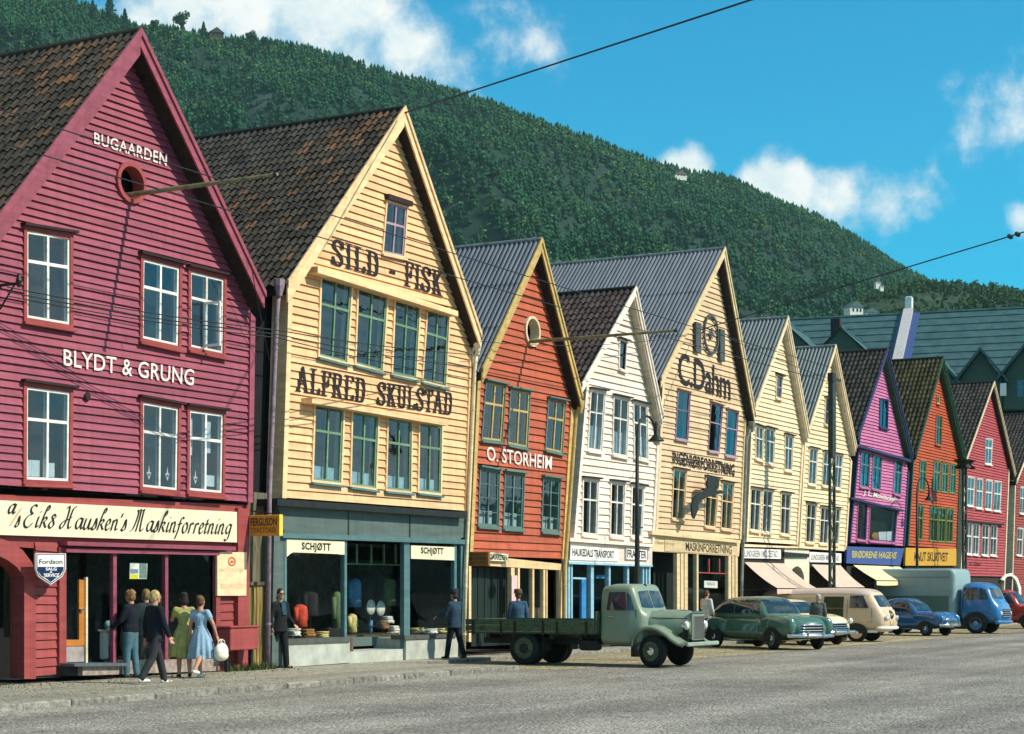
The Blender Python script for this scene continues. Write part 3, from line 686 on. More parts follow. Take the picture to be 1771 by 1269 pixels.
    def room(s, depth=4.0, m_=None):
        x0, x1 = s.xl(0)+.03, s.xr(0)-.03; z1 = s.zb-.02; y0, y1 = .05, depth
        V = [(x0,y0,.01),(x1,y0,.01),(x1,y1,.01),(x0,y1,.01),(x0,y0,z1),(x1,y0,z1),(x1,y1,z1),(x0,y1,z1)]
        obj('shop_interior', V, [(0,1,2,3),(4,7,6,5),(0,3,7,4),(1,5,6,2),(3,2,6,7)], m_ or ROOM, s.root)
        MB().box(x0-.01, x0, .04, s.depth, -.1, z1).build('side_wall', SHADEWOOD, s.root); MB().box(x1, x1+.01, .04, s.depth, -.1, z1).build('side_wall', SHADEWOOD, s.root)
def pipe(label, pts, r, m_, funnel=None):
    t = thing('drainpipe', label, 'drainpipe', pts[-1])
    MB().tube(pts, r, 8).build('pipe', m_, t, smooth=True)
    p = Vector(pts[0]); MB().lathe([(r*1.1, -.25), (r*2.2, -.02), (r*2.4, .12), (r*2.0, .13)], p, 'z', 8).build('hopper', m_, t)
    for k in range(1, len(pts)):
        a, b = Vector(pts[k-1]), Vector(pts[k])
        if (b-a).length > 1.2:
            for u in (.2, .75):
                q = a.lerp(b, u); MB().lathe([(r*1.25, -.02), (r*1.25, .02)], q, 'z', 8).build('bracket', m_, t)
CURT = mat('net_curtain', (.62, .62, .58), .9, var=.15, scale=8, stretch=(3, 1, .4))
CURTB = mat('blue_blind', (.35, .48, .52), .9, var=.12)
def zc(ox, oy, k): return lambda x, y: (ox+x/k, oy+y/k)
def hboards(q, n, y, m_, parent, name='board', th=.04, g=.012):
    C = [Vector(P(a, b, y)) for a, b in q]
    for i in range(n):
        t0, t1 = i/n, (i+1)/n
        a, b, c, d = C[3].lerp(C[0], t0), C[2].lerp(C[1], t0), C[2].lerp(C[1], t1), C[3].lerp(C[0], t1)
        v = [(a.x, y-.03, a.y+g), (b.x, y-.03, b.y+g), (c.x, y, c.y), (d.x, y, d.y)]; v += [(p[0], y+th, p[2]) for p in v]
        obj(name, v, [(0,1,2,3),(7,6,5,4),(0,4,5,1),(1,5,6,2),(2,6,7,3),(3,7,4,0)], m_, parent)
def vboards(q, n, y, m_, parent, name='plank', th=.03):
    C = [Vector(P(a, b, y)) for a, b in q]
    for i in range(n):
        t0, t1 = (i+.03)/n, (i+.97)/n; k = rnd.uniform(-.012, .012)
        slab(name, [tuple(C[3].lerp(C[2], t0)), tuple(C[3].lerp(C[2], t1)), tuple(C[0].lerp(C[1], t1)), tuple(C[0].lerp(C[1], t0))], y+k, y+th+k, m_, parent)
def glass(q, y, parent, m_=None, name='pane'):
    return obj(name, [(*[P(a, b, y)[0]], y, P(a, b, y)[1]) for a, b in q], [(0, 3, 2, 1)], m_ or SHOPGLASS, parent)
def sign(name, label, q, y0, y1, m_, cat='sign', frame=None, fw=.04):
    C = [P(a, b, y0) for a, b in q]; cx = sum(c[0] for c in C)/len(C); cz = min(c[1] for c in C)
    t = thing(name, label, cat, (cx, y0, cz)); slab('board', C, y0, y1, m_, t)
    if frame:
        m = MB(); V = [Vector(c) for c in C]; c = sum(V, Vector((0, 0)))/4
        for i in range(4):
            a, b = V[i], V[(i+1) % 4]; m.slab([tuple(a), tuple(b), tuple(b+(c-b).normalized()*fw*1.6), tuple(a+(c-a).normalized()*fw*1.6)], y0-.02, y0-.001)
        m.build('frame', frame, t)
    return t
# ---- colours
M1 = paint('magenta_red_paint', (.325, .075, .108)); M1b = paint('brick_red_paint', (.34, .065, .06)); M1d = paint('dark_red_brown', (.030, .012, .012))
M2 = paint('yellow_ochre_paint', (.86, .51, .255)); M2t = paint('pale_yellow_paint', (.88, .60, .31)); GRF = paint('green_window_paint', (.17, .29, .17)); GREY = paint('grey_green_paint', (.105, .145, .13)); GREYB = paint('blue_green_frame_paint', (.10, .20, .20))
M3 = paint('orange_red_paint', (.49, .108, .048)); M3t = paint('ochre_trim_paint', (.62, .42, .14)); M3f = paint('blue_green_window', (.12, .20, .17))
M4 = paint('white_cream_paint', (.88, .73, .59)); M5 = paint('tan_cream_paint', (.74, .52, .31)); M5t = paint('light_tan_paint', (.78, .58, .32)); M6 = paint('cream_yellow_paint', (.88, .69, .43)); M7 = paint('cream_yellow_paint_b', (.88, .68, .41))
M8 = paint('purple_pink_paint', (.52, .15, .29)); M8t = paint('dark_blue_paint', (.03, .04, .12)); M9 = paint('orange_paint', (.52, .085, .022)); M9t = paint('dark_green_trim', (.02, .08, .045)); M9g = paint('moss_green_window', (.20, .24, .07))
M10 = paint('rose_red_paint', (.42, .065, .07)); M11 = paint('dull_red_paint', (.34, .06, .045)); SOFL = paint('pale_soffit', (.50, .44, .33)); MAUVE = paint('mauve_frame', (.42, .28, .34))
BLUEW = mat('blue_glass', (.05, .10, .13), .06, var=.3, spec=.8)  # dark blue glossy glass for the dormer panes
STONE = mat('pink_grey_stone', (.36, .28, .23), .85, var=.25, scale=8, bump=.4); PLASTER = mat('grey_plaster', (.46, .47, .40), .85, var=.12, scale=3, bump=.2)
WOODP = mat('grey_brown_planks', (.15, .11, .07), .85, var=.35, scale=4, stretch=(4, 1, .3), orand=.3); YPL = mat('yellow_planks', (.34, .24, .075), .85, var=.35, scale=4, stretch=(4, 1, .3), orand=.3)
SIGNW = mat('sign_cream', (.80, .70, .47), .6, var=.06, scale=2); SIGNP = mat('sign_white', (.80, .76, .70), .6, var=.05, scale=2)

# ================= house 1, magenta
h1 = House('large magenta red gabled house at the left edge with white lettering', (240,57), None, (455,512), None, [(437,520),(428,1155)], [(0,844),(431,866)], M1, M1, .152, bw=.34, ov=.42)
h1.tilepoly = [(-60,140),(0,115),(236,62),(0,385),(-60,470)]
W1 = zc(0, 360, 2.5375)
for q, cur in (([(113,98),(302,128),(302,512),(113,480)], None), ([(624,222),(783,262),(778,605),(620,570)], None), ([(832,277),(978,312),(974,638),(832,608)], None),
               ([(112,783),(302,808),(298,1198),(110,1190)], [(.06,.78,.45,.96),(.55,.80,.80,.96)]), ([(622,850),(778,878),(773,1238),(620,1222)], None), ([(828,885),(975,905),(970,1250),(826,1237)], [(.06,.08,.25,.55),(.62,.1,.8,.5),(.55,.78,.94,.92)])):
    h1.win([W1(*p) for p in q], casing=M1b, frame=WHITE, transom=.345, head=M1d, curtain=cur, hw=.05)  # near-black heads draw the shadow line over each window
# open casement of the right upper window
slabq = [Vector(P(*W1(*p), -.05)) for p in ((838,400),(838,610))]
m = MB(); x0, z0, z1 = slabq[0].x+.45, slabq[1].y+.06, slabq[0].y
for a in ((0, .05), (.38, .43)): m.box(x0-.02, x0+.02, -.05-a[1], -.05-a[0], z0, z1)
m.box(x0-.018, x0+.018, -.43, -.1, z0, z0+.05); m.box(x0-.018, x0+.018, -.43, -.1, z1-.05, z1); cas = m.build('casement', WHITE, h1.root)
obj('pane', [(x0, -.43, z0+.05), (x0, -.1, z0+.05), (x0, -.1, z1-.05), (x0, -.43, z1-.05)], [(0,1,2,3)], GLASS, cas)
# oval hatch
def oval(h, c, rx, ry, cw, m_, hole=True):
    C = Vector(P(*c, -.05)); E = Vector(P(c[0]+rx, c[1], -.05)); U = Vector(P(c[0], c[1]-ry, -.05)); a = E.x-C.x; b = U.y-C.y; n = 28
    m = MB()
    for i in range(n):
        q0, q1 = 2*math.pi*i/n, 2*math.pi*(i+1)/n; f = lambda q, k: (C.x+(a+k)*math.cos(q), C.y+(b+k)*math.sin(q))
        m.slab([f(q0, 0), f(q1, 0), f(q1, cw), f(q0, cw)], -.10, .2)
    o = m.build('oval_hatch', m_, h.root)
    for i in range(10):
        t0 = -1+2*i/10; t1 = t0+.2; k = min(1-t0*t0 if abs(t0) < abs(t1) else 1-t1*t1, 1); w_ = (a+cw*.5)*math.sqrt(max(0, k))
        h.open.append((C.y+(b+cw*.5)*t1, C.y+(b+cw*.5)*t0, lambda z, w_=w_: C.x-w_, lambda z, w_=w_: C.x+w_))
    return C
oval(h1, (226,316), 20, 28, .09, M1b)
letters(text_mesh('BUGAARDEN', .012, 0, 1.08), [(163,228),(289,266),(288,287),(163,248)], -.068, LETTERW, h1.root)
letters(text_mesh('BLYDT & GRUNG', .010, 0, 1.05), [(110,603),(336,639),(335,667),(110,632)], -.068, LETTERW, h1.root)
m = MB(); c_ = Vector(P(151,686,-.07)); m.lathe([(.07, -.03), (.09, 0), (.07, .03)], (c_.x, -.07, c_.y), 'y', 14); m.build('vent', M1d, h1.root)
ORN = mat('pennant_white', (.7, .66, .6)); ORR = mat('pennant_red', (.5, .05, .04))
for wx, wy in ((654,1170),(735,1175),(858,1190)):                # small pennants standing in the lower windows
    c_ = Vector(P(*W1(wx, wy), .08)); o_ = MB().slab([(c_.x-.07, c_.y+.05), (c_.x, c_.y-.10), (c_.x+.07, c_.y+.05), (c_.x+.02, c_.y+.06), (c_.x, c_.y+.20), (c_.x-.02, c_.y+.06)], .08, .09).build('pennant', ORN, h1.root); MB().lathe([(.03, -.012), (.03, 0)], (c_.x, .08, c_.y+.01), 'y', 10).build('badge', ORR, o_)
h1.finish(); h1.room(4, mat('dim_room', (.05, .055, .05), .9, var=.3))
gy = .10; r1 = h1.root
pq([(-120,850),(432,873),(432,893),(-120,866)], .06, .5, 'fascia', M1b, r1)
pq([(-120,922),(430,938),(430,956),(104,951),(-120,935)], gy+.02, .3, 'fascia', M1b, r1)
s1 = sign('shop_sign', 'long cream sign with black script lettering above the magenta house shop', [(-120,859),(414.7,885.4),(412.6,938),(-120,921)], 0.0, .055, SIGNW)
letters(glyph_text("Eik & Hausken's Maskinforretning".replace('k & H', 'k& H'), SCR, nib(.05, R_(35), .016), .30, .035), [(40,872),(402,889),(402,924.5),(40,911.5)], -.006, LETTERB, s1, (0, 1))
letters(glyph_text('a', SCR, nib(.06, R_(35), .02), .3), [(14,871),(30,872),(28,889),(13,888)], -.006, LETTERB, s1, (0, .5))
letters(glyph_text('s', SCR, nib(.05, R_(35), .02), .3), [(24,893),(36,893),(35,911),(24,911)], -.006, LETTERB, s1, (0, .5))
letters(pen_mesh([[(0,0),(.4,1)]], nib(.05, R_(35), .016)), [(18,880),(38,880),(36,908),(16,908)], -.006, mat('faded_rose', (.62, .42, .34), .7), s1, (0, 1))
arch = [(-110,985),(-90,955),(-60,936),(-30,929),(0,931),(20,937),(40,952),(55,972),(62,990),(62,1174),(42,1174),(42,998),(30,981),(14,969),(0,962),(-30,959),(-60,966),(-85,985),(-88,1180),(-112,1180)]
pq(arch, .04, .4, 'gateway_arch', M1b, r1)
hboards([(60,937),(106,941),(106,1166),(60,1170)], 15, gy, M1b, r1)
pq([(103,946),(115,947),(115,1166),(103,1166)], .02, .3, 'post', M1b, r1)
awn = thing('rolled_awning', 'rolled red awning box under the script sign', 'awning', (P(262,945)[0], -.05, P(262,945)[1]))
pq([(117,936),(408,945),(408,952),(117,943)], -.14, .1, 'roller_case', M1, awn); pq([(115,948),(380,954),(380,960),(115,955)], -.06, .1, 'valance', M1, awn)
for a, b in ((196,202),(286,291),(374,379)): pq([(a,953),(b,953),(b,1146),(a,1147)], .02, .12, 'mullion', M1, r1)
for a, b in ((150,196),(202,286),(291,374)): glass([(a,953),(b,955),(b,1143),(a,1146)], .07, r1)
pq([(204,1143),(378,1139),(378,1160),(204,1166)], -.02, .35, 'plinth', STONE, r1); pq([(143,1149),(206,1147),(206,1166),(143,1168)], -.25, .3, 'plinth', STONE, r1)
MB().slab([P(112,1147,-.1), P(206,1146,-.1), P(206,1151,-.1), P(112,1152,-.1)], -.35, .8).build('door_step', mat('slate_step', (.10, .12, .14), .6), r1)
pq([(112,1152),(152,1152),(152,1168),(112,1168)], -.12, .4, 'step_base', mat('dark_step', (.04, .035, .03), .9), r1)
OR = paint('orange_varnished_wood', (.56, .20, .03))
dq = [(114,1002),(146,1003),(146,1117),(114,1117)]
door = pq([(137,1002),(146,1003),(146,1117),(137,1117)], .14, .19, 'door', OR, r1)
pq([(114,1106),(137,1106),(137,1117),(114,1117)], .14, .19, 'bottom_rail', OR, door); pq([(114,1118),(145,1118),(145,1144),(114,1145)], .13, .20, 'kick_panel', mat('zinc_panel', (.40, .33, .30), .6), door)
glass([(114,960),(137,960),(137,1106),(114,1106)], .17, door); pq([(141,1053),(146,1052),(146,1056),(139,1057)], .08, .14, 'handle', CHROME, door)
pq([(149,998),(152,998),(152,1146),(149,1146)], .1, .16, 'door_jamb', CREAM, r1)
pq([(-84,962),(42,966),(42,1175),(-84,1182)], 1.6, 1.7, 'passage_dark', DARK, r1)  # black sheet painted for the unlit depth of the passage
vboards([(8,966),(44,972),(44,1102),(8,1102)], 5, .9, WOODP, r1)
hboards([(378,958),(414,958),(414,1157),(378,1160)], 14, gy, M1b, r1); pq([(412,878),(432,880),(430,1156),(412,1158)], -.03, .3, 'corner_post', M1b, r1)
pq([(374,955),(381,955),(381,1160),(374,1160)], -.01, .09, 'post', M1b, r1)
# shield sign
SH = [(62,957),(114,957),(114,984),(108,997),(98,1004),(88,1011),(77,1004),(67,997),(62,984)]
def shrink(pts, k):
    cx, cy = 88, 980; return [(cx+(a-cx)*k, cy+(b-cy)*k) for a, b in pts]
ss = sign('shield_sign', 'white and navy shield sign on the magenta house front', SH, -.28, -.24, SIGNP); NAVY = mat('navy_enamel', (.010, .025, .085), .35)
pq(shrink(SH, .95), -.284, -.281, 'border', NAVY, ss); pq(shrink(SH, .89), -.288, -.285, 'field', SIGNP, ss)
pq([(65.5,980),(110,980),(110,985),(104,995),(96,1000),(88,1006.5),(80,1000),(71,995),(65.5,985)], -.292, -.289, 'field', NAVY, ss)
letters(text_mesh('Fordson', .01), [(68,967),(108,967),(108,975),(68,975)], -.2935, LETTERB, ss); letters(text_mesh('SALG', .03), [(79,981),(98,981),(98,986.5),(79,986.5)], -.2955, SIGNP, ss)
letters(text_mesh('&', .03), [(86,987.5),(91,987.5),(91,990.5),(86,990.5)], -.2955, SIGNP, ss); letters(text_mesh('SERVICE', .03), [(75,991.5),(103,991.5),(101,997.5),(77,997.5)], -.2955, SIGNP, ss)
MB().tube([(P(88,960,-.1)[0], -.24, P(88,962,-.24)[1]), (P(88,960,-.1)[0], .1, P(88,962,-.24)[1])], .015).build('bracket', IRON, ss)
# yellow notice board, window posters
nb = sign('notice_board', 'tall cream notice board with red emblem beside the magenta shop window', [(376,954),(427,955),(426,1030),(376,1030)], -.05, 0, mat('notice_cream', (.84, .62, .36), .6))
m = MB(); c = Vector(P(401,971,-.054))
for k in range(12):
    q0, q1 = k*.5236, (k+1)*.5236; f = lambda q, r: (c.x+r*1.3*math.cos(q), c.y+r*math.sin(q)); m.slab([f(q0, .07), f(q1, .07), f(q1, .105), f(q0, .105)], -.054, -.051)
m.slab([(c.x-.05, c.y-.03), (c.x+.06, c.y-.03), (c.x+.06, c.y+.02), (c.x-.05, c.y+.02)], -.054, -.051)
m.build('emblem', mat('red_emblem', (.62, .10, .03), .6), nb); FADE = mat('faded_print', (.80, .50, .30), .7)
for i, y in enumerate((982, 1010)): letters(text_mesh('MOTOR OLJE' if i == 0 else 'SERVICE', .01), [(381,y),(421,y),(421,y+8),(381,y+8)], -.054, FADE, nb)
ps = sign('window_poster', 'small white, yellow and blue poster hung in the shop window', [(225,973),(255,974),(254,1001),(224,1001)], .16, .165, SIGNP, 'poster')
pq([(225,993),(239,993),(239,1001),(225,1001)], .156, .159, 'print', mat('poster_yellow', (.75, .65, .03)), ps); pq([(226,984),(239,984),(239,991),(226,992)], .156, .159, 'print', mat('poster_blue', (.05, .16, .30), col2=(.3, .35, .35), scale=30), ps); pq([(241,974),(254,974),(254,1000),(241,1000)], .156, .159, 'print', mat('poster_mix', (.25, .30, .30), col2=(.05, .12, .08), scale=30), ps)
# red switch box
xb0, zb0 = P(388,1125,-.25); xb1, zb1 = P(437,1085,-.25)
bx = thing('switch_box', 'dark red metal box on legs beside the plank fence', 'box', ((xb0+xb1)/2, -.1, 0))
MB().bbox(xb0, xb1, -.42, -.06, zb0, zb1, .02).build('cabinet', M1b, bx); MB().bbox(xb0-.03, xb1+.03, -.45, -.05, zb1, zb1+.05, .02).build('lid', M1b, bx)
for sx in (xb0+.06, xb1-.1): MB().box(sx, sx+.05, -.28, -.2, 0, zb0).build('leg', IRON, bx)
# gap between house 1 and house 2: plank fence
fe = thing('plank_fence', 'yellow plank fence closing the gap between magenta and yellow houses', 'fence', (P(446,1155)[0], .25, 0))
vboards([(428,1010),(464,1010),(464,1156),(428,1157)], 7, .22, YPL, fe); vboards([(428,850),(466,853),(465,1009),(428,1009)], 5, .28, mat('weathered_sheet', (.20, .18, .11), .7, var=.3, orand=.3, stretch=(4,1,.3)), fe)
pq([(427,1006),(465,1006),(465,1012),(427,1012)], .17, .21, 'rail', WOODP, fe)
MB().box(P(428,900,.4)[0], P(468,900,.4)[0]+.3, .5, .6, 0, 9).build('gap_dark', DARK, fe)  # black sheet standing in for the shade deep in the gap
# projecting orange sign on the corner: its face looks along the street
xw, zt = P(427,891,0); _, zb_ = P(427,927,0)
fs = thing('projecting_sign', 'orange box sign with dark lettering projecting from the magenta corner', 'sign', (xw, -.4, zb_)); ORS = mat('sign_shade_orange', (.58, .24, .025), .55, var=.1)
MB().bbox(xw+.02, xw+.14, -.86, -.06, zb_, zt, .015).build('box', ORS, fs); MB().box(xw+.015, xw+.145, -.875, -.861, zb_-.005, zt+.005).build('edge', mat('sign_lit_yellow', (.80, .58, .06), .5), fs)  # face coloured as shaded orange, front edge as sunlit yellow
def ylet(VF, x, y0, y1, z0, z1, m_, parent):
    V, F = VF; a0, a1 = min(v[0] for v in V), max(v[0] for v in V); b0, b1 = min(v[1] for v in V), max(v[1] for v in V)
    o = obj('lettering', [(x, y0+(y1-y0)*(v[0]-a0)/(a1-a0), z0+(z1-z0)*(v[1]-b0)/(b1-b0)) for v in V], F, m_, parent); return o
h_ = zt-zb_
ylet(text_mesh('FERGUSON', .02), xw+.017, -.09, -.80, zb_+.48*h_, zt-.14*h_, LETTERB, fs); ylet(text_mesh('TRAKTORER', .015), xw+.017, -.09, -.80, zb_+.14*h_, zb_+.40*h_, mat('sign_brown_text', (.20, .06, .01)), fs)
MB().tube([(xw+.08, .1, zt+.12), (xw+.08, -.7, zt+.02)], .014).build('bracket', IRON, fs)

# ================= house 2, yellow
h2 = House('yellow gabled house with black serif lettering and grey green shopfront', (697,190), (495,492), (829,582), [(494,509),(483,862)], [(815,583),(806,884)], [(483,862),(806,884)], M2, M2t, .185, bw=.34, ov=.32)
h2.tilepoly = [(330,262),(697,196),(495,492),(445,505),(345,270)]
W4 = zc(400, 180, 3.339); W5 = zc(420, 440, 2.759)
for q in ([(372,95),(515,135),(490,515),(360,480)], [(548,150),(685,185),(660,555),(535,520)], [(725,195),(840,232),(820,590),(710,565)], [(880,245),(980,280),(962,628),(855,600)]):
    h2.win([W5(*p) for p in q], casing=M2t, frame=GRF, transom=.36, cw=.06, sillm=GREYB)
for q in ([(342,715),(475,740),(462,1090),(330,1075)], [(520,750),(640,775),(628,1115),(512,1098)], [(690,780),(800,800),(795,1130),(682,1118)], [(840,805),(945,820),(938,1140),(835,1128)]):
    h2.win([W5(*p) for p in q], casing=M2t, frame=GRF, transom=.34, cw=.06, curtain=[(.06,.80,.94,.96)], cur_m=CURTB, sillm=GREYB)
h2.win([W4(*p) for p in [(895,565),(1008,600),(990,880),(872,855)]], casing=M2t, frame=MAUVE, transom=.40, cw=.05, head=M1d, hw=.13)
pq([W4(500,935),W4(1310,1195),W4(1310,1225),W4(500,972)], -.34, .02, 'head_board', M2t, h2.root); pq([W5(330,682),W5(980,795),W5(980,818),W5(330,708)], -.34, .02, 'head_board', M2t, h2.root)
SP = pr(.072, .03)
def seg(s, q): letters(glyph_text(s, SER, SP, 0, .03), q, -.068, LETTERB, h2.root)
seg('SILD', [(574,411),(655,437),(655,480),(574,457)]); seg('-', [(674,466),(684,469),(684,475),(674,472)]); seg('FISK', [(699,449),(767,470),(766,514),(699,494)])
seg('ALFRED', [(512,631),(633,655),(631,697),(511,676)]); seg('SKULSTAD', [(653,659),(783,679),(781,718),(652,700)])
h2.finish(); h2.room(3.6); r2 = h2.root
pq([(480,862),(808,886),(808,896),(480,874)], -.30, .4, 'cornice', IRON, r2); pq([(481,875),(806,897),(805,934),(492,921)], -.06, .4, 'fascia', GREY, r2)
for x in (602, 708): pq([(x,884),(x+2,884),(x+2,931),(x,931)], -.068, -.055, 'joint_strip', IRON, r2)
pq([(490,921),(806,933),(806,941),(490,930)], -.12, .2, 'lintel', GREYB, r2)
pq([(474,925),(491,927),(491,1150),(470,1154)], -.04, .4, 'pilaster', GREY, r2)
for a, b, y in ((492,496,-.05),(596,600,-.05),(699,709,-.05),(786,790,-.05),(797,804,-.06)): pq([(a,930),(b,930),(b,1146),(a,1148)], y, y+.12, 'mullion', GREYB, r2)
glass([(496,932),(596,935),(596,1106),(496,1108)], .01, r2); glass([(709,940),(786,943),(786,1100),(709,1103)], .01, r2); glass([(600,938),(700,942),(700,1098),(600,1100)], .95, r2)
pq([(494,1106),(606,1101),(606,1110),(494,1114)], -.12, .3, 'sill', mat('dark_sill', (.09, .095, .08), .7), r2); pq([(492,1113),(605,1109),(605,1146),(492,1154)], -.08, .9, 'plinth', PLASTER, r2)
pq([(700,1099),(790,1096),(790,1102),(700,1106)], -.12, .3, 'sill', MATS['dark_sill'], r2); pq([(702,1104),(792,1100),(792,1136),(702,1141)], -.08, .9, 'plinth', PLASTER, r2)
pq([(604,1102),(702,1100),(702,1114),(604,1118)], .80, 1.2, 'plinth', GREY, r2); MB().box(P(604,1100)[0], P(702,1100)[0], -.02, .85, 0, .28).build('entrance_step', PLASTER, r2)
for x in (617, 642, 664, 684): pq([(x,941),(x+2,941),(x+2,974),(x,974)], .93, .97, 'muntin', GRF, r2)
pq([(600,974),(700,976),(700,978),(600,976)], .93, .97, 'muntin', GRF, r2)
for q, tq, lb in (([(496,932),(596,936),(596,959),(588,959),(585,958),(507,955),(503,957),(496,963)], [(522,937.5),(572,939.5),(572,952.5),(522,950)], 'cream shop sign with notched corners over the left display window'), ([(711,943),(786,946),(786,969),(711,966)], [(728,946),(767,947.5),(767,958.5),(728,957)], 'cream shop sign over the right display window')):
    s_ = sign('shop_sign', lb, q, -.075, -.06, SIGNP if 0 else SIGNW); letters(text_mesh('SCHJØTT', .035, 0, 1.1), tq, -.0785, LETTERB, s_, (-.03, .72))
zhi = P(480,492,-.3)[1]
pipe('mauve drainpipe on the left corner of the yellow house', [(P(483,495,-.3)[0], -.3, zhi), (P(479,540,-.18)[0], -.18, zhi-.6), (P(466,850,-.15)[0], -.15, P(466,850,-.15)[1]), (P(463,1152,-.15)[0], -.15, .02)], .055, mat('mauve_pipe', (.30, .22, .25), .5, var=.2))
pipe('cream drainpipe between the yellow and the orange red house', [(P(826,597,-.25)[0], -.25, P(826,597,-.25)[1]), (P(821,640,-.15)[0], -.15, P(821,640,-.15)[1]), (P(806,985,-.15)[0], -.15, P(806,985,-.15)[1]), (P(802,1130,-.15)[0], -.15, .02)], .05, CREAM)
# ================= house 3, orange red
U1 = zc(780, 400, 3.526); U2 = zc(780, 740, 3.7316)
h3 = House('orange red gabled house with ochre bargeboards and white name lettering', (934,417), (832,642), (1004,690), [(822,655),(808,960)], [(990,688),(972,976)], [(809,954),(970,974)], M3, M3t, .205, roof='corr', bw=.26, ov=.30)
for q, b in (([U1(210,920),U1(325,945),U2(320,85),U2(195,70)], 0), ([U1(360,965),U1(475,985),U2(485,125),U2(365,100)], 0), ([U1(592,1025),U1(692,1045),U2(710,160),U2(605,135)], 0)):
    h3.win(q, casing=M3f, frame=M3t, cw=.05, transom=.36, head=M3f, hw=.04)
for q in ([(185,265),(305,285),(298,635),(172,625)], [(345,290),(465,305),(455,650),(335,640)], [(592,325),(698,340),(690,670),(582,660)]):
    h3.win([U2(*p) for p in q], casing=M3f, frame=M3f, cw=.05, transom=None, bars=3, head=M3f, hw=.05, curtain=[(.06,.72,.94,.97)])
oval(h3, (920,573), 10.5, 22, .075, CREAM)
letters(text_mesh('O. STORHEIM', .012, 0, 1.02), [(841.6,771),(955,789),(954,812.4),(843,796)], -.068, LETTERW, h3.root)
h3.finish(); h3.room(4, mat('brown_room', (.06, .045, .03), .9)); r3 = h3.root
pq([(808,958),(972,975),(972,986),(808,976)], -.02, .3, 'lintel', M2t, r3)
for a, b in ((811,815),(884,890),(896,899),(921,924),(940,943),(945,947),(968,972)): pq([(a,975),(b,975),(b,1110),(a,1110)], .0, .12, 'mullion', M2t, r3)
pq([(815,980),(884,982),(884,1115),(815,1118)], .35, .4, 'folding_door', mat('dark_green_door', (.010, .022, .017), .6), r3)
for i in range(1, 6): pq([(815+i*11.5,982),(816+i*11.5,982),(816+i*11.5,1112),(815+i*11.5,1112)], .335, .349, 'batten', DARK, r3)
for a, b in ((899,921),(924,940)): glass([(a,982),(b,983),(b,1108),(a,1109)], .06, r3)
pq([(899,1050),(940,1051),(940,1112),(899,1114)], .3, .35, 'display_back', mat('brown_panel', (.10, .075, .045), .8), r3); pq([(955,996),(958,996),(958,1110),(955,1110)], .3, .34, 'door_edge', M3, r3)
hboards([(947,986),(968,988),(968,1108),(947,1110)], 2, .38, mat('dark_brown_door', (.035, .02, .015), .6), r3, 'door_panel')
s3 = sign('name_board', 'small cream name board above the dark green folding door', [(837,954),(879,958),(879,971),(837,969)], -.11, -.08, SIGNW); letters(text_mesh('BUGAARDEN', .02), [(839,957),(877,960),(877,969),(839,967)], -.114, LETTERB, s3)
s3b = sign('window_notice', 'pale pink notice on the post beside the dark green door', [(885,995),(895,995),(895,1040),(885,1040)], -.02, -.005, mat('pink_notice', (.80, .55, .52), col2=(.75, .40, .42), scale=9), 'notice')
xw, zt = P(808,954,0); zb_ = P(808,979,0)[1]; hs_ = zt-zb_
fs = thing('projecting_sign', 'brown wooden box sign projecting beside the orange red house', 'sign', (xw, -.4, zb_)); MB().bbox(xw, xw+.1, -.66, -.05, zb_, zt, .015).build('box', mat('sign_brown', (.28, .12, .03), .6, var=.2), fs)
for k, s_ in enumerate(('PENSJONAT', 'KAFE', 'VERKSTED')): ylet(text_mesh(s_, .01), xw-.003, -.09, -.6, zt-hs_*(.30+.28*k), zt-hs_*(.10+.28*k), mat('sign_faded_text', (.10, .045, .015)), fs)
pipe('ochre drainpipe between the orange red and the white house', [(P(1003,700,-.25)[0], -.25, P(1003,700,-.25)[1]), (P(996,720,-.12)[0], -.12, P(996,720,-.12)[1]), (P(977,985,-.12)[0], -.12, P(977,985,-.12)[1]), (P(974,1080,-.12)[0], -.12, .02)], .06, M3t)
# ================= house 4, white
h4 = House('narrow white cream gabled house with brown tiles and pale blue shopfront', (1097,500), (1004,668), (1144,722), [(1010,672),(988,935)], [(1139,728),(1128,940)], [(989,932),(1128,942)], M4, M4, .205, bw=.22, ov=.28, soffit=SOFL, roofmat=TILEB, depth=7)
h4.tilepoly = [(965,522),(1092,508),(1005,668),(1000,660)]
for q, c in (([U1(850,970),U1(935,985),U2(965,150),U2(880,135)], 1), ([U1(990,1010),U1(1080,1030),U2(1128,185),U2(1040,165)], 1), ([U1(1110,1045),U1(1190,1065),U2(1265,205),U2(1180,185)], 1)):
    h4.win(q, casing=M4, pane=GLASSD, frame=WHITE, cw=.06, transom=.36, head=IRON, hw=.045, fw=.042, curtain=[(.05,.58,.95,.97)], cur_m=CURTB)
for q in ([(850,335),(945,345),(935,690),(845,680)], [(1030,355),(1115,365),(1105,700),(1025,690)], [(1165,375),(1240,388),(1225,705),(1160,695)]):
    h4.win([U2(*p) for p in q], casing=M4, pane=GLASSD, frame=WHITE, cw=.07, transom=.36, head=IRON, hw=.05, fw=.042)
h4.win([U1(*p) for p in [(1025,665),(1065,680),(1055,845),(1022,830)]], casing=M4, frame=IRON, cw=.06, transom=.5, mull=0, head=IRON, hw=.04, fw=.03)
h4.finish(); h4.room(4); r4 = h4.root; LBL = paint('pale_blue_paint', (.30, .52, .62)); BLU = paint('bright_blue_paint', (.04, .22, .50))
pq([(986,930),(1130,941),(1130,946),(986,936)], -.16, .3, 'cornice', M4, r4); pq([(986,937),(1128,947),(1128,977),(984,971)], -.03, .3, 'fascia', M4, r4)
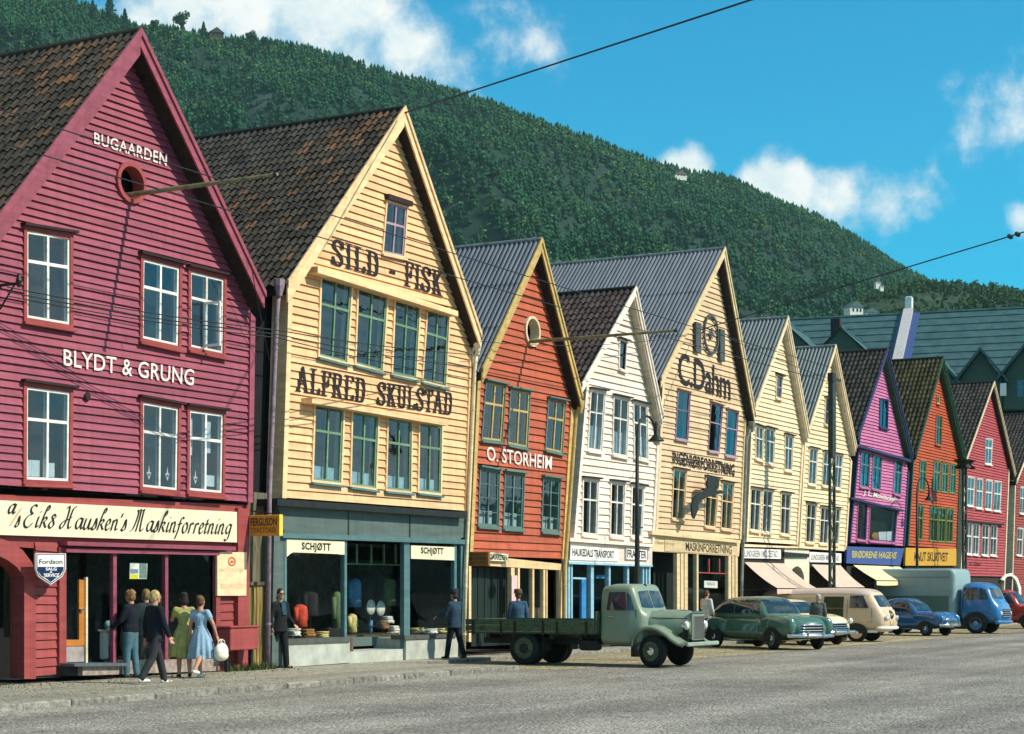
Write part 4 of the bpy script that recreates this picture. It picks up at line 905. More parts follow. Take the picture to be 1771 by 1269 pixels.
s4 = sign('shop_sign', 'white sign with black capitals under the white house windows', [(987,943),(1070,949),(1070,971),(986,968)], -.06, -.035, SIGNP); letters(text_mesh('HAUKEDALS TRANSPORT', .02, 0, .98), [(990,947.5),(1062,953),(1062,966),(990,961)], -.0635, LETTERB, s4)
s4 = sign('shop_sign', 'small framed white sign behind the street lamp post', [(1082,947),(1120,950),(1120,969),(1082,967)], -.07, -.035, SIGNP, frame=MAUVE, fw=.02); letters(text_mesh('FRAKTER', .02), [(1085,950),(1118,953),(1118,966),(1085,964)], -.0735, LETTERB, s4)
pq([(984,971),(1129,977),(1129,980),(984,975)], -.10, .2, 'lintel', LBL, r4)
for a, b in ((977,981),(983,986),(988,990.5),(1022,1027),(1053,1056),(1085,1088),(1112,1114),(1117,1119.5),(1122,1125)): pq([(a,974),(b,974),(b,1110),(a,1110)], .0, .14, 'mullion', LBL, r4)
for a, b in ((991,1022),(1027,1053),(1056,1085),(1088,1112)): glass([(a,977),(b,978),(b,1085),(a,1086)], .07, r4)
pq([(991,998),(1014,999),(1014,1002),(991,1001)], .02, .1, 'door_rail', LBL, r4); pq([(1006,1002),(1014,1002),(1014,1110),(1006,1110)], .02, .1, 'door_leaf', BLU, r4); pq([(1031,994),(1046,994),(1046,1000),(1031,1000)], .3, .31, 'window_card', BLU, r4)
# ================= house 5, tan
V3 = zc(1100, 420, 3.732); V4 = zc(1100, 740, 3.732)
h5 = House('large tan gabled house with black shop lettering and oval emblem', (1251,432), (1141,657), (1304,720), [(1142,665),(1130,919)], [(1288,730),(1279,935)], [(1130,920),(1278,936)], M5, M5t, .185, roof='corr', bw=.24, ov=.32, depth=17)
for q in ([V3(268,950),V3(345,970),V4(328,80),V4(250,65)], [V3(480,1030),V3(555,1055),V4(530,155),V4(462,145)], [V3(585,1075),V3(655,1095),V4(635,185),V4(572,175)]): h5.win(q, casing=MAUVE, frame=MAUVE, cw=.035, transom=.4, mull=0, fw=.03, head=M5, hw=.04)
for q in ([(240,265),(320,280),(303,590),(228,580)], [(448,318),(530,335),(505,640),(440,630)], [(555,350),(625,365),(610,655),(545,645)]): h5.win([V4(*p) for p in q], casing=M5, frame=M2t, cw=.05, transom=.4, mull=1, fw=.025, head=IRON, hw=.03)
letters(text_mesh('C.Dahm', .012, 0, .95), [(1174,607),(1264,641),(1263.5,693),(1174,663)], -.068, LETTERB, h5.root)
letters(text_mesh('INGENIØRFORRETNING', .032, 0, 1.08), [(1163.5,778),(1271,802.5),(1270.5,824.5),(1163.5,801)], -.0635, LETTERB, h5.root)
h5.finish(); h5.room(4, MATS['brown_room']); r5 = h5.root
pq([(1128,917),(1281,934),(1281,939),(1128,924)], -.18, .3, 'cornice', M5t, r5); pq([(1129,925),(1280,939),(1278,962),(1128,953)], -.03, .3, 'fascia', M5t, r5)
s5 = sign('shop_sign', 'tan sign with black capitals under the tan house windows', [(1150,931),(1276,941),(1275,960),(1150,953)], -.05, -.034, M5t); letters(text_mesh('MASKINFORRETNING', .014, 0, .98), [(1186,937),(1265.5,943.6),(1265.5,958.5),(1186,952)], -.0535, LETTERB, s5)
letters(text_mesh('Oljebrenner', 0, .3), [(1133,934),(1168,938),(1168,945),(1133,941)], -.054, mat('faded_brown_text', (.30, .2, .1)), r5)
for a, b in ((1171,1176),(1177.5,1182.5),(1184,1189.5),(1205,1208),(1260,1264.5),(1266,1270.5),(1272,1276)): pq([(a,957),(b,957),(b,1100),(a,1100)], -.02, .12, 'mullion', M5t, r5)
pq([(1130,953),(1171,956),(1171,1100),(1130,1100)], .7, .75, 'opening_dark', mat('opening_dark_green', (.008, .014, .011), .8), r5)  # near-black sheet standing in for the unlit opening
for a, b in ((1190,1205),(1208,1260)): glass([(a,962),(b,964),(b,1095),(a,1096)], .05, r5)
pq([(1208,989),(1260,991),(1260,993),(1208,991)], .03, .09, 'transom', M11, r5); 
for x in (1226, 1244): pq([(x,966),(x+1.5,966),(x+1.5,989),(x,989)], .03, .09, 'muntin', M11, r5)
sw_ = sign('window_card', 'white card with blue print in the tan house shop window', [(1218,1004),(1241,1005),(1241,1017),(1218,1016)], .12, .125, SIGNP, 'card'); letters(text_mesh('SALG', .01), [(1223,1007),(1236,1007.5),(1236,1012),(1223,1011.5)], .117, NAVY, sw_)
# oval emblem with two bars
em = thing('wall_emblem', 'oval ring emblem between two upright bars on the tan gable', 'emblem', (P(1231,610)[0], -.1, P(1231,610)[1])); C = Vector(P(1231,578,-.12)); a = P(1243,578,-.12)[0]-C.x; b = P(1231,545,-.12)[1]-C.y; m = MB()
for i in range(32):
    q0, q1 = 2*math.pi*i/32, 2*math.pi*(i+1)/32; f = lambda q, k: (C.x+(a*k)*math.cos(q), C.y+(b*k)*math.sin(q)); m.slab([f(q0, .92), f(q1, .92), f(q1, 1.06), f(q0, 1.06)], -.13, -.08)
EMG = mat('emblem_grey', (.07, .085, .085), .6); m.build('ring', EMG, em)
for q in ([(1204,556),(1213,559),(1213,611),(1204,607)], [(1246,568),(1254,571),(1254,626),(1246,622)]): pq(q, -.16, -.08, 'bar', EMG, em)
m = MB(); f = lambda *p: [(C.x+a*x, C.y+b*z) for x, z in p]
m.slab(f((-.45,.02),(-.05,.12),(.05,.35),(.2,.35),(.15,.1),(.5,-.02),(.45,-.12),(.05,-.02),(-.05,-.3),(-.2,-.28),(-.12,0),(-.45,-.08)), -.12, -.085); m.build('figure', EMG, em)
for x in (-.9, .9): MB().tube([(C.x+a*x, -.1, C.y+b*.6), (C.x+a*x, .02, C.y+b*.6)], .02).build('bolt', IRON, em)
# dark projecting bracket with lantern-like sign on house 5
bx_, bz_ = P(1232,838,0); br = thing('bracket_sign', 'dark animal shaped iron sign on a bracket over the tan house window', 'sign', (bx_, -.1, bz_-.3))
MB().tube([(P(1236,842,-.55)[0], 0, P(1236,842,-.55)[1]-.1), (P(1236,842,-.55)[0], -.6, P(1236,842,-.55)[1])], .03).build('arm', IRON, br)
AN = [(745,665),(770,648),(800,655),(830,690),(825,735),(805,762),(860,766),(866,784),(810,792),(745,812),(692,832),(668,868),(662,915),(634,985),(620,965),(612,880),(628,830),(650,795),(700,770),(738,745),(733,700)]
AP_ = [P(1060+x/4.533, 680+y/4.533, -.55) for x, y in AN]; slab('figure', AP_, -.58, -.52, IRON, br)
pipe('grey drainpipe between the tan and the cream house', [(P(1300,735,-.25)[0], -.25, P(1300,735,-.25)[1]), (P(1291,760,-.12)[0], -.12, P(1291,760,-.12)[1]), (P(1283,1000,-.12)[0], -.12, P(1283,1000,-.12)[1]), (P(1281,1060,-.12)[0], -.12, .02)], .06, GUT)
# ================= houses 6 and 7, cream
h6 = House('left one of the two cream yellow gabled houses with awnings', (1360.5,551), (1304,704), (1397,750), [(1297,720),(1287.6,936)], [(1388,756),(1377,942)], [(1288,936),(1377,943)], M6, M6, .18, roof='corr', roofmat=CORR2, bw=.20, ov=.26, soffit=SOFL, depth=10)
for q in ([(1306,736),(1319,741),(1318,796),(1306,792)], [(1324.5,740),(1338.5,744),(1337,803),(1323.7,800)], [(1357,752),(1370.6,756),(1368,813.7),(1356,811.8)]): h6.win(q, casing=M6, frame=WHITE, pane=GLASSD, cw=.05, transom=.36, head=IRON, hw=.03, fw=.032)
for q in ([(738,390),(805,400),(790,665),(730,655)], [(818,400),(880,410),(865,675),(810,668)], [(935,420),(995,430),(985,690),(928,680)]): h6.win([V4(*p) for p in q], casing=M6, frame=WHITE, pane=GLASSD, cw=.05, transom=.36, head=IRON, hw=.035, fw=.035)
h6.win([(1342.5,649),(1352,653),(1349.7,689),(1341,686.6)], casing=M6, frame=MAUVE, cw=.05, transom=.5, mull=0, head=IRON, hw=.03, fw=.03)
h6.finish(); h6.room(3)
h7 = House('right one of the two cream yellow gabled houses behind the mast', (1443,600), (1397,744), (1479,776), [(1389,756),(1379,943)], [(1472,776),(1461,950)], [(1379,945),(1461,952)], M7, M7, .18, roof='corr', roofmat=CORR2, bw=.20, ov=.26, soffit=SOFL, depth=10)
for q in ([(1399.6,775),(1413,778),(1409.5,838),(1397,836)], [(1424,781),(1437,784),(1434,841),(1421,839)], [(1445,786),(1456.4,788),(1452.4,844.5),(1442,843)]): h7.win(q, casing=M7, frame=WHITE, pane=GLASSD, cw=.05, transom=.36, head=IRON, hw=.03, fw=.032)
for q in ([(1394.8,871),(1410.9,874),(1406.8,938),(1392.6,937)], [(1419,876.7),(1434,879),(1430,940),(1416,939)], [(1440,879),(1452.4,880.7),(1448.4,941),(1437,939.6)]): h7.win(q, casing=M7, frame=WHITE, pane=GLASSD, cw=.05, transom=.36, head=IRON, hw=.03, fw=.032)
h7.win([(1427,688),(1433,690),(1431,735),(1425,732)], casing=M7, frame=MAUVE, cw=.05, transom=.5, mull=0, head=IRON, hw=.03, fw=.03)
h7.finish(); h7.room(3); K6 = zc(1260, 900, 7.379)
for hh, q in ((h6, [(200,300),(900,335),(900,352),(200,335)]), (h7, [(905,330),(1480,370),(1480,390),(905,352)])): pq([K6(*p) for p in q], -.14, .3, 'cornice', M6, hh.root)
for lb, q, tq, tx in (('long white sign above the left cream house awning', [(195,352),(668,372),(668,490),(195,480)], [(205,378),(625,385),(625,470),(205,465)], 'LUNDGREEN I MOLDESTAD'), ('white sign partly behind the mast on the right cream house', [(1035,400),(1440,420),(1440,540),(1035,530)], [(1055,430),(1415,445),(1415,515),(1055,505)], 'LUNDGREEN MOLDESTAD')):
    s_ = sign('shop_sign', lb, [K6(*p) for p in q], -.07, -.03, SIGNP); letters(text_mesh(tx, .012), [K6(*p) for p in tq], -.074, mat('grey_letter', (.16, .16, .15)), s_)
def gf(h, q, m_): return pq([K6(*p) for p in q], 0, .25, 'front_panel', m_, h.root)
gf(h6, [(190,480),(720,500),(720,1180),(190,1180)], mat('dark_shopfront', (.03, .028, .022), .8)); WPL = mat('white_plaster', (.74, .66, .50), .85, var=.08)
apts = [(715,350),(1030,375),(1030,1200),(965,1200),(965,720),(950,660),(925,610),(885,583),(850,590),(815,620),(800,680),(800,1200),(715,1200)]
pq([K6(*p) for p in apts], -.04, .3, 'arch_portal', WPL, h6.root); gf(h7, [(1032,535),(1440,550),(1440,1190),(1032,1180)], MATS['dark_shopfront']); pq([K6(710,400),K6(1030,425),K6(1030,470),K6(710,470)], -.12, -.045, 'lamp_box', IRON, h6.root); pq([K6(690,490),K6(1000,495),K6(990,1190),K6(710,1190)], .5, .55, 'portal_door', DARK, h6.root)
CANV = mat('awning_canvas', (.60, .44, .34), .9, var=.08, scale=3); CANV2 = mat('awning_canvas_yellow', (.78, .64, .36), .9, var=.08, scale=3)
def solveY(px, X):                                  # distance in front of the facade where photo column px meets world X
    k = (px-PX)/F_; dx, dy = VW[0]+RT[0]*k, VW[1]+RT[1]*k; return CAM.y+X/dx*dy
def awning(label, tl, tr, blx, bly, m_, sag=.12):
    x0, z0 = P(*tl, -.1); x1, _ = P(*tr, -.1); yb = solveY(blx, x0); zb2 = P(blx, bly, yb)[1]
    t = thing('awning', label, 'awning', ((x0+x1)/2, -.1, z0)); n = 10; V = []; F = []
    for k in range(n+1):
        u = k/n; y = -.1+(yb+.1)*u; z = z0+(zb2-z0)*u-sag*4*u*(1-u)*(.6)
        for x in np.linspace(x0, x1, 9): V.append((x, y, z))
    for x in np.linspace(x0, x1, 9): V.append((x, yb-.01, zb2-.22-.015*math.cos(x*14)))
    for k in range(n+1):
        for i in range(8): F.append((k*9+i, k*9+i+1, (k+1)*9+i+1, (k+1)*9+i))
    obj('canvas', V, F, m_, t, smooth=True)
    for x in (x0+.03, x1-.03): MB().tube([(x, .05, z0-1.0), (x, yb, zb2-.03)], .015).build('arm', IRON, t)
    MB().tube([(x0, yb, zb2-.02), (x1, yb, zb2-.02)], .02).build('front_bar', IRON, t)
awning('wide pinkish brown awning sloping from the left cream house', K6(205,530), K6(720,545), *K6(620,860), CANV); awning('pinkish brown awning behind the mast on the right cream house', K6(1060,560), K6(1430,575), K6(1380,850)[0], K6(1380,850)[1], CANV)
# ================= house 8, purple
Z5 = zc(1340, 500, 4.109); Z6 = zc(1400, 720, 4.229)
h8 = House('narrow purple pink gabled house above the blue shop sign', (1533,606), (1483,754), (1577,791), [(1482,771),(1466,940)], [(1571,798),(1562,942)], [(1466,940),(1562,943)], M8, M8t, .135, bw=.20, ov=.3, rows_as='stuff', depth=9, soffit=M9t)
h8.win([(1521,690),(1535,692),(1533.5,741),(1520,737)], casing=M8t, frame=M8t, cw=.05, transom=.4, fw=.04)
for q in ([(375,255),(440,270),(428,520),(365,510)], [(462,280),(525,295),(512,540),(450,525)], [(622,315),(678,325),(660,575),(608,560)]): h8.win([Z6(*p) for p in q], casing=M8, frame=GREYB, cw=.05, transom=.36, fw=.045, curtain=[(.05,.6,.95,.97)], cur_m=BLU)
h8.win([Z6(*p) for p in [(352,625),(420,640),(408,905),(340,895)]], casing=M8, frame=M8t, cw=.05, transom=None, mull=0, fw=.05); h8.win([Z6(*p) for p in [(440,655),(640,680),(620,920),(430,905)]], casing=M8, frame=M8t, cw=.05, transom=None, mull=0, fw=.05)
pq([(1483,768),(1578,795),(1577,799),(1483,772)], -.30, .1, 'jetty_board', M8t, h8.root); pq([Z6(315,592),Z6(690,682),Z6(690,696),Z6(315,606)], -.25, .1, 'jetty_board', M8t, h8.root)  # upper dark strip draws the shadow line below the gable overhang
letters(text_mesh('J. L. Mowinckels', .02, .25), [Z6(392,535),Z6(640,590),Z6(640,640),Z6(392,585)], -.07, LETTERW, h8.root); h8.finish(); h8.room(3)
for px, lb in ((1487,'left pair of orange lamps'),):
    pass
MB().ell((P(1514,928,.2)[0], .2, P(1514,928,.2)[1]), (.5, .08, .2)).build('orange_display', OR, h8.root); pq([Z6(505,845),Z6(618,840),Z6(612,915),Z6(510,912)], .1, .14, 'window_picture', SIGNP, h8.root)
s8 = sign('shop_sign', 'blue sign with yellow capitals under the purple house', [(1465,944.6),(1564,948),(1557,978),(1464,974)], -.12, -.02, mat('sign_blue', (.05, .085, .26), .5, var=.1)); letters(text_mesh('BRØDRENE HAGENS', .02), [(1474,952),(1552,954.5),(1549,966),(1474,964.5)], -.124, mat('sign_gold', (.52, .42, .06), .5), s8)
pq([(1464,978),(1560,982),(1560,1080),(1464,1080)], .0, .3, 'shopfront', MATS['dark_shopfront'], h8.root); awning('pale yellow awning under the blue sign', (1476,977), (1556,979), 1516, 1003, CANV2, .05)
# ================= house 9, orange
h9 = House('orange gabled house with green trim and moss green windows', (1629.6,620), (1583,787), (1669,793), [(1577,789),(1567,946)], [(1660,794),(1654,947)], [(1567,946),(1654,948)], M9, M9t, .14, bw=.18, ov=.3, rows_as='stuff', depth=9, soffit=M9t); h9.rmfar = TILEI2
for q in ([(805,320),(850,330),(840,545),(795,535)], [(908,325),(955,335),(945,550),(898,540)], [(968,340),(1012,348),(1003,558),(960,552)], [(1030,345),(1070,352),(1062,565),(1020,558)], [(785,645),(830,655),(820,905),(778,898)], [(880,660),(940,668),(932,915),(872,908)], [(945,668),(995,672),(988,918),(938,915)], [(1002,675),(1050,680),(1040,920),(995,918)]):
    h9.win([Z6(*p) for p in q], casing=M9g, frame=M9g, cw=.03, transom=.36, fw=.05, curtain=[(.1,.1,.9,.95)], cur_m=mat('green_blind', (.12, .17, .07), .8), sill=False)
h9.win([(1618.7,717.8),(1628.4,720),(1627,770),(1617,767.7)], casing=M9, frame=M9g, cw=.03, transom=.4, fw=.04); h9.win([Z5(1150,755),Z5(1170,758),Z5(1168,815),Z5(1148,812)], casing=M9, frame=CREAM, cw=.03, transom=None, mull=0, fw=.04)
h9.finish(); h9.room(3)
s9 = sign('shop_sign', 'orange yellow sign with black capitals under the orange house', [(1566.7,947),(1654,949),(1654,978),(1565.5,978)], -.12, -.02, mat('sign_amber', (.62, .33, .03), .5, var=.1)); letters(text_mesh('KNUT SKURTVEIT', .02), [(1582,954),(1640,955.5),(1639,971),(1581,970.5)], -.124, LETTERB, s9)
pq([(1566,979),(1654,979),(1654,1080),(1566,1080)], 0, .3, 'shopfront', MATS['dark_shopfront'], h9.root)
# ================= house 10, rose
h10 = House('rose red gabled house with white windows in rows of four', (1718,662), (1668,801), (1755,822), [(1667,803),(1655,1075)], [(1743,826),(1736,1000)], [(1660,960),(1736,990)], M10, CREAM, .14, bw=.16, ov=.25, rows_as='stuff', depth=9); h10.rmfar = TILEI
h10.zb = .05
h10.win([(1703.9,758),(1715.7,760),(1713.3,803),(1702.7,801.6)], casing=WHITE, frame=WHITE, cw=.03, transom=.36, fw=.05)
for q in ([(1155,440),(1205,448),(1195,655),(1148,650)], [(1220,453),(1265,460),(1258,672),(1213,668)], [(1288,463),(1335,470),(1325,683),(1280,678)], [(1350,473),(1400,480),(1390,692),(1342,688)], [(1145,778),(1188,783),(1180,1008),(1140,1004)], [(1197,785),(1240,790),(1232,1013),(1190,1008)], [(1262,792),(1310,798),(1302,1018),(1255,1012)], [(1325,798),(1370,804),(1362,1018),(1317,1014)]):
    h10.win([Z6(*p) for p in q], casing=WHITE, frame=WHITE, cw=.03, transom=.42, fw=.05)
pq([Z6(1140,755),Z6(1428,785),Z6(1428,797),Z6(1140,768)], -.2, .0, 'jetty_board', M1d, h10.root); h10.cut([(1660,994),(1740,997),(1740,1090),(1660,1090)])
letters(text_mesh('O. Olsen', .01, .25), [Z6(1175,1062),Z6(1255,1066),Z6(1250,1090),Z6(1172,1086)], -.07, M1d, h10.root); h10.finish()
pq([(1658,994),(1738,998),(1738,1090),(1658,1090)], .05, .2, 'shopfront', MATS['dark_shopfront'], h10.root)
# ================= house 11, cut by the frame
h11 = House('dull red house cut off by the right edge of the picture', (1803,716), (1757,833), (1845,850), [(1753,838),(1746,1070)], [(1838,852),(1832,1060)], [(1746,1000),(1832,1010)], M11, CREAM, .14, bw=.16, ov=.25, rows_as='stuff', depth=9); h11.zb = .05
for q in ([(1540,515),(1578,520),(1570,712),(1533,708)], [(1520,815),(1560,820),(1550,1018),(1510,1014)], [(1600,525),(1640,530),(1632,716),(1595,712)], [(1590,820),(1630,824),(1622,1020),(1582,1016)]): h11.win([Z6(*p) for p in q], casing=WHITE, frame=WHITE, cw=.03, transom=.42, fw=.05)
h11.finish(); pa = [(1733,1002),(1741,993),(1750,991),(1760,999),(1766,1016),(1767,1075),(1763,1075),(1762,1018),(1757,1003),(1750,996),(1742,997),(1736,1004)]
t = thing('white_arch', 'white rimmed archway between the rose red and dull red houses', 'archway', (P(1750,1075,-.1)[0], -.1, 0)); pq(pa, -.16, -.05, 'rim', WHITE, t); pq([(1736,1004),(1742,997),(1750,996),(1757,1003),(1762,1018),(1763,1075),(1736,1075)], -.055, -.04, 'opening', DARK, t)
# ---- hoist poles from the oval hatches
POLE = mat('grey_pole_wood', (.26, .24, .12), .8, var=.25, scale=5)
for lb, b, e, Yt in (('slender hoist pole sticking out of the magenta house hatch', (224,337), (480,301), -3.7), ('slender hoist pole sticking out of the orange red house hatch', (914,591), (1172,571), -5.2)):
    a = P(*b, .2); x, z = P(*b, 0); x2, z2 = P(*e, Yt)
    t = thing('hoist_pole', lb, 'pole', (x, 0, z)); MB().tube([(x, .4, z), (x+(x2-x)*.5, Yt*.5, (z+z2)/2), (x2, Yt, z2)], [.055, .045, .03], 8).build('shaft', POLE, t); MB().lathe([(.05, -.03), (.05, .03)], (x2, Yt+.05, z2), 'y', 8).build('ferrule', IRON, t)
# ---- big slate-roofed building behind, right
SLATE = mat('blue_green_slate', (.055, .125, .125), .65, var=.3, scale=1.2, bump=1.0, bscale=5, col2=(.022, .070, .075), stretch=(1, 1, 1)); GRN = mat('dark_green_wall', (.05, .10, .075), .8)  # slate roofs, and walls in one dark green
d0 = 150.0; b0 = D(1570, HY, d0); b0.z = 0
bb = thing('slate_roof_building', 'large building with blue green slate roofs behind the far houses', 'building', b0, A_-R_(90)-R_(20))
ZR, ZE, YR, YE, XA, XB = 25.4, 15.0, 9.0, -4.0, -13.0, 26.0
nc = 15
for j in range(nc):                                  # slate courses stepping up the slope
    t0, t1 = j/nc, (j+1.15)/nc; y0, z0 = YE+(YR-YE)*t0, ZE+(ZR-ZE)*t0; y1, z1 = YE+(YR-YE)*min(1, t1), ZE+(ZR-ZE)*min(1, t1)
    obj('slate_course', [(XA,y0,z0+.1),(XB,y0,z0+.1),(XB,y1,z1),(XA,y1,z1),(XA,y0,z0-.05),(XB,y0,z0-.05)], [(0,1,2,3),(4,5,1,0)], SLATE, bb, local=True)
obj('rear_roof', [(XA,YR,ZR),(XB,YR,ZR),(XB,22,ZE),(XA,22,ZE)], [(0,1,2,3)], SLATE, bb, local=True)
MB().tube([(XA,YR,ZR),(XB,YR,ZR)], .16, 6).build('ridge_cap', SLATE, bb, local=True); MB().box(XA+.4, XB-.4, YE+.5, 21.5, 0, ZE).build('wall', GRN, bb, local=True)
obj('gable_wall', [(XA+.4,YE,ZE),(XA+.4,22,ZE),(XA+.4,YR,ZR)], [(0,1,2)], GRN, bb, local=True)
def para(name, x0, x1, lift, m_): obj(name, [(x0,YE-.4,ZE-1),(x1,YE-.4,ZE-1),(x1,YR,ZR),(x0,YR,ZR),(x0,YE-.4,ZE+lift),(x1,YE-.4,ZE+lift),(x1,YR,ZR+lift),(x0,YR,ZR+lift)], [(0,3,2,1),(4,5,6,7),(0,1,5,4),(1,2,6,5),(2,3,7,6),(3,0,4,7)], m_, bb, local=True)
para('parapet', -1.6, -.8, .5, mat('pale_coping', (.50, .47, .45), .8)); para('parapet_shade', -.8, -.2, .15, mat('blue_shade', (.05, .09, .24), .6)); para('parapet_shade', -1.85, -1.6, .25, MATS['blue_shade'])  # blue strips beside the parapet paint in its shaded sides
MB().bbox(-1.5, -.9, YR, YR+.8, ZR+.3, ZR+1.5, .05).build('chimney', SIGNP, bb, local=True)
DB = mat('dark_brick', (.05, .032, .03), .9)
for x_ in (-6.6,): MB().bbox(x_-.4, x_+.4, 4, 5, 20, 24.6, .03).build('chimney', DB, bb, local=True)
MB().bbox(10, 11.4, YR-.3, YR+.6, ZR-.2, ZR+.8, .05).build('chimney', DB, bb, local=True)
for x_ in (17.4, 21.5): MB().lathe([(.2, 0), (.16, 1.0)], (x_, YR, ZR), 'z', 8).build('vent', SIGNP, bb, local=True)
para('dark_gutter', -8.2, -7.9, .12, DB) if 0 else None
def cross_gable(x, w_, zr, ye, y1):                  # roof wing running out over the long slope
    zb = zr-w_*.95
    obj('cross_roof', [(x,ye,zr),(x,y1,zr),(x-w_,y1,zb),(x-w_,ye,zb)], [(0,1,2,3)], SLATE, bb, local=True); obj('cross_roof', [(x,ye,zr),(x+w_,ye,zb),(x+w_,y1,zb),(x,y1,zr)], [(0,1,2,3)], SLATE, bb, local=True)
    obj('cross_gable', [(x-w_+.2,ye+.3,zb),(x+w_-.2,ye+.3,zb),(x,ye+.3,zr-.1)], [(0,1,2)], GRN, bb, local=True); MB().tube([(x,ye,zr),(x,y1,zr)], .12, 6).build('ridge_cap', SLATE, bb, local=True)
cross_gable(-9.5, 4.2, 23.6, -5.5, 8); cross_gable(-4.6, 2.6, 22.6, -5.0, 6); cross_gable(14.5, 4.5, 23.4, -5.0, 7)
MB().tube([(-12,-1,20.2),(-12,-1,24.2)], .25, 8).build('chimney', DB, bb, local=True)
def dormer(x, z, w_, hgt, Y):
    m = MB(); m.slab([(x-w_, z-hgt-2.6), (x+w_, z-hgt-2.6), (x+w_, z-hgt), (x, z), (x-w_, z-hgt)], Y, Y+6); d = m.build('dormer', GRN, bb, local=True)
    m = MB()
    for sg in (-1, 1): m.slab([(x, z+.05), (x+sg*(w_+.5), z-hgt-.45), (x+sg*(w_+.5), z-hgt-.2), (x, z+.35)], Y-.6, Y+6)
    m.build('dormer_roof', SLATE, d, local=True); MB().box(x+w_-.1, x+w_+.35, Y-.62, Y-.3, z-hgt-1.4, z-hgt-.45).build('bracket', SIGNP, d, local=True)
    for k in range(3): MB().box(x-.9+k*.65, x-.4+k*.65, Y-.05, Y-.01, z-hgt-1.7, z-hgt-.4).build('window', BLUEW, d, local=True)
dormer(3.1, 19.6, 1.4, 1.9, -5.2); dormer(6.3, 20.1, 1.6, 2.1, -5.2); dormer(9.9, 20.6, 1.9, 2.4, -5.2)
# ---- houses on the mountain
def hill_house(name, label, px, py, depth, wpx, hpx, wall, roofm, rh=.6):
    b = D(px, py, depth); s = depth/F_; w_ = wpx*s/2; h = hpx*s; t = thing(name, label, 'house', b, A_-R_(90)+.35, 'small houses up on the slopes')
    MB().bbox(-w_, w_, -w_*.8, w_*.8, -h, h*.55, .02).build('wall', wall, t, local=True)
    m = MB(); e = w_*1.12
    m.slab([(-e, h*.52), (e, h*.52), (0, h*(1+rh*.3))], -w_*.95, w_*.95).build('roof', roofm, t, local=True)
    for k in (-.5, .1, .6): MB().box(k*w_-.1*w_, k*w_+.12*w_, -w_*.83, -w_*.805, h*.05, h*.35).build('window', DARK, t, local=True)
    MB().box(w_*.3, w_*.5, -.1*w_, .15*w_, h*.7, h*1.25).build('chimney', wall, t, local=True)
HW = mat('far_white', (.72, .70, .62), .8); RR = mat('far_red_roof', (.30, .10, .06), .8); SR = mat('far_slate', (.08, .13, .13), .7)
hill_house('hill_villa', 'white gabled villa standing above the slate roofs', 1476, 541, 330, 26, 17, HW, SR); hill_house('hill_villa', 'pale long villa right of the white gabled villa', 1503, 548, 345, 26, 12, HW, SR); hill_house('hill_house', 'tiny white house high on the low hill', 1517, 492, 560, 9, 8, HW, SR)
hill_house('hill_house', 'tiny pale house beside the tiny white house on the hill', 1524, 498, 560, 7, 6, HW, SR); hill_house('ridge_pavilion', 'pale pavilion with red roof on the mountain ridge', 1174, 306, 1180, 22, 7, HW, RR); hill_house('ridge_hut', 'dark wooden hut on the ridge among thin trees', 373, 66, 1140, 24, 14, mat('far_brown', (.08, .05, .03), .9), mat('far_brown_roof', (.06, .05, .04), .9))
hill_house('hill_house', 'small pale house low on the slope behind the corrugated roofs', 965, 458, 420, 12, 8, HW, SR)
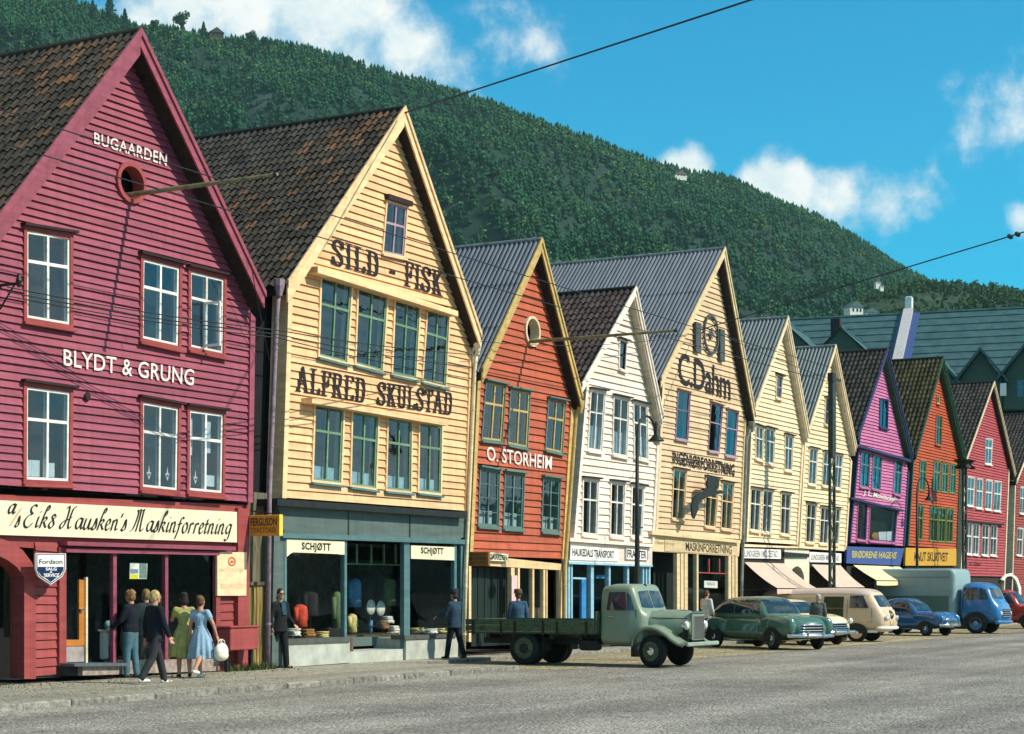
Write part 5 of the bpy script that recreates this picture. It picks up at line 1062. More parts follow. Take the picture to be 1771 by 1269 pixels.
# ------------------------------------------------------------------ vehicles (local: x forward, y left, z up)
class Hull:
    """smooth body: stations (x, half width, z bottom, z top, squareness n, tumble-home)"""
    def __init__(s, st):
        s.st = st; s.xs = [a[0] for a in st]
    def at(s, x):
        a = s.st; x = min(max(x, s.xs[0]), s.xs[-1]); i = max(k for k in range(len(a)) if a[k][0] <= x+1e-9); i = min(i, len(a)-2)
        t = (x-a[i][0])/(a[i+1][0]-a[i][0]); out = []
        for c in range(1, 6):
            p0, p1, p2, p3 = a[max(i-1, 0)][c], a[i][c], a[i+1][c], a[min(i+2, len(a)-1)][c]
            m1 = (p2-p0)*.5 if i > 0 else (p2-p1)*.5; m2 = (p3-p1)*.5 if i+2 < len(a) else (p2-p1)*.5
            if (p1-p0)*(p2-p1) <= 0: m1 = 0
            if (p2-p1)*(p3-p2) <= 0: m2 = 0
            out.append((2*t**3-3*t*t+1)*p1+(t**3-2*t*t+t)*m1+(-2*t**3+3*t*t)*p2+(t**3-t*t)*m2)
        return out
    def ring(s, x, n=28):
        hw, zb, zt, e, tu = s.at(x); zc_, hh = (zb+zt)/2, (zt-zb)/2; R = []
        for k in range(n):
            q = 2*math.pi*(k+.5)/n; c, sn = math.cos(q), math.sin(q)
            z = math.copysign(abs(sn)**(2/e), sn); y = math.copysign(abs(c)**(2/e), c)*hw*(1-tu*max(0, z))
            R.append((x, y, zc_+hh*z))
        return R
    def f(s, x, y, z):
        if x < s.xs[0] or x > s.xs[-1]: return 1
        hw, zb, zt, e, tu = s.at(x); zc_, hh = (zb+zt)/2, max((zt-zb)/2, 1e-4); u = (z-zc_)/hh
        return abs(y/(hw*(1-tu*max(0, u))))**e+abs(u)**e-1
    def yat(s, x, z):
        hw, zb, zt, e, tu = s.at(x); zc_, hh = (zb+zt)/2, (zt-zb)/2; u = max(-1, min(1, (z-zc_)/hh))
        return hw*(1-tu*max(0, u))*max(0, 1-abs(u)**e)**(1/e)
    def xat(s, y, z, front=True):
        x = s.xs[-1] if front else s.xs[0]; d = -.01 if front else .01
        for _ in range(700):
            if s.f(x, y, z) < 0: return x
            x += d
        return x
    def mesh(s, name, m_, parent, n=28, step=.06, kind=None):
        xs = [s.xs[0]]
        while xs[-1] < s.xs[-1]-1e-6: xs.append(min(xs[-1]+step, s.xs[-1]))
        V = []; F = []
        for x in xs: V += s.ring(x, n)
        for i in range(len(xs)-1):
            for k in range(n): F.append((i*n+k, i*n+(k+1) % n, (i+1)*n+(k+1) % n, (i+1)*n+k))
        F += [tuple(range(n-1, -1, -1)), tuple(range((len(xs)-1)*n, len(xs)*n))]
        return obj(name, V, F, m_, parent, smooth=True, local=True)
    def side(s, name, pts, m_, parent, sg, off=.014, n=8):    # patch on the side from 4 (x,z) corners (bl, br, tr, tl)
        a, b, c, d = [Vector(p) for p in pts]; V = []; F = []
        for j in range(n+1):
            for i in range(n+1):
                p = a.lerp(b, i/n).lerp(d.lerp(c, i/n), j/n); V.append((p[0], sg*(s.yat(p[0], p[1])+off), p[1]))
        for j in range(n):
            for i in range(n): q = j*(n+1)+i; F.append((q, q+1, q+n+2, q+n+1))
        return obj(name, V, F, m_, parent, smooth=True, local=True)
    def face(s, name, pts, m_, parent, front=True, off=.024, n=8):   # patch on the nose or tail from 4 (y,z) corners
        a, b, c, d = [Vector(p) for p in pts]; V = []; F = []
        for j in range(n+1):
            for i in range(n+1):
                p = a.lerp(b, i/n).lerp(d.lerp(c, i/n), j/n); V.append((s.xat(p[0], p[1], front)+(off if front else -off), p[0], p[1]))
        for j in range(n):
            for i in range(n): q = j*(n+1)+i; F.append((q, q+1, q+n+2, q+n+1))
        return obj(name, V, F, m_, parent, smooth=True, local=True)
def wheel(parent, x, y, r, w_, rimm, hubm, sg, steer=0, ww=None):
    t = MB().lathe([(r*.62, -w_/2), (r*.9, -w_/2), (r, -w_*.3), (r, w_*.3), (r*.9, w_/2), (r*.62, w_/2)], (0, 0, 0), 'y', 22).build('wheel', RUBBER, parent, smooth=True, local=True)
    t.location = (x, y, r); t.rotation_euler = (0, 0, steer)
    k = sg*w_/2
    MB().lathe([(r*.64, k*1.0), (r*.60, k*1.10), (r*.50, k*1.04), (r*.34, k*1.03), (.001, k*1.05)], (0, 0, 0), 'y', 18).build('rim', rimm, t, smooth=True, local=True)
    MB().lathe([(r*.30, k*1.04), (r*.24, k*1.22), (r*.1, k*1.30), (.001, k*1.30)], (0, 0, 0), 'y', 14).build('hub_cap', hubm, t, smooth=True, local=True)
    return t
def sweep(name, path, w0, w1, th, m_, parent, crown=.05):      # mudguard: path (x,z), from y=w0 to w1, rolled over the outer edge
    V = []; F = []; sg = 1 if w1 > w0 else -1; n = len(path)
    for i, p in enumerate(path):
        a = Vector(path[max(0, i-1)]); b = Vector(path[min(n-1, i+1)]); t = (b-a).normalized(); nn = Vector((-t.y, t.x)); nn = nn if nn.y > 0 or abs(nn.y) < 1e-6 else -nn
        if abs(nn.y) < .2: nn = nn if (p[0]-sum(q[0] for q in path)/n)*nn.x > 0 else -nn
        W = w1-w0
        for u, h in ((0, crown*.4), (.3, crown), (.7, crown*.8), (.93, crown*.2), (1, -.06), (.97, -.06), (.9, crown*.2-th), (.3, crown-th), (0, crown*.4-th)): V.append((p[0]+nn.x*h, w0+W*u, p[1]+nn.y*h))
    k = 9
    for i in range(n-1):
        for j in range(k): F.append((i*k+j, i*k+(j+1) % k, (i+1)*k+(j+1) % k, (i+1)*k+j))
    F += [tuple(range(k)), tuple(range(n*k-1, (n-1)*k-1, -1))]
    return obj(name, V, F, m_, parent, smooth=True, local=True)
def lamp(parent, x, y, z, r, rimm, tilt=0):
    o = MB().lathe([(.001, -r*1.5), (r*.6, -r*1.2), (r, -r*.2), (r*1.05, 0), (r*.95, r*.12)], (0, 0, 0), 'x', 16).build('headlight', rimm, parent, smooth=True, local=True); o.location = (x, y, z); o.rotation_euler = (0, 0, tilt)
    MB().lathe([(r*.9, r*.1), (r*.6, r*.28), (.001, r*.36)], (0, 0, 0), 'x', 14).build('lens', LENS, o, smooth=True, local=True); return o
LENS = mat('lamp_glass', (.62, .64, .62), .12, var=.05, spec=.8)
def carpaint(name, c, rough=.25, coat=.8): return mat(name, c, rough, var=.05, scale=2, spec=.5, coat=coat)
def vehicle(name, label, cat, x, y, head, z=-.1):            # head: degrees turned from straight out (-Y) towards the camera side (-X)
    return thing(name, label, cat, (x, y, z), R_(-90-head))

# ---- green flatbed lorry
tr = vehicle('flatbed_lorry', 'old dull green flatbed lorry parked nose to the road', 'lorry', 41.45, -4.3, 0)
TG = carpaint('lorry_green', (.21, .265, .175), .38, .25); TGD = mat('lorry_bed_green', (.075, .11, .06), .7, var=.3, scale=6, stretch=(1, 1, 4), orand=.15); TGL = TG
MB().box(-2.8, 3.0, -.36, -.28, .52, .66).build('chassis_rail', IRON, tr, local=True); MB().box(-2.8, 3.0, .28, .36, .52, .66).build('chassis_rail', IRON, tr, local=True)
for xx in (-2.4, -1.6, -.6, .2): MB().box(xx, xx+.1, -.95, .95, .66, .78).build('cross_beam', IRON, tr, local=True)
for i in range(7): MB().box(-2.9, .66, -1.0+i*.287, -1.0+i*.287+.28, .78, .83).build('bed_plank', TGD, tr, local=True)
for sg in (-1, 1):
    for k in range(3):
        x0 = -2.9+k*1.19; p_ = MB().box(x0, x0+1.17, min(sg*1.0, sg*1.04), max(sg*1.0, sg*1.04), .84, .985).box(x0, x0+1.17, min(sg*1.0, sg*1.04), max(sg*1.0, sg*1.04), .995, 1.14).build('side_board', TGD, tr, local=True)
        for xx in (x0+.15, x0+.95): MB().box(xx, xx+.06, min(sg*1.041, sg*1.06), max(sg*1.041, sg*1.06), .74, 1.10).build('hinge', IRON, p_, local=True)
for z in (.84, .995): MB().box(-2.95, -2.91, -1.04, 1.04, z, z+.14).build('tail_board', TGD, tr, local=True)
MB().box(.67, .72, -1.0, 1.0, .8, 1.35).build('head_board', TGD, tr, local=True)
cab = Hull([(.74, .80, .58, 1.88, 9, .08), (.78, .86, .54, 1.96, 9, .09), (1.1, .89, .52, 2.02, 9, .09), (1.50, .89, .52, 2.01, 9, .09), (1.60, .87, .52, 1.93, 8, .09), (1.80, .84, .54, 1.46, 7, .08), (1.86, .80, .56, 1.38, 6, .06), (1.94, .68, .62, 1.32, 5, .05)])
c = cab.mesh('cab', TG, tr, 36, .04)
MB().box(1.0, 1.8, -.83, -.80, .5, .53).build('running_board', IRON, tr, local=True)
for sg in (-1, 1):
    cab.side('side_window', [(.93, 1.38), (1.46, 1.38), (1.42, 1.82), (.98, 1.82)], CARGLASS, c, sg, .006); cab.side('quarter_window', [(1.49, 1.38), (1.66, 1.38), (1.56, 1.72), (1.46, 1.82)], CARGLASS, c, sg, .006)
    dl = MB()
    for a, b in (((.90, .62), (.90, 1.88)), ((1.68, .62), (1.70, 1.4))): dl.tube([(a[0], sg*(cab.yat(a[0], a[1])+.002), a[1]), (b[0], sg*(cab.yat(b[0], b[1])+.002), b[1])], .013, 5)
    dl.build('door_seam', IRON, c, local=True); MB().bbox(.98, 1.12, sg*cab.yat(1.05, 1.2)-.02, sg*cab.yat(1.05, 1.2)+.02, 1.2, 1.23, .01).build('door_handle', CHROME, c, local=True)
    cab.face('windscreen', [(sg*.04, 1.44), (sg*.66, 1.46), (sg*.60, 1.84), (sg*.04, 1.86)] if sg > 0 else [(sg*.66, 1.46), (sg*.04, 1.44), (sg*.04, 1.86), (sg*.60, 1.84)], CARGLASS, c, True, .022)
    MB().tube([(cab.xat(sg*.3, 1.44)+.02, sg*.3, 1.44), (cab.xat(sg*.42, 1.7)+.02, sg*.42, 1.70)], .007, 5).build('wiper', IRON, c, local=True)
MB().lathe([(.05, 0), (.05, .04), (.02, .06)], (1.55, 0, 1.96), 'z', 8).build('roof_lamp', IRON, c, local=True)
hood = Hull([(1.9, .66, .72, 1.36, 3.4, .12), (2.2, .58, .70, 1.385, 3.2, .15), (2.6, .50, .68, 1.37, 3.0, .18), (2.86, .43, .68, 1.345, 3.0, .2), (2.94, .40, .70, 1.30, 3.0, .2)])
hd = hood.mesh('bonnet', TGL, tr, 30, .05); MB().tube([(1.95, 0, 1.375), (2.6, 0, 1.385), (2.92, 0, 1.33)], .014, 6).build('bonnet_hinge', CHROME, hd, local=True)
for sg in (-1, 1): MB().tube([(2.0, sg*(hood.yat(2.0, 1.2)+.004), 1.2), (2.85, sg*(hood.yat(2.85, 1.18)+.004), 1.18)], .008, 5).build('bonnet_seam', IRON, hd, local=True)
gr = MB().bbox(2.93, 2.99, -.36, .36, .64, 1.30, .03).build('radiator_shell', TG, tr, local=True)
for k in range(11): MB().box(2.99, 3.005, -.30+k*.058, -.27+k*.058, .70, 1.22).build('grille_bar', CHROME, gr, local=True)
MB().box(2.985, 2.992, -.31, .33, .69, 1.23).build('grille_back', IRON, gr, local=True); MB().bbox(2.90, 2.98, -.36, .36, 1.28, 1.36, .03).build('radiator_top', CHROME, gr, local=True)
for sg in (-1, 1):
    pth = [(1.62, .52), (1.66, .72), (1.78, .88), (1.95, .97), (2.13, .99), (2.32, .95), (2.52, .84), (2.7, .70), (2.86, .60), (3.0, .56)]
    sweep('mudguard', pth, sg*.42, sg*.98, .02, TGL, tr, .05); lamp(tr, 2.93, sg*.56, 1.02, .115, CHROME); MB().tube([(2.85, sg*.56, .95), (2.78, sg*.52, .68)], .02, 6).build('lamp_bracket', IRON, tr, local=True)
    MB().box(2.0, 2.9, min(sg*.40, sg*.44), max(sg*.40, sg*.44), .56, .92).build('inner_wing', IRON, tr, local=True)
bp = MB().bbox(3.06, 3.13, -.95, .95, .52, .62, .02).build('bumper', mat('bumper_green', (.30, .36, .28), .4), tr, local=True)
wheel(tr, 2.14, -.80, .39, .20, TGD, CHROME, -1, R_(-14)); wheel(tr, 2.14, .80, .39, .20, TGD, CHROME, 1, R_(-14))
for sg in (-1, 1): wheel(tr, -1.32, sg*.86, .42, .20, TGD, IRON, sg); wheel(tr, -1.32, sg*.62, .42, .19, TGD, IRON, sg)
MB().tube([(-1.32, -.8, .42), (-1.32, .8, .42)], .07, 8).build('axle', IRON, tr, local=True); MB().lathe([(.001, -.16), (.15, -.12), (.15, .12), (.001, .16)], (-1.32, 0, .42), 'y', 12).build('differential', IRON, tr, local=True)
MB().bbox(.1, .6, -.75, -.42, .38, .66, .04).build('fuel_tank', IRON, tr, local=True)
for sg in (-1, 1): MB().box(-.8, -.78, sg*.75-.22, sg*.75+.22, .35, .7).build('mud_flap', RUBBER, tr, local=True)

# ---- saloon cars
def saloon(root, P_, paintm, glassm, L, W, belt, roofz, noseZ, tailZ, wr, wb, cabx, seam=True, chromeF=True, split=False, fend=True, fins=False, name=None):
    hl = L/2; hw = W/2
    low = Hull([(-hl, hw*.62, .42, tailZ*.82, 3, .05), (-hl+.12, hw*.80, .34, tailZ*.95, 3.2, .06), (-hl*.7, hw*.95, .28, tailZ+.06, 3.4, .08), (-hl*.35, hw, .26, belt, 3.6, .08), (cabx[1]*.6, hw, .26, belt, 3.6, .08), (cabx[1]+.25, hw*.97, .27, belt-.01, 3.4, .10), (hl*.72, hw*.86, .30, noseZ+.04, 3.0, .14), (hl-.16, hw*.76, .34, noseZ-.05, 2.8, .15), (hl-.03, hw*.60, .42, noseZ-.18, 2.6, .15)])
    b = low.mesh('body', paintm, root, 36, .05)
    top = Hull([(cabx[0], hw*.55, belt-.25, belt+.02, 3, .1), (cabx[0]+.25, hw*.80, belt-.25, belt+(roofz-belt)*.55, 3.2, .20), (cabx[0]+.65, hw*.88, belt-.25, roofz-.06, 3.4, .24), ((cabx[0]+cabx[1])/2, hw*.90, belt-.25, roofz, 3.6, .24), (cabx[1]-.62, hw*.88, belt-.25, roofz-.03, 3.6, .24), (cabx[1]-.3, hw*.86, belt-.25, belt+(roofz-belt)*.62, 3.4, .18), (cabx[1], hw*.78, belt-.25, belt+.03, 3, .08)])
    tp = top.mesh('roof', paintm, root, 36, .04)
    z0, z1 = belt+.05, belt+(roofz-belt)*.80; x0, x1 = cabx[0]+.42, cabx[1]-.52; mid = (x0+x1)/2
    for sg in (-1, 1):
        top.side('side_window', [(x0-.05, z0), (mid-.05, z0), (mid-.05, z1), (x0+.22, z1)], glassm, tp, sg); top.side('side_window', [(mid+.05, z0), (x1+.22, z0), (x1-.02, z1), (mid+.05, z1)], glassm, tp, sg)
        q = MB(); q.tube([(x, sg*(low.yat(x, belt-.04)+.004), belt-.04) for x in np.linspace(-hl*.8, hl*.8, 14)], .010, 5); q.build('belt_trim', CHROME, b, local=True)
        if seam:
            q = MB()
            for x in (x0-.05, mid, x1+.3): q.tube([(x, sg*(low.yat(x, z)+.001), z) for z in (.36, .55, .75, belt-.06)], .011, 4)
            q.build('door_seam', IRON, b, local=True)
            for x in (mid-.2, x1+.05): MB().bbox(x, x+.13, sg*(low.yat(x, belt-.12)+.02)-.014, sg*(low.yat(x, belt-.12)+.02)+.014, belt-.135, belt-.11, .008).build('door_handle', CHROME, b, local=True)
        if fend:
            fe_ = Hull([(wb/2-1.0, .05, noseZ-.30, noseZ-.10, 2.4, 0), (wb/2-.6, .16, .46, noseZ-.05, 2.5, 0), (wb/2-.1, .23, .40, noseZ+.02, 2.6, 0), (wb/2+.4, .23, .40, noseZ-.02, 2.6, 0), (hl-.14, .17, .46, noseZ-.07, 2.4, 0), (hl-.05, .10, .56, noseZ-.14, 2.2, 0)]); f_ = fe_.mesh('front_wing', paintm, root, 20, .06); f_.location = (0, sg*(hw-.19), 0)
            re_ = Hull([(-hl+.12, .08, .50, tailZ-.18, 2.4, 0), (-hl+.5, .17, .40, tailZ-.02, 2.5, 0), (-wb/2, .20, .38, tailZ+.0, 2.6, 0), (-wb/2+.6, .14, .42, tailZ-.08, 2.4, 0), (-wb/2+.9, .04, .5, tailZ-.2, 2.2, 0)]); f_ = re_.mesh('rear_wing', paintm, root, 20, .06); f_.location = (0, sg*(hw-.15), 0)
        for xx in (-wb/2, wb/2):
            m = MB(); rr_ = wr*1.18; yy = sg*(hw+.012); n = 14
            V = [(xx+rr_*math.cos(math.pi*k/n), yy+sg*.03*(fend), wr*.98+rr_*.92*math.sin(math.pi*k/n)) for k in range(n+1)]; V += [(xx+rr_*math.cos(math.pi*k/n), yy-sg*.3, wr*.98+rr_*.92*math.sin(math.pi*k/n)) for k in range(n+1)]
            cap = [(xx+rr_, yy+sg*.03*fend, .24), (xx-rr_, yy+sg*.03*fend, .24)]
            F = [(k, k+1, n+2+k, n+1+k) for k in range(n)]; obj('wheel_arch', V+cap, F+[tuple(range(n+1))+(n*2+3, n*2+2)], IRON, b, local=True)
            wheel(root, xx, sg*(hw-.055), wr, .17, paintm, CHROME, sg, R_(-10) if xx > 0 else 0)
        lamp(root, hl-.10, sg*(hw-.20), noseZ-.20, .095, CHROME)
    top.face('windscreen', [(-hw*.66, belt+.06), (hw*.66, belt+.06), (hw*.58, z1+.02), (-hw*.58, z1+.02)], glassm, tp, True); top.face('rear_window', [(hw*.5, belt+.10), (-hw*.5, belt+.10), (-hw*.45, z1-.02), (hw*.45, z1-.02)], glassm, tp, False)
    if split: MB().tube([(top.xat(0, belt+.06)+.01, 0, belt+.06), (top.xat(0, z1)+.01, 0, z1)], .014, 5).build('screen_pillar', paintm, tp, local=True)
    # grille, bumpers
    g = low.face('grille', [(-hw*.52, .50), (hw*.52, .50), (hw*.44, noseZ-.26), (-hw*.44, noseZ-.26)], IRON, b, True, .004)
    for k in range(4):
        z = .52+k*(noseZ-.80)/3.0; w_ = hw*(.56-.03*k); q = MB(); q.tube([(low.xat(y, z)+.02, y, z) for y in np.linspace(-w_, w_, 9)], .02 if k in (0, 3) else .014, 6); q.build('grille_bar', CHROME, g, smooth=True, local=True)
    q = MB(); ys = np.linspace(-hw*.98, hw*.98, 13); q.tube([(hl+.10-.24*abs(y/hw)**3, y, .45) for y in ys], .062, 8); q.build('bumper', CHROME, root, smooth=True, local=True)
    for y in (-.3, .3): MB().bbox(hl+.10, hl+.19, y-.04, y+.04, .38, .60, .03).build('overrider', CHROME, root, local=True)
    q = MB(); q.tube([(-hl-.08+.22*abs(y/hw)**3, y, .45) for y in ys], .055, 8); q.build('bumper', CHROME, root, smooth=True, local=True)
    MB().tube([(hl*.35, 0, low.at(hl*.35)[2]+.004), (hl-.2, 0, low.at(hl-.2)[2]+.006)], .014, 6).build('bonnet_trim', CHROME, b, local=True); return low, top
CG = carpaint('saloon_green', (.055, .145, .105)); x, y = G(1340, 1124)
def place(px, py, dx, dy, head):                       # root position so that local point (dx,dy) stands at the photo ground point
    gx, gy_ = G(px, py); a = R_(-90-head); return gx-(dx*math.cos(a)-dy*math.sin(a)), gy_-(dx*math.sin(a)+dy*math.cos(a))
hx = 31; vx, vy = place(1338, 1124, 1.5, -.86, hx)
car = vehicle('saloon_car', 'rounded dark green saloon car with chrome bumper beside the lorry', 'car', vx, vy, hx); saloon(car, 0, CG, CARGLASS, 4.7, 1.84, 1.08, 1.66, 1.06, 1.0, .355, 3.0, (-2.05, 1.02), split=True)
hx = 26; CC = carpaint('saloon_cream', (.74, .62, .38)); vx, vy = place(1388, 1116, 1.35, -.80, hx)
car = vehicle('saloon_car', 'cream yellow saloon car half hidden behind the green saloon', 'car', vx, vy, hx); saloon(car, 0, CC, CARGLASS, 4.5, 1.74, 1.02, 1.54, 1.02, .95, .34, 2.65, (-1.8, .85), fend=False)
CB = carpaint('small_car_blue', (.012, .10, .27)); hx = 16; vx, vy = place(1603, 1100, 1.15, -.70, hx)
car = vehicle('small_car', 'small bright blue rounded car in front of the box lorry', 'car', vx, vy, hx); saloon(car, 0, CB, CARGLASS, 3.75, 1.52, .96, 1.52, .95, .90, .30, 2.25, (-1.55, .70), split=True)
CR = carpaint('car_red', (.40, .03, .02)); vx, vy = place(1778, 1090, 1.2, -.75, 5); car = vehicle('small_car', 'red car just entering the right edge behind the blue cab', 'car', vx+3.2, vy+.8, 5); saloon(car, 0, CR, CARGLASS, 4.2, 1.65, 1.15, 1.85, 1.10, 1.0, .33, 2.4, (-1.8, .85))

# ---- cream delivery van with split screen
hx = 1; vx, vy = place(1474, 1110, 1.22, -.78, hx); van = vehicle('delivery_van', 'cream split screen delivery van with round front and pinkish roof', 'van', vx, vy, hx); VC = carpaint('van_cream', (.70, .50, .31), .4, .3); VR = carpaint('van_roof', (.60, .47, .40), .5, .2)
vh = Hull([(-2.12, .60, .50, 1.55, 3.5, .12), (-2.05, .76, .42, 1.74, 4, .14), (-1.8, .85, .36, 1.86, 4.5, .15), (0, .87, .34, 1.92, 5, .16), (1.3, .87, .34, 1.90, 5, .16), (1.62, .86, .34, 1.80, 4.6, .15), (1.85, .83, .35, 1.48, 4.0, .12), (2.02, .76, .38, 1.20, 3.4, .10), (2.12, .62, .45, 1.0, 3, .08)])
b = vh.mesh('body', VC, van, 40, .05)
V = []; F = []; xs = np.linspace(-2.0, 1.62, 30); n = 17
for x in xs:
    hw, zb_, zt_, e, tu = vh.at(x)
    for k in range(n):
        q = math.pi*(.16+.68*k/(n-1)); cc, ss_ = math.cos(q), math.sin(q); z = abs(ss_)**(2/e); yv = math.copysign(abs(cc)**(2/e), cc)*hw*(1-tu*z); V.append((x, yv*1.008, (zb_+zt_)/2+(zt_-zb_)/2*z+.008))
for i in range(len(xs)-1):
    for k in range(n-1): F.append((i*n+k, i*n+k+1, (i+1)*n+k+1, (i+1)*n+k))
obj('roof_skin', V, F, VR, b, smooth=True, local=True)
for sg in (-1, 1):
    vh.side('door_window', [(1.0, 1.22), (1.62, 1.22), (1.42, 1.66), (1.0, 1.66)], CARGLASS, b, sg); vh.face('windscreen', [(.04, 1.26), (.66, 1.26), (.58, 1.66), (.04, 1.68)] if sg > 0 else [(-.66, 1.26), (-.04, 1.26), (-.04, 1.68), (-.58, 1.66)], CARGLASS, b, True, .022)
    lamp(van, vh.xat(sg*.56, .86)+.02, sg*.56, .86, .10, CHROME, sg*.2)
    for xx in (-1.2, 1.22): wheel(van, xx, sg*.78, .32, .16, VC, CHROME, sg); V = [(xx+.38*math.cos(math.pi*k/12), sg*.882, .32+.36*math.sin(math.pi*k/12)) for k in range(13)]; obj('wheel_arch', V+[(xx-.38, sg*.86, .3)], [tuple(range(14))], IRON, b, local=True)
    q = MB()
    for x in (.92, 1.72, -.1, -.75): q.tube([(x, sg*(vh.yat(x, z)+.001), z) for z in (.42, .7, 1.1, 1.5 if x < 1.7 else 1.2)], .007, 4)
    q.build('door_seam', IRON, b, local=True)
    q = MB(); q.tube([(vh.xat(y, z)+.012, y, z) for y, z in [(sg*.80, 1.16), (sg*.62, 1.12), (sg*.4, .98), (sg*.2, .74), (sg*.05, .48)]], .014, 6); q.build('front_moulding', CREAM, b, smooth=True, local=True)
OLV = mat('cargo_dark_olive', (.05, .055, .02), .8); vh.side('side_door', [(.15, .55), (.80, .55), (.80, 1.62), (.15, 1.62)], OLV, b, -1, .010)
for z in (.78, 1.2): q = MB(); q.tube([(x, -(vh.yat(x, z)+.02), z) for x in (.15, .48, .8)], .016, 5); q.build('door_bar', mat('olive_bar', (.20, .19, .05), .6), b, local=True)
xe = vh.xat(0, .98); em = MB()
for k in range(20): q0, q1 = k*.31416, (k+1)*.31416; em.tube([(vh.xat(.15*math.cos(q), .98+.15*math.sin(q))+.014, .15*math.cos(q), .98+.15*math.sin(q)) for q in (q0, q1)], .014, 5)
for pts in ([(-.07, 1.10), (0, 1.0), (.07, 1.10)], [(-.12, 1.05), (-.06, .86), (0, .97), (.06, .86), (.12, 1.05)]): em.tube([(vh.xat(y, z)+.014, y, z) for y, z in pts], .012, 5)
em.build('front_emblem', IRON, b, local=True); q = MB(); q.tube([(2.20-.28*abs(y/.85)**3, y, .50) for y in np.linspace(-.88, .88, 13)], .06, 8); q.build('bumper', SIGNP, van, smooth=True, local=True)
MB().bbox(-2.0, 1.9, -.84, -.80, .33, .44, .02).build('sill_strip', SIGNP, van, local=True)
van.scale = (1.14, 1, 1)

# ---- box lorry with blue cab
hx = 3; vx, vy = place(1688, 1096, 1.55, -.95, hx); bl = vehicle('box_lorry', 'grey green box lorry with bright blue rounded cab', 'lorry', vx, vy, hx); BX = carpaint('box_grey_green', (.24, .34, .33), .5, .1); BXD = carpaint('box_dark_green', (.075, .15, .12), .5, .1); BC = carpaint('cab_blue', (.012, .15, .38), .36)
bxh = Hull([(-3.9, 1.08, .62, 2.72, 16, .0), (-3.86, 1.10, .60, 2.76, 16, .0), (.50, 1.10, .60, 2.76, 16, .0), (.63, 1.07, .62, 2.70, 12, .0), (.68, 1.0, .68, 2.60, 9, .0)]); b = bxh.mesh('cargo_box', BX, bl, 44, .15)
for sg in (-1, 1): bxh.side('lower_panel', [(-3.85, .66), (.42, .66), (.42, 1.60), (-3.85, 1.60)], BXD, b, sg, .012, 6); MB().box(-3.85, .45, min(sg*1.10, sg*1.13), max(sg*1.10, sg*1.13), 1.60, 1.65).build('rub_rail', BX, b, local=True); MB().box(-3.85, .45, min(sg*1.08, sg*1.112), max(sg*1.08, sg*1.112), 2.38, 2.41).build('roof_rail', BXD, b, local=True)
MB().box(-3.9, 2.2, -.4, .4, .45, .6).build('chassis', IRON, bl, local=True)
ch = Hull([(.86, .88, .56, 1.98, 5, .10), (.95, .98, .48, 2.12, 5, .12), (1.3, 1.02, .45, 2.18, 5, .12), (1.75, 1.02, .44, 2.14, 5, .12), (2.05, 1.0, .44, 1.98, 4.6, .12), (2.28, .97, .44, 1.52, 4.2, .10), (2.45, .90, .46, 1.30, 3.8, .08), (2.54, .78, .52, 1.12, 3.4, .06)]); c = ch.mesh('cab', BC, bl, 40, .04)
for sg in (-1, 1):
    ch.side('side_window', [(1.0, 1.46), (1.62, 1.46), (1.60, 1.94), (1.02, 1.94)], CARGLASS, c, sg); ch.side('quarter_window', [(1.68, 1.46), (2.10, 1.46), (1.92, 1.90), (1.68, 1.94)], CARGLASS, c, sg)
    lamp(bl, ch.xat(sg*.66, .86)+.01, sg*.66, .86, .10, CHROME, sg*.15); wheel(bl, 1.55, sg*.90, .43, .24, BC, GUT, sg); V = [(1.55+.54*math.cos(math.pi*k/12), sg*1.03, .44+.50*math.sin(math.pi*k/12)) for k in range(13)]; obj('wheel_arch', V, [tuple(range(13))], IRON, c, local=True)
    for yy in (.9, .65): wheel(bl, -2.2, sg*yy, .43, .21, IRON, GUT, sg)
    q = MB()
    for x in (.98, 2.12): q.tube([(x, sg*(ch.yat(x, z)+.001), z) for z in (.95, 1.2, 1.45)], .007, 4)
    q.build('door_seam', IRON, c, local=True); MB().tube([(1.95, sg*.95, 1.85), (2.05, sg*1.18, 1.8)], .012, 5).build('mirror_arm', IRON, c, local=True); MB().bbox(2.0, 2.04, sg*1.18-.07, sg*1.18+.07, 1.66, 1.84, .01).build('mirror', IRON, c, local=True)
ch.face('windscreen', [(-.80, 1.50), (.80, 1.50), (.72, 1.94), (-.72, 1.94)], CARGLASS, c, True, .022)
for k in range(4): q = MB(); z = .72+k*.09; q.tube([(ch.xat(y, z)+.015, y, z) for y in np.linspace(-.48, .48, 7)], .018, 6); q.build('grille_bar', CHROME, c, local=True)
ch.face('grille', [(-.52, .66), (.52, .66), (.50, 1.04), (-.50, 1.04)], IRON, c, True, .022); q = MB(); q.tube([(2.62-.22*abs(y)**3, y, .50) for y in np.linspace(-1.0, 1.0, 11)], .085, 8); q.build('bumper', BC, bl, smooth=True, local=True)
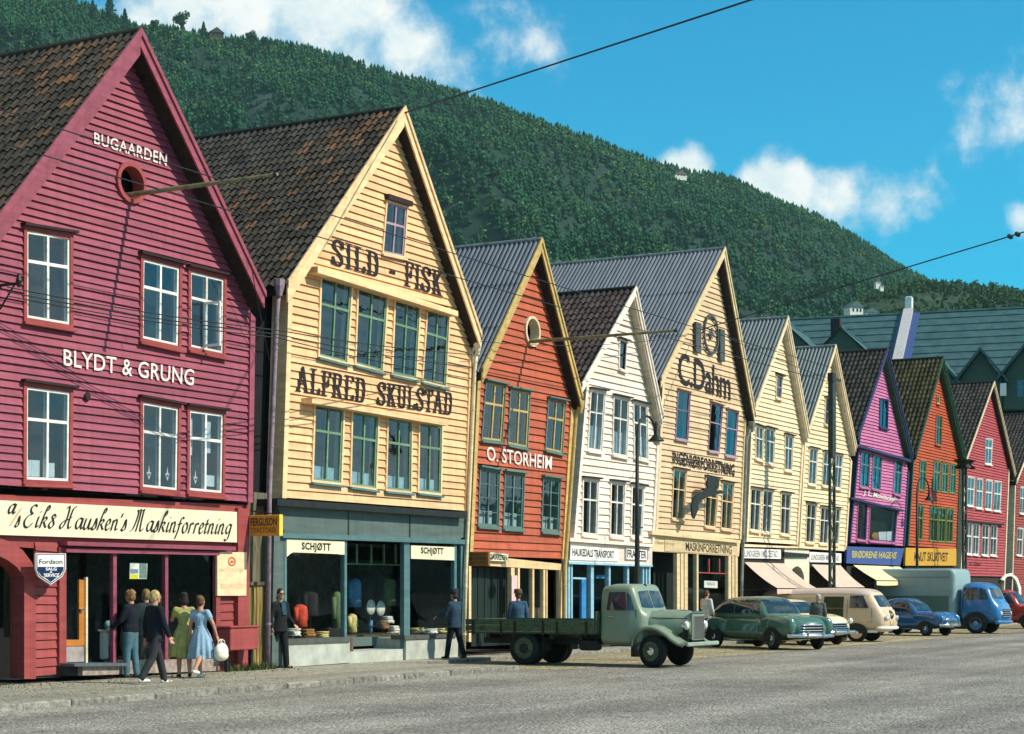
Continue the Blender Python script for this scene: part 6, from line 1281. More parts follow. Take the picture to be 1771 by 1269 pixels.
# ------------------------------------------------------------------ people (local: x forward, y left, z up)
tmp = bpy.data.scenes.new('tmp')
def remesh(mb, vox, smooth=6):
    me = bpy.data.meshes.new('r'); me.from_pydata(mb.v, [], mb.f); me.update()
    ob = bpy.data.objects.new('r', me); tmp.collection.objects.link(ob)
    md = ob.modifiers.new('r', 'REMESH'); md.mode = 'VOXEL'; md.voxel_size = vox; md.use_smooth_shade = True
    if smooth: s = ob.modifiers.new('s', 'SMOOTH'); s.factor = .5; s.iterations = smooth
    vl = tmp.view_layers[0]; vl.update(); dg = vl.depsgraph; dg.update()
    out = bpy.data.meshes.new_from_object(ob.evaluated_get(dg)); bpy.data.objects.remove(ob); bpy.data.meshes.remove(me); return out
def etube(mb, rings, n=20):
    V = []; F = []
    for c, rx, ry in rings: V += [(c.x+rx*math.cos(2*math.pi*j/n), c.y+ry*math.sin(2*math.pi*j/n), c.z) for j in range(n)]
    for i in range(len(rings)-1): F += [(i*n+j, i*n+(j+1) % n, (i+1)*n+(j+1) % n, (i+1)*n+j) for j in range(n)]
    F += [tuple(range(n-1, -1, -1)), tuple(range((len(rings)-1)*n, len(rings)*n))]; mb.add(V, F)
def cap(mb, a, ra, b, rb, n=12):
    a, b = Vector(a), Vector(b); mb.ell(a, (ra,)*3, n, 8); mb.ell(b, (rb,)*3, n, 8); mb.tube([a, b], [ra, rb], n)
SKIN = mat('skin', (.52, .27, .17), .6, var=.06)
def cloth(n, c, **k): return mat('cloth_'+n, c, .92, var=.14, scale=9, bump=1.0, bscale=9, **k)
def person(label, px, py, H, rz, legs=((8, 6), (-8, 8)), arms=((5, 12), (-5, 12)), outfit=None, hair=((.06, .04, .025), 'short'), top=None, bottom=None, shoe=(.02, .018, .016), shirt=None, dress=None, lean=0, headturn=0, hat=None, glasses=False, pos=None, abd=(.10, .10), Zg=0.0, nohands=False):
    gx, gy_ = pos if pos else G(px, py, Zg); t = thing('person', label, 'person', (gx, gy_, Zg), rz); k = H/1.75
    ln = math.sin(R_(lean))
    J = {}
    for i, sg in enumerate((1, -1)):
        a, bnd = R_(legs[i][0]), R_(legs[i][1]); hip = Vector((0, sg*.09, .90)); kn = hip+Vector((math.sin(a), sg*.01, -math.cos(a)))*.42; an = kn+Vector((math.sin(a-bnd), 0, -math.cos(a-bnd)))*.41; J['h%d' % i], J['k%d' % i], J['a%d' % i] = hip, kn, an
    dz = .075-min(J['a0'].z, J['a1'].z)
    for q in J: J[q].z += dz
    pel = Vector((0, 0, .94+dz)); wst = Vector((ln*.15, 0, 1.08+dz)); chs = Vector((ln*.35+.0, 0, 1.28+dz)); nk = Vector((ln*.5, 0, 1.46+dz)); hc = Vector((ln*.58+.015, 0, 1.625+dz)); ht = Matrix.Rotation(R_(headturn), 3, 'Z')
    for i, sg in enumerate((1, -1)):
        a, bnd = R_(arms[i][0]), R_(arms[i][1]); sh = Vector((nk.x-.01, sg*(.165 if dress else .185), 1.405+dz)); el = sh+Vector((math.sin(a), sg*abd[i]*2, -math.cos(a))).normalized()*.28; wr_ = el+Vector((math.sin(a+bnd), sg*(abd[i]-.06 if bnd < R_(60) else -.35), -math.cos(a+bnd))).normalized()*.25; J['s%d' % i], J['e%d' % i], J['w%d' % i] = sh, el, wr_
    def S(v): return Vector(v)*k
    fem = dress is not None; m = MB()
    cap(m, S(pel), .115*k, S(wst), .10*k); cap(m, S(wst), .10*k, S(chs), .125*k); cap(m, S(chs+Vector((0, .07, .02))), .10*k, S(chs+Vector((0, -.07, .02))), .10*k); cap(m, S(nk+Vector((-.02, 0, -.03))), .062*k, S(hc+Vector((-.012, 0, -.06))), .056*k)
    cap(m, S(J['s0']), .062*k, S(J['s1']), .062*k)
    def hp(v): return S(hc+ht @ Vector(v))
    m.ell(hp((-.005, 0, .02)), (.098*k, .078*k, .112*k), 16, 12); cap(m, hp((.035, 0, -.05)), .055*k, hp((.048, 0, -.072)), .036*k); cap(m, hp((.088, 0, .025)), .010*k, hp((.104, 0, -.008)), .015*k)
    for sg in (1, -1): m.ell(hp((-.01, sg*.080, .0)), (.022*k, .012*k, .032*k), 8, 6)
    for i, sg in enumerate((1, -1)):
        s_, e_, w_ = J['s%d' % i], J['e%d' % i], J['w%d' % i]; cap(m, S(s_), .054*k, S(e_), .040*k); cap(m, S(e_), .040*k, S(w_), .027*k)
        d = (w_-e_).normalized(); ac = Vector((1, 0, 0)) if abs(d.x) < .7 else Vector((0, sg, 0)); ac = (ac-d*ac.dot(d)).normalized(); pn = d.cross(ac)*sg
        pc = w_+d*.05; 
        for q in (-.026, -.008, .010, .028): cap(m, S(w_+d*.015+ac*q*.6), .017*k, S(w_+d*.085+ac*q), .013*k, 8)
        for q, l in ((-.030, .058), (-.010, .070), (.011, .076), (.031, .066)):
            a1 = w_+d*.090+ac*q; a2 = a1+(d*.9-pn*.35).normalized()*l*.55; a3 = a2+(d*.6-pn*.8).normalized()*l*.5; cap(m, S(a1), .0098*k, S(a2), .009*k, 7); cap(m, S(a2), .009*k, S(a3), .0078*k, 7)
        a1 = w_+d*.03+ac*.03; a2 = a1+(d*.7+ac*.7).normalized()*.045; a3 = a2+(d*.95+ac*.1).normalized()*.035; cap(m, S(a1), .013*k, S(a2), .011*k, 7); cap(m, S(a2), .011*k, S(a3), .009*k, 7)
        hp_, kn, an = J['h%d' % i], J['k%d' % i], J['a%d' % i]; cap(m, S(hp_), .090*k, S(kn), .056*k); cap(m, S(kn), .056*k, S(kn.lerp(an, .35)+Vector((-.015, 0, 0))), .056*k); cap(m, S(kn.lerp(an, .35)+Vector((-.015, 0, 0))), .056*k, S(an), .036*k); cap(m, S(an+Vector((-.02, 0, -.035))), .035*k, S(an+Vector((.13, 0, -.045))), .028*k)
    meobj('body', remesh(m, .0105, 1), SKIN, t)
    for sg in (1, -1): MB().ell(hp((.086, sg*.030, .022)), (.009*k, .012*k, .008*k), 8, 6).build('eye', BLACK, t, smooth=True, local=True)
    MB().ell(hp((.090, 0, -.042)), (.008*k, .022*k, .005*k), 8, 6).build('mouth', mat('lips', (.38, .10, .08), .5), t, smooth=True, local=True)
    if top:
        m = MB(); hem = .80 if outfit != 'short' else .92
        etube(m, [(S(Vector((.005, 0, hem+dz))), .145*k, .205*k), (S(Vector((0, 0, hem+.1+dz))), .142*k, .195*k), (S(wst), .132*k, .170*k), (S(chs), .142*k, .195*k), (S(chs+Vector((-.01, 0, .1))), .11*k, .17*k)]); cap(m, S(chs+Vector((-.01, .075, .03))), .115*k, S(chs+Vector((-.01, -.075, .03))), .115*k); cap(m, S(J['s0']), .075*k, S(J['s1']), .075*k)
        for i in (0, 1): cap(m, S(J['s%d' % i]), .072*k, S(J['e%d' % i]), .060*k); cap(m, S(J['e%d' % i]), .060*k, S(J['w%d' % i].lerp(J['e%d' % i], .08)), .046*k)
        cap(m, S(nk+Vector((-.015, 0, -.06))), .075*k, S(nk+Vector((-.02, 0, -.01))), .066*k); meobj('jacket', remesh(m, .017, 2), top, t)
        if shirt: m = MB(); m.slab([(-.05*k, 1.18*k), (.05*k, 1.18*k), (.065*k, 1.46*k), (-.065*k, 1.46*k)], 0, .012); V = [(chs.x*k+.150*k-.045*k*max(0, (z/k-1.33)/.13)+.0*y, x_, z+dz*k) for x_, y, z in m.v]; obj('shirt', [(a+(.008 if i >= 4 else 0), b, c_) for i, (a, b, c_) in enumerate(V)], m.f, shirt, t, local=True)
    if bottom:
        m = MB(); cap(m, S(pel+Vector((0, .05, .05))), .115*k, S(pel+Vector((0, -.05, .05))), .115*k)
        for i in (0, 1): cap(m, S(J['h%d' % i]), .108*k, S(J['k%d' % i]), .078*k); cap(m, S(J['k%d' % i]), .078*k, S(J['a%d' % i]+Vector((0, 0, .0))), .066*k)
        meobj('trousers', remesh(m, .018, 2), bottom, t)
    if dress:
        m = MB(); cap(m, S(wst), .112*k, S(chs), .138*k); cap(m, S(chs+Vector((0, .06, .02))), .112*k, S(chs+Vector((0, -.06, .02))), .112*k); cap(m, S(J['s0']+Vector((0, 0, -.01))), .070*k, S(J['s1']+Vector((0, 0, -.01))), .070*k)
        for i in (0, 1): cap(m, S(J['s%d' % i]), .072*k, S(J['s%d' % i].lerp(J['e%d' % i], .42)), .066*k)
        meobj('bodice', remesh(m, .013, 3), dress, t)
        V = []; F = []; n = 72; zs = [1.10, 1.04, .95, .82, .68, .52, .42]; rs = [.118, .145, .190, .225, .255, .285, .295]; r3 = random.Random(int(px)); ph = [r3.uniform(0, 6.28) for _ in range(3)]
        for z, rd in zip(zs, rs):
            for j in range(n):
                q = 2*math.pi*j/n; u = (1.1-z)/.62; pl = 1+u*.10*(math.sin(13*q+ph[0]+u)+.5*math.sin(7*q+ph[1])); V.append(((rd*pl*math.cos(q)*.92+.04*u)*k, rd*pl*math.sin(q)*k, (z+dz+.015*u*math.sin(5*q+ph[2]))*k))
        for i in range(len(zs)-1):
            for j in range(n): F.append((i*n+j, i*n+(j+1) % n, (i+1)*n+(j+1) % n, (i+1)*n+j))
        obj('skirt', V, F, dress, t, smooth=True, local=True); MB().lathe([(.119*k, -.025*k), (.123*k, 0), (.119*k, .025*k)], S(Vector((wst.x*.8, 0, 1.085+dz))), 'z', 24).build('belt', dress, t, smooth=True, local=True)
    for i in (0, 1):
        an = J['a%d' % i]; sg = 1-2*i; m = MB(); lift = max(0, an.z-.10); pitch = -.5*lift
        cap(m, S(an+Vector((-.035, 0, -.035))), .042*k, S(an+Vector((.05, sg*.005, -.045))), .040*k, 10); cap(m, S(an+Vector((.05, sg*.005, -.045))), .040*k, S(an+Vector((.15, sg*.012, -.050-pitch*-.3))), .030*k, 10)
        if fem: m.tube([S(an+Vector((-.05, 0, -.04))), S(an+Vector((-.055, 0, -.078)))], [.016, .009], 7)
        o = meobj('shoe', remesh(m, .010, 2), mat('shoe_%s' % str(shoe), shoe, .45), t)
    hcol, style = hair; hm = mat('hair_'+str(hcol), hcol, .65, var=.35, scale=28, stretch=(1, 1, .3), bump=.8, bscale=60)
    m = MB(); r3 = random.Random(int(px)+5)
    m.ell(hp((-.018, 0, .045)), (.100*k, .088*k, .100*k), 14, 10); m.ell(hp((-.045, 0, .0)), (.075*k, .086*k, .100*k), 12, 8)
    if style == 'curly':
        for _ in range(30): v = Vector((r3.gauss(-.35, .8), r3.gauss(0, 1), r3.gauss(.55, .6))).normalized(); m.ell(hp((v.x*.10-.012, v.y*.088, v.z*.10+.045)), (.022*k,)*3, 7, 5)
    if style == 'bun': m.ell(hp((-.10, 0, .085)), (.055*k, .060*k, .055*k), 10, 8); m.ell(hp((-.06, 0, .12)), (.06*k, .07*k, .035*k), 10, 8)
    if style == 'bob': m.ell(hp((-.05, .05, -.05)), (.06*k, .045*k, .08*k), 10, 8); m.ell(hp((-.05, -.05, -.05)), (.06*k, .045*k, .08*k), 10, 8); m.ell(hp((-.07, 0, -.05)), (.05*k, .07*k, .08*k), 10, 8); m.ell(hp((-.03, 0, .10)), (.09*k, .085*k, .06*k), 10, 8)
    # keep the hair off the face
    hm_ = remesh(m, .011, 1); meobj('hair', hm_, hm, t)
    if hat:
        c_, brim = hat; m = MB(); o = hp((-.005, 0, .085)); m.lathe([(.108*k, -.02), (.112*k, .0), (.110*k, .07*k), (.085*k, .10*k), (.001, .105*k)], o, 'z', 18)
        if brim > 0: m.lathe([(.10*k, -.022), (brim*k, -.030), (brim*k, -.022), (.10*k, -.012)], o, 'z', 20)
        else: m.add([tuple(o+ht @ Vector(v)*k) for v in ((.08, -.07, -.015), (.08, .07, -.015), (.165, .045, -.03), (.165, -.045, -.03), (.08, -.07, -.03), (.08, .07, -.03), (.165, .045, -.038), (.165, -.045, -.038))], [(0, 1, 2, 3), (7, 6, 5, 4), (0, 3, 7, 4), (3, 2, 6, 7), (2, 1, 5, 6)])
        m.build('hat', cloth('hat'+str(c_), c_), t, smooth=True, local=True)
    if glasses:
        for sg in (1, -1): MB().ell(hp((.095, sg*.034, .022)), (.010*k, .030*k, .022*k), 10, 6).build('sunglass_lens', BLACK, t, smooth=True, local=True)
        MB().tube([hp((.0, .082, .03)), hp((.09, .07, .026)), hp((.10, 0, .03)), hp((.09, -.07, .026)), hp((.0, -.082, .03))], .004, 5).build('sunglass_frame', BLACK, t, local=True)
    J['root'] = t; J['k'] = k; return J
N1 = cloth('navy', (.007, .010, .018)); N2 = cloth('black_suit', (.012, .013, .015)); N3 = cloth('dark_teal', (.02, .035, .035)); JE = cloth('jeans', (.07, .16, .19)); GRT = cloth('charcoal', (.035, .034, .036)); DG = cloth('green_dress', (.40, .38, .12)); DB_ = cloth('blue_dress', (.30, .44, .56)); SHB = cloth('blue_shirt', (.02, .07, .10)); SHW = cloth('white_shirt', (.6, .58, .54))
up = R_(90)
person('curly haired youth in navy jacket and light jeans at the shop window', 226, 1172, 1.76, up+.15, ((4, 3), (-4, 4)), ((20, 35), (10, 20)), top=N1, bottom=JE, hair=((.28, .15, .05), 'curly'), outfit='short')
person('man in dark teal jacket standing in the middle of the window group', 252, 1168, 1.78, up-.1, ((3, 3), (-5, 4)), ((15, 30), (10, 20)), top=N3, bottom=N2, hair=((.32, .19, .08), 'short'))
person('blond youth in navy suit striding in white shoes by the shop', 268, 1182, 1.80, R_(-18), ((22, 8), (-18, 14)), ((-10, 12), (12, 12)), top=N1, bottom=GRT, hair=((.55, .40, .16), 'short'), shoe=(.80, .76, .66))
person('woman with bare legs and white heels hidden behind the blond youth', 278, 1166, 1.64, up, ((3, 3), (-6, 6)), ((10, 60), (10, 60)), dress=cloth('navy_dress', (.02, .03, .05)), hair=((.16, .09, .04), 'bob'), shoe=(.80, .76, .68))
person('dark haired woman in olive green dress with flared skirt', 318, 1171, 1.70, R_(48), ((3, 3), (-8, 8)), ((40, 95), (35, 95)), dress=DG, hair=((.02, .014, .010), 'bob'), shoe=(.03, .03, .035))
pb = person('woman in pale blue dress walking with a white bag', 347, 1172, 1.66, R_(8), ((15, 8), (-18, 24)), ((-8, 10), (6, 8)), dress=DB_, hair=((.14, .065, .025), 'bun'), shoe=(.82, .78, .72), abd=(.10, .26))
def bag_at(J, i, label):
    t0 = J['root']; c, s = math.cos(t0.rotation_euler.z), math.sin(t0.rotation_euler.z); p = J['w%d' % i]*J['k']; d = (J['w%d' % i]-J['e%d' % i]).normalized(); p = p+d*.09
    wp = Vector((t0.location.x+p.x*c-p.y*s, t0.location.y+p.x*s+p.y*c, t0.location.z+p.z))
    b = thing('handbag', label, 'bag', wp-Vector((-.05, .05, .38)), t0.rotation_euler.z); WB = mat('white_bag', (.80, .74, .60), .5, var=.08)
    m = MB(); m.ell((0, 0, .13), (.20, .12, .19), 16, 10); m.ell((0, 0, .06), (.19, .13, .12), 14, 8); meobj('pouch', remesh(m, .012, 2), WB, b)
    for y in (-.03, .03): MB().tube([(-.10, y, .26), (-.07, y, .35), (0, y*.4, .385), (.07, y, .35), (.10, y, .26)], .009, 6).build('handle', WB, b, smooth=True, local=True)
bag_at(pb, 1, 'white rounded handbag held by the woman in blue')
person('man in black suit and sunglasses strolling past the fence', 484, 1155, 1.80, R_(-100), ((10, 4), (-16, 16)), ((6, 40), (-6, 14)), top=N2, bottom=N2, shirt=SHB, hair=((.02, .015, .012), 'short'), glasses=True, headturn=-12)
person('man in dark blue jacket and cap looking into the shop window', 786, 1139, 1.76, R_(80), ((14, 4), (-14, 6)), ((25, 50), (20, 40)), top=cloth('work_blue', (.025, .055, .085)), bottom=N1, hat=((.02, .03, .045), 0), hair=((.05, .035, .02), 'short'))
person('man in hat and blue jacket standing behind the lorry bed', 0, 0, 1.74, R_(40), pos=(P(896, 1018, -.75)[0], -.75), Zg=0.0, top=cloth('blue_jacket', (.04, .09, .15)), bottom=GRT, hat=((.10, .07, .04), .15), hair=((.12, .08, .05), 'short'))
person('man in light shirt by the tan house shop window', 0, 0, 1.74, R_(-20), pos=(P(1222, 1018, -.6)[0], -.6), top=SHW, bottom=GRT, hair=((.12, .06, .03), 'short'), arms=((10, 60), (5, 20)))
x_, y_ = G(1416, 1112); person('white haired man in grey jacket between cream car and van', 0, 0, 1.72, R_(15), pos=(D(1415,1018,61.0).x, D(1415,1018,61.0).y), Zg=-.1, top=cloth('grey_jacket', (.10, .11, .10)), bottom=GRT, hair=((.5, .47, .40), 'short'), headturn=20)
bpy.data.scenes.remove(tmp)
# ------------------------------------------------------------------ street furniture, wires
MAST = mat('mast_green', (.035, .055, .045), .6, var=.3)
def lamp_post(label, px, ytop, Y, armx, army, m_=IRON):
    x, z = P(px, ytop, Y); x2, z2 = P(armx, army, Y); t = thing('street_lamp', label, 'street lamp', (x, Y, 0))
    MB().lathe([(.17, 0), (.17, .25), (.11, .32), (.10, 1.3), (.075, 1.4), (.06, 3.5), (.045, z-.7)], (x, Y, 0), 'z', 12).build('post', m_, t, smooth=True)
    w_ = x2-x; pts = [(x, Y, z-.75)]+[(x+w_*.5-w_*.5*math.cos(q), Y, z-.6+.6*math.sin(q)) for q in np.linspace(0, math.pi, 11)]+[(x2, Y, z2+.15)]
    MB().tube(pts, .032, 8).build('arm', m_, t, smooth=True); MB().tube([(x-.35, Y, z-3.0), (x+.35, Y, z-3.0)], .018, 6).build('ladder_bar', m_, t)
    h = MB().lathe([(.025, .15), (.05, .08), (.04, .0), (.07, -.05), (.07, -.2), (.10, -.24), (.21, -.36), (.22, -.39), (.18, -.38)], (x2, Y, z2), 'z', 16).build('lamp_shade', m_, t, smooth=True)
    MB().ell((x2, Y, z2-.40), (.09, .09, .11), 12, 8).build('bulb', mat('lamp_glass_warm', (.6, .55, .42), .25), h, smooth=True)
lamp_post('black curved street lamp standing behind the green lorry', 1102, 716, -4.2, 1135, 738); lamp_post('thin curved street lamp in front of the orange house', 1586, 824, -1.2, 1607, 850)
def mast(label, px, ytop, Y, wb, hs):
    x, z = P(px, ytop, Y); t = thing('lattice_mast', label, 'mast', (x, Y, 0))
    for sx in (-1, 1): MB().add(*(lambda b: (b.v, b.f))(MB().box(x+sx*wb-.045, x+sx*wb+.045, Y-.045, Y+.045, 0, hs))).build('leg', MAST, t)
    n = int(hs/.45)
    for k in range(n):
        z0, z1 = k*hs/n, (k+1)*hs/n; s = 1 if k % 2 else -1; MB().tube([(x-s*wb, Y, z0), (x+s*wb, Y, z1)], .034, 5).build('brace', MAST, t)
    MB().bbox(x-wb*.75, x+wb*.75, Y-.10, Y+.10, hs, z, .02).build('upper_post', MAST, t); MB().bbox(x-.45, x+.45, Y-.45, Y+.45, -.1, .35, .05).build('footing', IRON, t); return t, x, z
t, mx_, mz_ = mast('tall dark lattice mast in front of the cream houses', 1439, 645, -2.4, .24, 6.6)
MB().box(mx_, mx_+.9, -2.45, -2.38, mz_-.25, mz_-.15).build('cross_arm', MAST, t); MB().bbox(mx_-.25, mx_+.05, -2.52, -2.3, mz_-.35, mz_+.0, .03).build('insulator_box', IRON, t)
mast('dark lattice mast between the orange and rose red houses', 1668, 810, -1.4, .26, 7.9)
WIREM = mat('wire', (.02, .022, .025), .6)
def wire(label, pts, r=.012, sag=.0, insul=None):
    pts = [Vector(p) for p in pts]; out = []
    for a, b in zip(pts[:-1], pts[1:]):
        for k in range(12): u = k/12; p = a.lerp(b, u); p.z -= sag*4*u*(1-u); out.append(p)
    out.append(pts[-1]); t = thing('overhead_wire', label, 'wire', out[0], 0, 'wires over the street'); MB().tube(out, r, 5).build('cable', WIREM, t)
    for q in insul or []: MB().lathe([(.001, -.16), (.06, -.12), (.035, -.05), (.07, 0), (.035, .06), (.06, .12), (.001, .16)], q, 'x', 10).build('insulator', IRON, t, smooth=True)
def pw(px, py, Y): x, z = P(px, py, Y); return (x, Y, z)
def along(px, py, Y, x0, x1): x, z = P(px, py, Y); return [(x0, Y, z), (x1, Y, z)]
ENDX = P(1439,700,-2.4)[0]
for lb, px, py in (('upper one of the two high wires crossing the gables', 580, 365), ('lower one of the two high wires crossing the gables', 556, 402)): wire(lb, along(px, py, -2.4, 14, ENDX), .013, .12)
for lb, px, py in (('top wire of the low bundle crossing the yellow house', 480, 571), ('middle wire of the low bundle crossing the yellow house', 480, 578), ('bottom wire of the low bundle crossing the yellow house', 480, 584)): wire(lb, [pw(12, py-75+(py-571)*.2, -.5), pw(480, py, -2.4), pw(815, py+42+(py-571)*2.2, -.6)], .012, .06)
wire('long span wire rising from the yellow gable tip across the sky', [pw(700, 195, -.6), pw(1310, -4, -13)], .02); wire('span wire from the tan gable to the upper right with insulators', [pw(1212, 570, -.3), pw(1775, 400, -13)], .02, 0, [pw(1747, 409, -12.2), pw(1760, 405, -12.6)])
wire('slack stay wire from the magenta eave to the gap', [pw(436, 470, -.6), pw(466, 625, -.3)], .010); wire('thin wire from the tan emblem to the mast top', [pw(1210, 560, -.3), pw(1436, 655, -2.4)], .01, .1); wire('thin wire from the orange red eave to the tan emblem', [pw(830, 590, -.6), pw(1208, 575, -.4)], .010, .25)
bk = thing('wall_bracket', 'dark iron insulator bracket at the left edge of the magenta wall', 'bracket', (P(10,494,-.1)[0], -.1, P(10,494,-.1)[1])); a = P(12,492,-.2); MB().tube([(a[0], .05, a[1]), (a[0], -.5, a[1])], .03).build('arm', IRON, bk); MB().lathe([(.03, -.12), (.06, 0), (.03, .12)], (a[0], -.5, a[1]+.05), 'z', 8).build('insulator', IRON, bk); MB().tube([(a[0], .02, a[1]-.5), (a[0], -.4, a[1])], .018).build('stay', IRON, bk)
# ------------------------------------------------------------------ goods in the shop windows
def goods(name, label, cat, px, py, Y, parts, group=None):
    x, z = P(px, py, Y); t = thing(name, label, cat, (x, Y, z), 0, group)
    for nm, fn, m_, sm in parts: mb = MB(); fn(mb); mb.build(nm, m_, t, smooth=sm, local=True)
    return t
def g_coat(w_, h): return lambda m: (m.lathe([(w_*.35, 0), (w_*.5, .02), (w_*.42, h*.45), (w_*.5, h*.75), (w_*.42, h*.92), (w_*.15, h)], (0, 0, 0), 'z', 14), m.tube([(-w_*.45, 0, h*.86), (-w_*.6, -.03, h*.3)], [.07, .05], 8), m.tube([(w_*.45, 0, h*.86), (w_*.6, -.03, h*.3)], [.07, .05], 8))
def stand(h): return lambda m: (m.tube([(0, 0, -h), (0, 0, .02)], .018, 6), m.lathe([(.14, -h), (.14, -h+.02)], (0, 0, 0), 'z', 10))
CW = lambda n, c: cloth('goods_'+n, c); W_ = CW('white', (.75, .72, .66)); RD = CW('red', (.60, .07, .04)); BLK = CW('black', (.015, .015, .016)); BR = CW('brown', (.35, .15, .05)); GN = CW('green', (.10, .16, .07)); YL = CW('yellow', (.62, .50, .20)); BLu = CW('blue', (.08, .26, .50))
disp = MB(); 
for px0, px1, py in ((494, 597, 1104), (706, 790, 1098)): x0, z0 = P(px0, py, .3); x1, _ = P(px1, py, .3); disp = MB().box(x0, x1, .06, 1.5, 0, z0-.03).build('display_floor', WOODP, h2.root)
x0, z0 = P(602, 1098, 1.1); MB().box(x0, x0+3.2, 1.2, 2.6, 0, z0-.02).build('display_floor', WOODP, h2.root)
goods('red_jacket', 'red jacket with hanging fringe on a display stand', 'jacket', 519, 1085, .75, [('torso', g_coat(.36, .55), RD, True), ('stand', stand(.25), IRON, False)])
goods('dark_coat', 'dark oilskin coat displayed right of the red jacket', 'coat', 536, 1066, .8, [('torso', g_coat(.42, .60), BLK, True), ('stand', stand(.4), IRON, False)])
goods('green_coat', 'green coat hanging at the right of the left display window', 'coat', 583, 1090, .7, [('torso', g_coat(.30, .95), GN, True), ('stand', stand(.1), IRON, False)])
goods('suitcase', 'black suitcase on the display floor behind the left window', 'suitcase', 570, 1102, .55, [('case', lambda m: m.bbox(-.35, .35, -.12, .12, 0, .22, .03), BLK, False), ('handle', lambda m: m.tube([(-.08, -.02, .22), (0, -.02, .26), (.08, -.02, .22)], .012), BLK, False)])
def heap(w_, h, s_):                                   # folded garments: thin uneven layers
    def f(m):
        r = random.Random(s_); z = 0
        for k in range(5):
            t = h*r.uniform(.16, .26); a = w_*r.uniform(.75, 1.05); dx = r.uniform(-.03, .03); m.bbox(dx-a, dx+a, -.11+r.uniform(-.02, .02), .11, z, z+t, .012); z += t
        m.tube([(-w_*.9, -.12, h*.1), (-w_*.2, -.14, h*.25), (w_*.8, -.12, .01)], [.02, .03, .015], 6)
    return f
for px, py, m_, lb, w_ in ((508, 1100, W_, 'white folded cloth heap at the left display window corner', .14), (532, 1101, BR, 'rust brown heap of folded jumpers in the left window', .18), (557, 1103, YL, 'flat ochre folded shirt in the left window', .15)): goods('folded_clothes', lb, 'clothes', px, py, .3, [('pile', heap(w_, .16, px), m_, True)])
for px, py, lb in ((640, 1050, 'small white straw hat on a stand in the entrance window'), (657, 1052, 'large round straw hat in the entrance window')): goods('straw_hat', lb, 'hat', px, py, 1.35, [('hat', lambda m: m.lathe([(.001, .10), (.08, .09), (.10, 0), (.20, -.02), (.20, -.035), (.001, -.03)], (0, 0, 0), 'y', 18), W_, True), ('stand', stand(.5), IRON, False)])
goods('yellow_smock', 'pale yellow smock standing at the left of the entrance window', 'clothes', 609, 1094, 1.3, [('torso', g_coat(.26, .48), YL, True)]); goods('blue_scarf', 'bright blue scarf hanging among the entrance goods', 'scarf', 641, 1094, 1.3, [('cloth', lambda m: m.tube([(0, 0, 0), (.02, .02, .2), (.05, 0, .32)], [.05, .06, .03], 8), BLu, True)])
for i, (px, py, m_, lb) in enumerate(((612, 1050, BLu, 'pale blue sweater hanging at the entrance window left'), (633, 1045, BLK, 'dark suit hanging in the entrance window middle'), (652, 1040, BLK, 'dark jacket hanging right of the dark suit'), (672, 1048, GN, 'dark green coat hanging in the entrance window'), (688, 1052, BLK, 'black coat hanging at the entrance window right edge'))): goods('hanging_coat', lb, 'coat', px, py, 1.7, [('torso', g_coat(.40, .75), m_, True), ('hanger', lambda m: m.tube([(-.15, 0, .72), (0, 0, .8), (.15, 0, .72), (0, 0, .8), (0, 0, 1.0)], .008, 5), IRON, False)])
for px, py, m_, lb in ((662, 1088, BR, 'tan boots and gloves heap in the entrance window'), (680, 1096, W_, 'white shirts heap at the right of the entrance window'), (670, 1078, W_, 'stacked white collars in the entrance window')): goods('folded_clothes', lb, 'clothes', px, py, 1.35, [('pile', heap(.16, .2, px), m_, True)])
for px, py, m_, lb in ((722, 1094, YL, 'row of ochre shoes along the right window edge'), (745, 1095, W_, 'pale folded linen in the right window'), (765, 1094, YL, 'pale yellow linen heap in the right window')): goods('folded_clothes', lb, 'clothes', px, py, .3, [('pile', heap(.2, .12, px), m_, True)])
goods('display_bust', 'dark hat and scarf on a bust in the right window', 'bust', 770, 1008, .8, [('torso', g_coat(.38, .6), BLK, True), ('head', lambda m: m.ell((0, 0, .75), (.11, .11, .13)), BLK, True), ('stand', stand(1.0), IRON, False)])
goods('display_column', 'white upright display column behind the magenta shop window', 'column', 180, 1140, .4, [('shaft', lambda m: m.bbox(-.07, .07, -.07, .07, 0, .56, .02), SIGNP, False), ('cap', lambda m: m.bbox(-.09, .09, -.09, .09, .56, .6, .01), SIGNP, False)])
goods('blue_heater', 'pale blue rounded appliance beside the white display column', 'appliance', 189, 1115, .5, [('body', lambda m: m.lathe([(.05, 0), (.07, .03), (.07, .3), (.05, .33)], (0, 0, 0), 'z', 14), LBL, True), ('dome', lambda m: m.ell((-.02, 0, .40), (.10, .10, .10)), LBL, True), ('stand', stand(.28), IRON, False)])
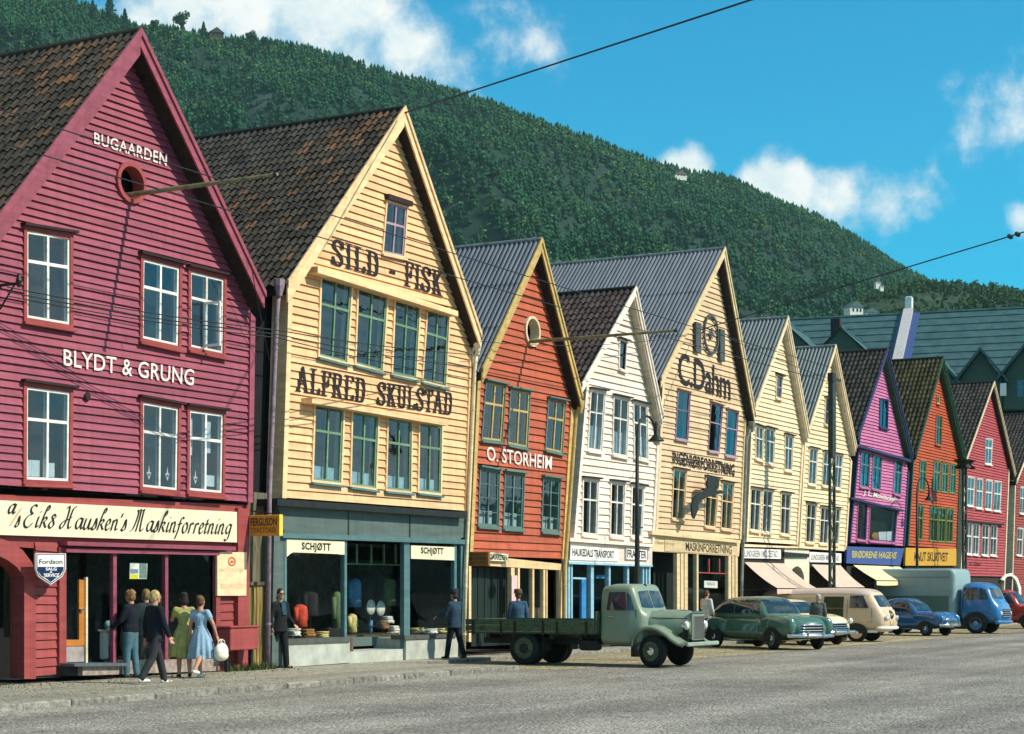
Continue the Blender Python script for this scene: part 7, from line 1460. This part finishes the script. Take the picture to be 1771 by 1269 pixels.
# weeds along the wall foot
def weeds(name, label, boxes, n, seed):
    r = random.Random(seed); V = []; F = []
    for _ in range(n):
        x0, x1, y0, y1, h = r.choice(boxes); x, y = r.uniform(x0, x1), r.uniform(y0, y1); a = r.uniform(0, 6.28); hh = h*r.uniform(.4, 1); b = Vector((math.cos(a), math.sin(a), 0)); tp = Vector((x, y, 0))+b*hh*.5+Vector((0, 0, hh)); s = b.cross(Vector((0, 0, 1)))*.012; k = len(V)
        V += [Vector((x, y, -.01))-s, Vector((x, y, -.01))+s, tp]; F.append((k, k+1, k+2))
    o = obj(name, V, F, mat('weed_green', (.09, .12, .03), .8, var=.3, scale=3, orand=.3, island=True)); tag(o, label, 'weeds'); o['kind'] = 'stuff'
xa, xb = P(385,1150)[0], P(462,1150)[0]
weeds('grass_tuft', 'green weeds growing under the red box by the fence', [(xa, xb, -.35, .15, .22)], 500, 1); weeds('pavement_grass', 'sparse grass in the pavement joints along the magenta house', [(17, 34, -1.2, .0, .05), (17, 30, -4.0, -1.0, .025)], 1500, 2)
hx_, hy_ = G(100, 1166, 0); t = thing('guard_stone', 'small dark guard stone at the foot of the magenta post', 'stone', (hx_, hy_, 0)); MB().ell((0, 0, .05), (.16, .12, .15)).build('rock', mat('dark_rock', (.05, .045, .04), .9, bump=.6), t, smooth=True, local=True)
# ------------------------------------------------------------------ summer haze
hz = MB().box(-2200, 2600, -1500, 2600, -1.2, 620).build('haze', None); hz['kind'] = 'stuff'; tag(hz, 'thin bluish summer haze softening the mountain', 'haze')
hm_ = bpy.data.materials.new('haze_air'); hm_.use_nodes = True; hm_.node_tree.nodes.clear()
o_ = hm_.node_tree.nodes.new('ShaderNodeOutputMaterial'); v_ = hm_.node_tree.nodes.new('ShaderNodeVolumePrincipled')
v_.inputs['Color'].default_value = (.52, .88, .86, 1); v_.inputs['Density'].default_value = .00008; v_.inputs['Anisotropy'].default_value = .1
hm_.node_tree.links.new(v_.outputs[0], o_.inputs['Volume']); hz.data.materials.append(hm_)
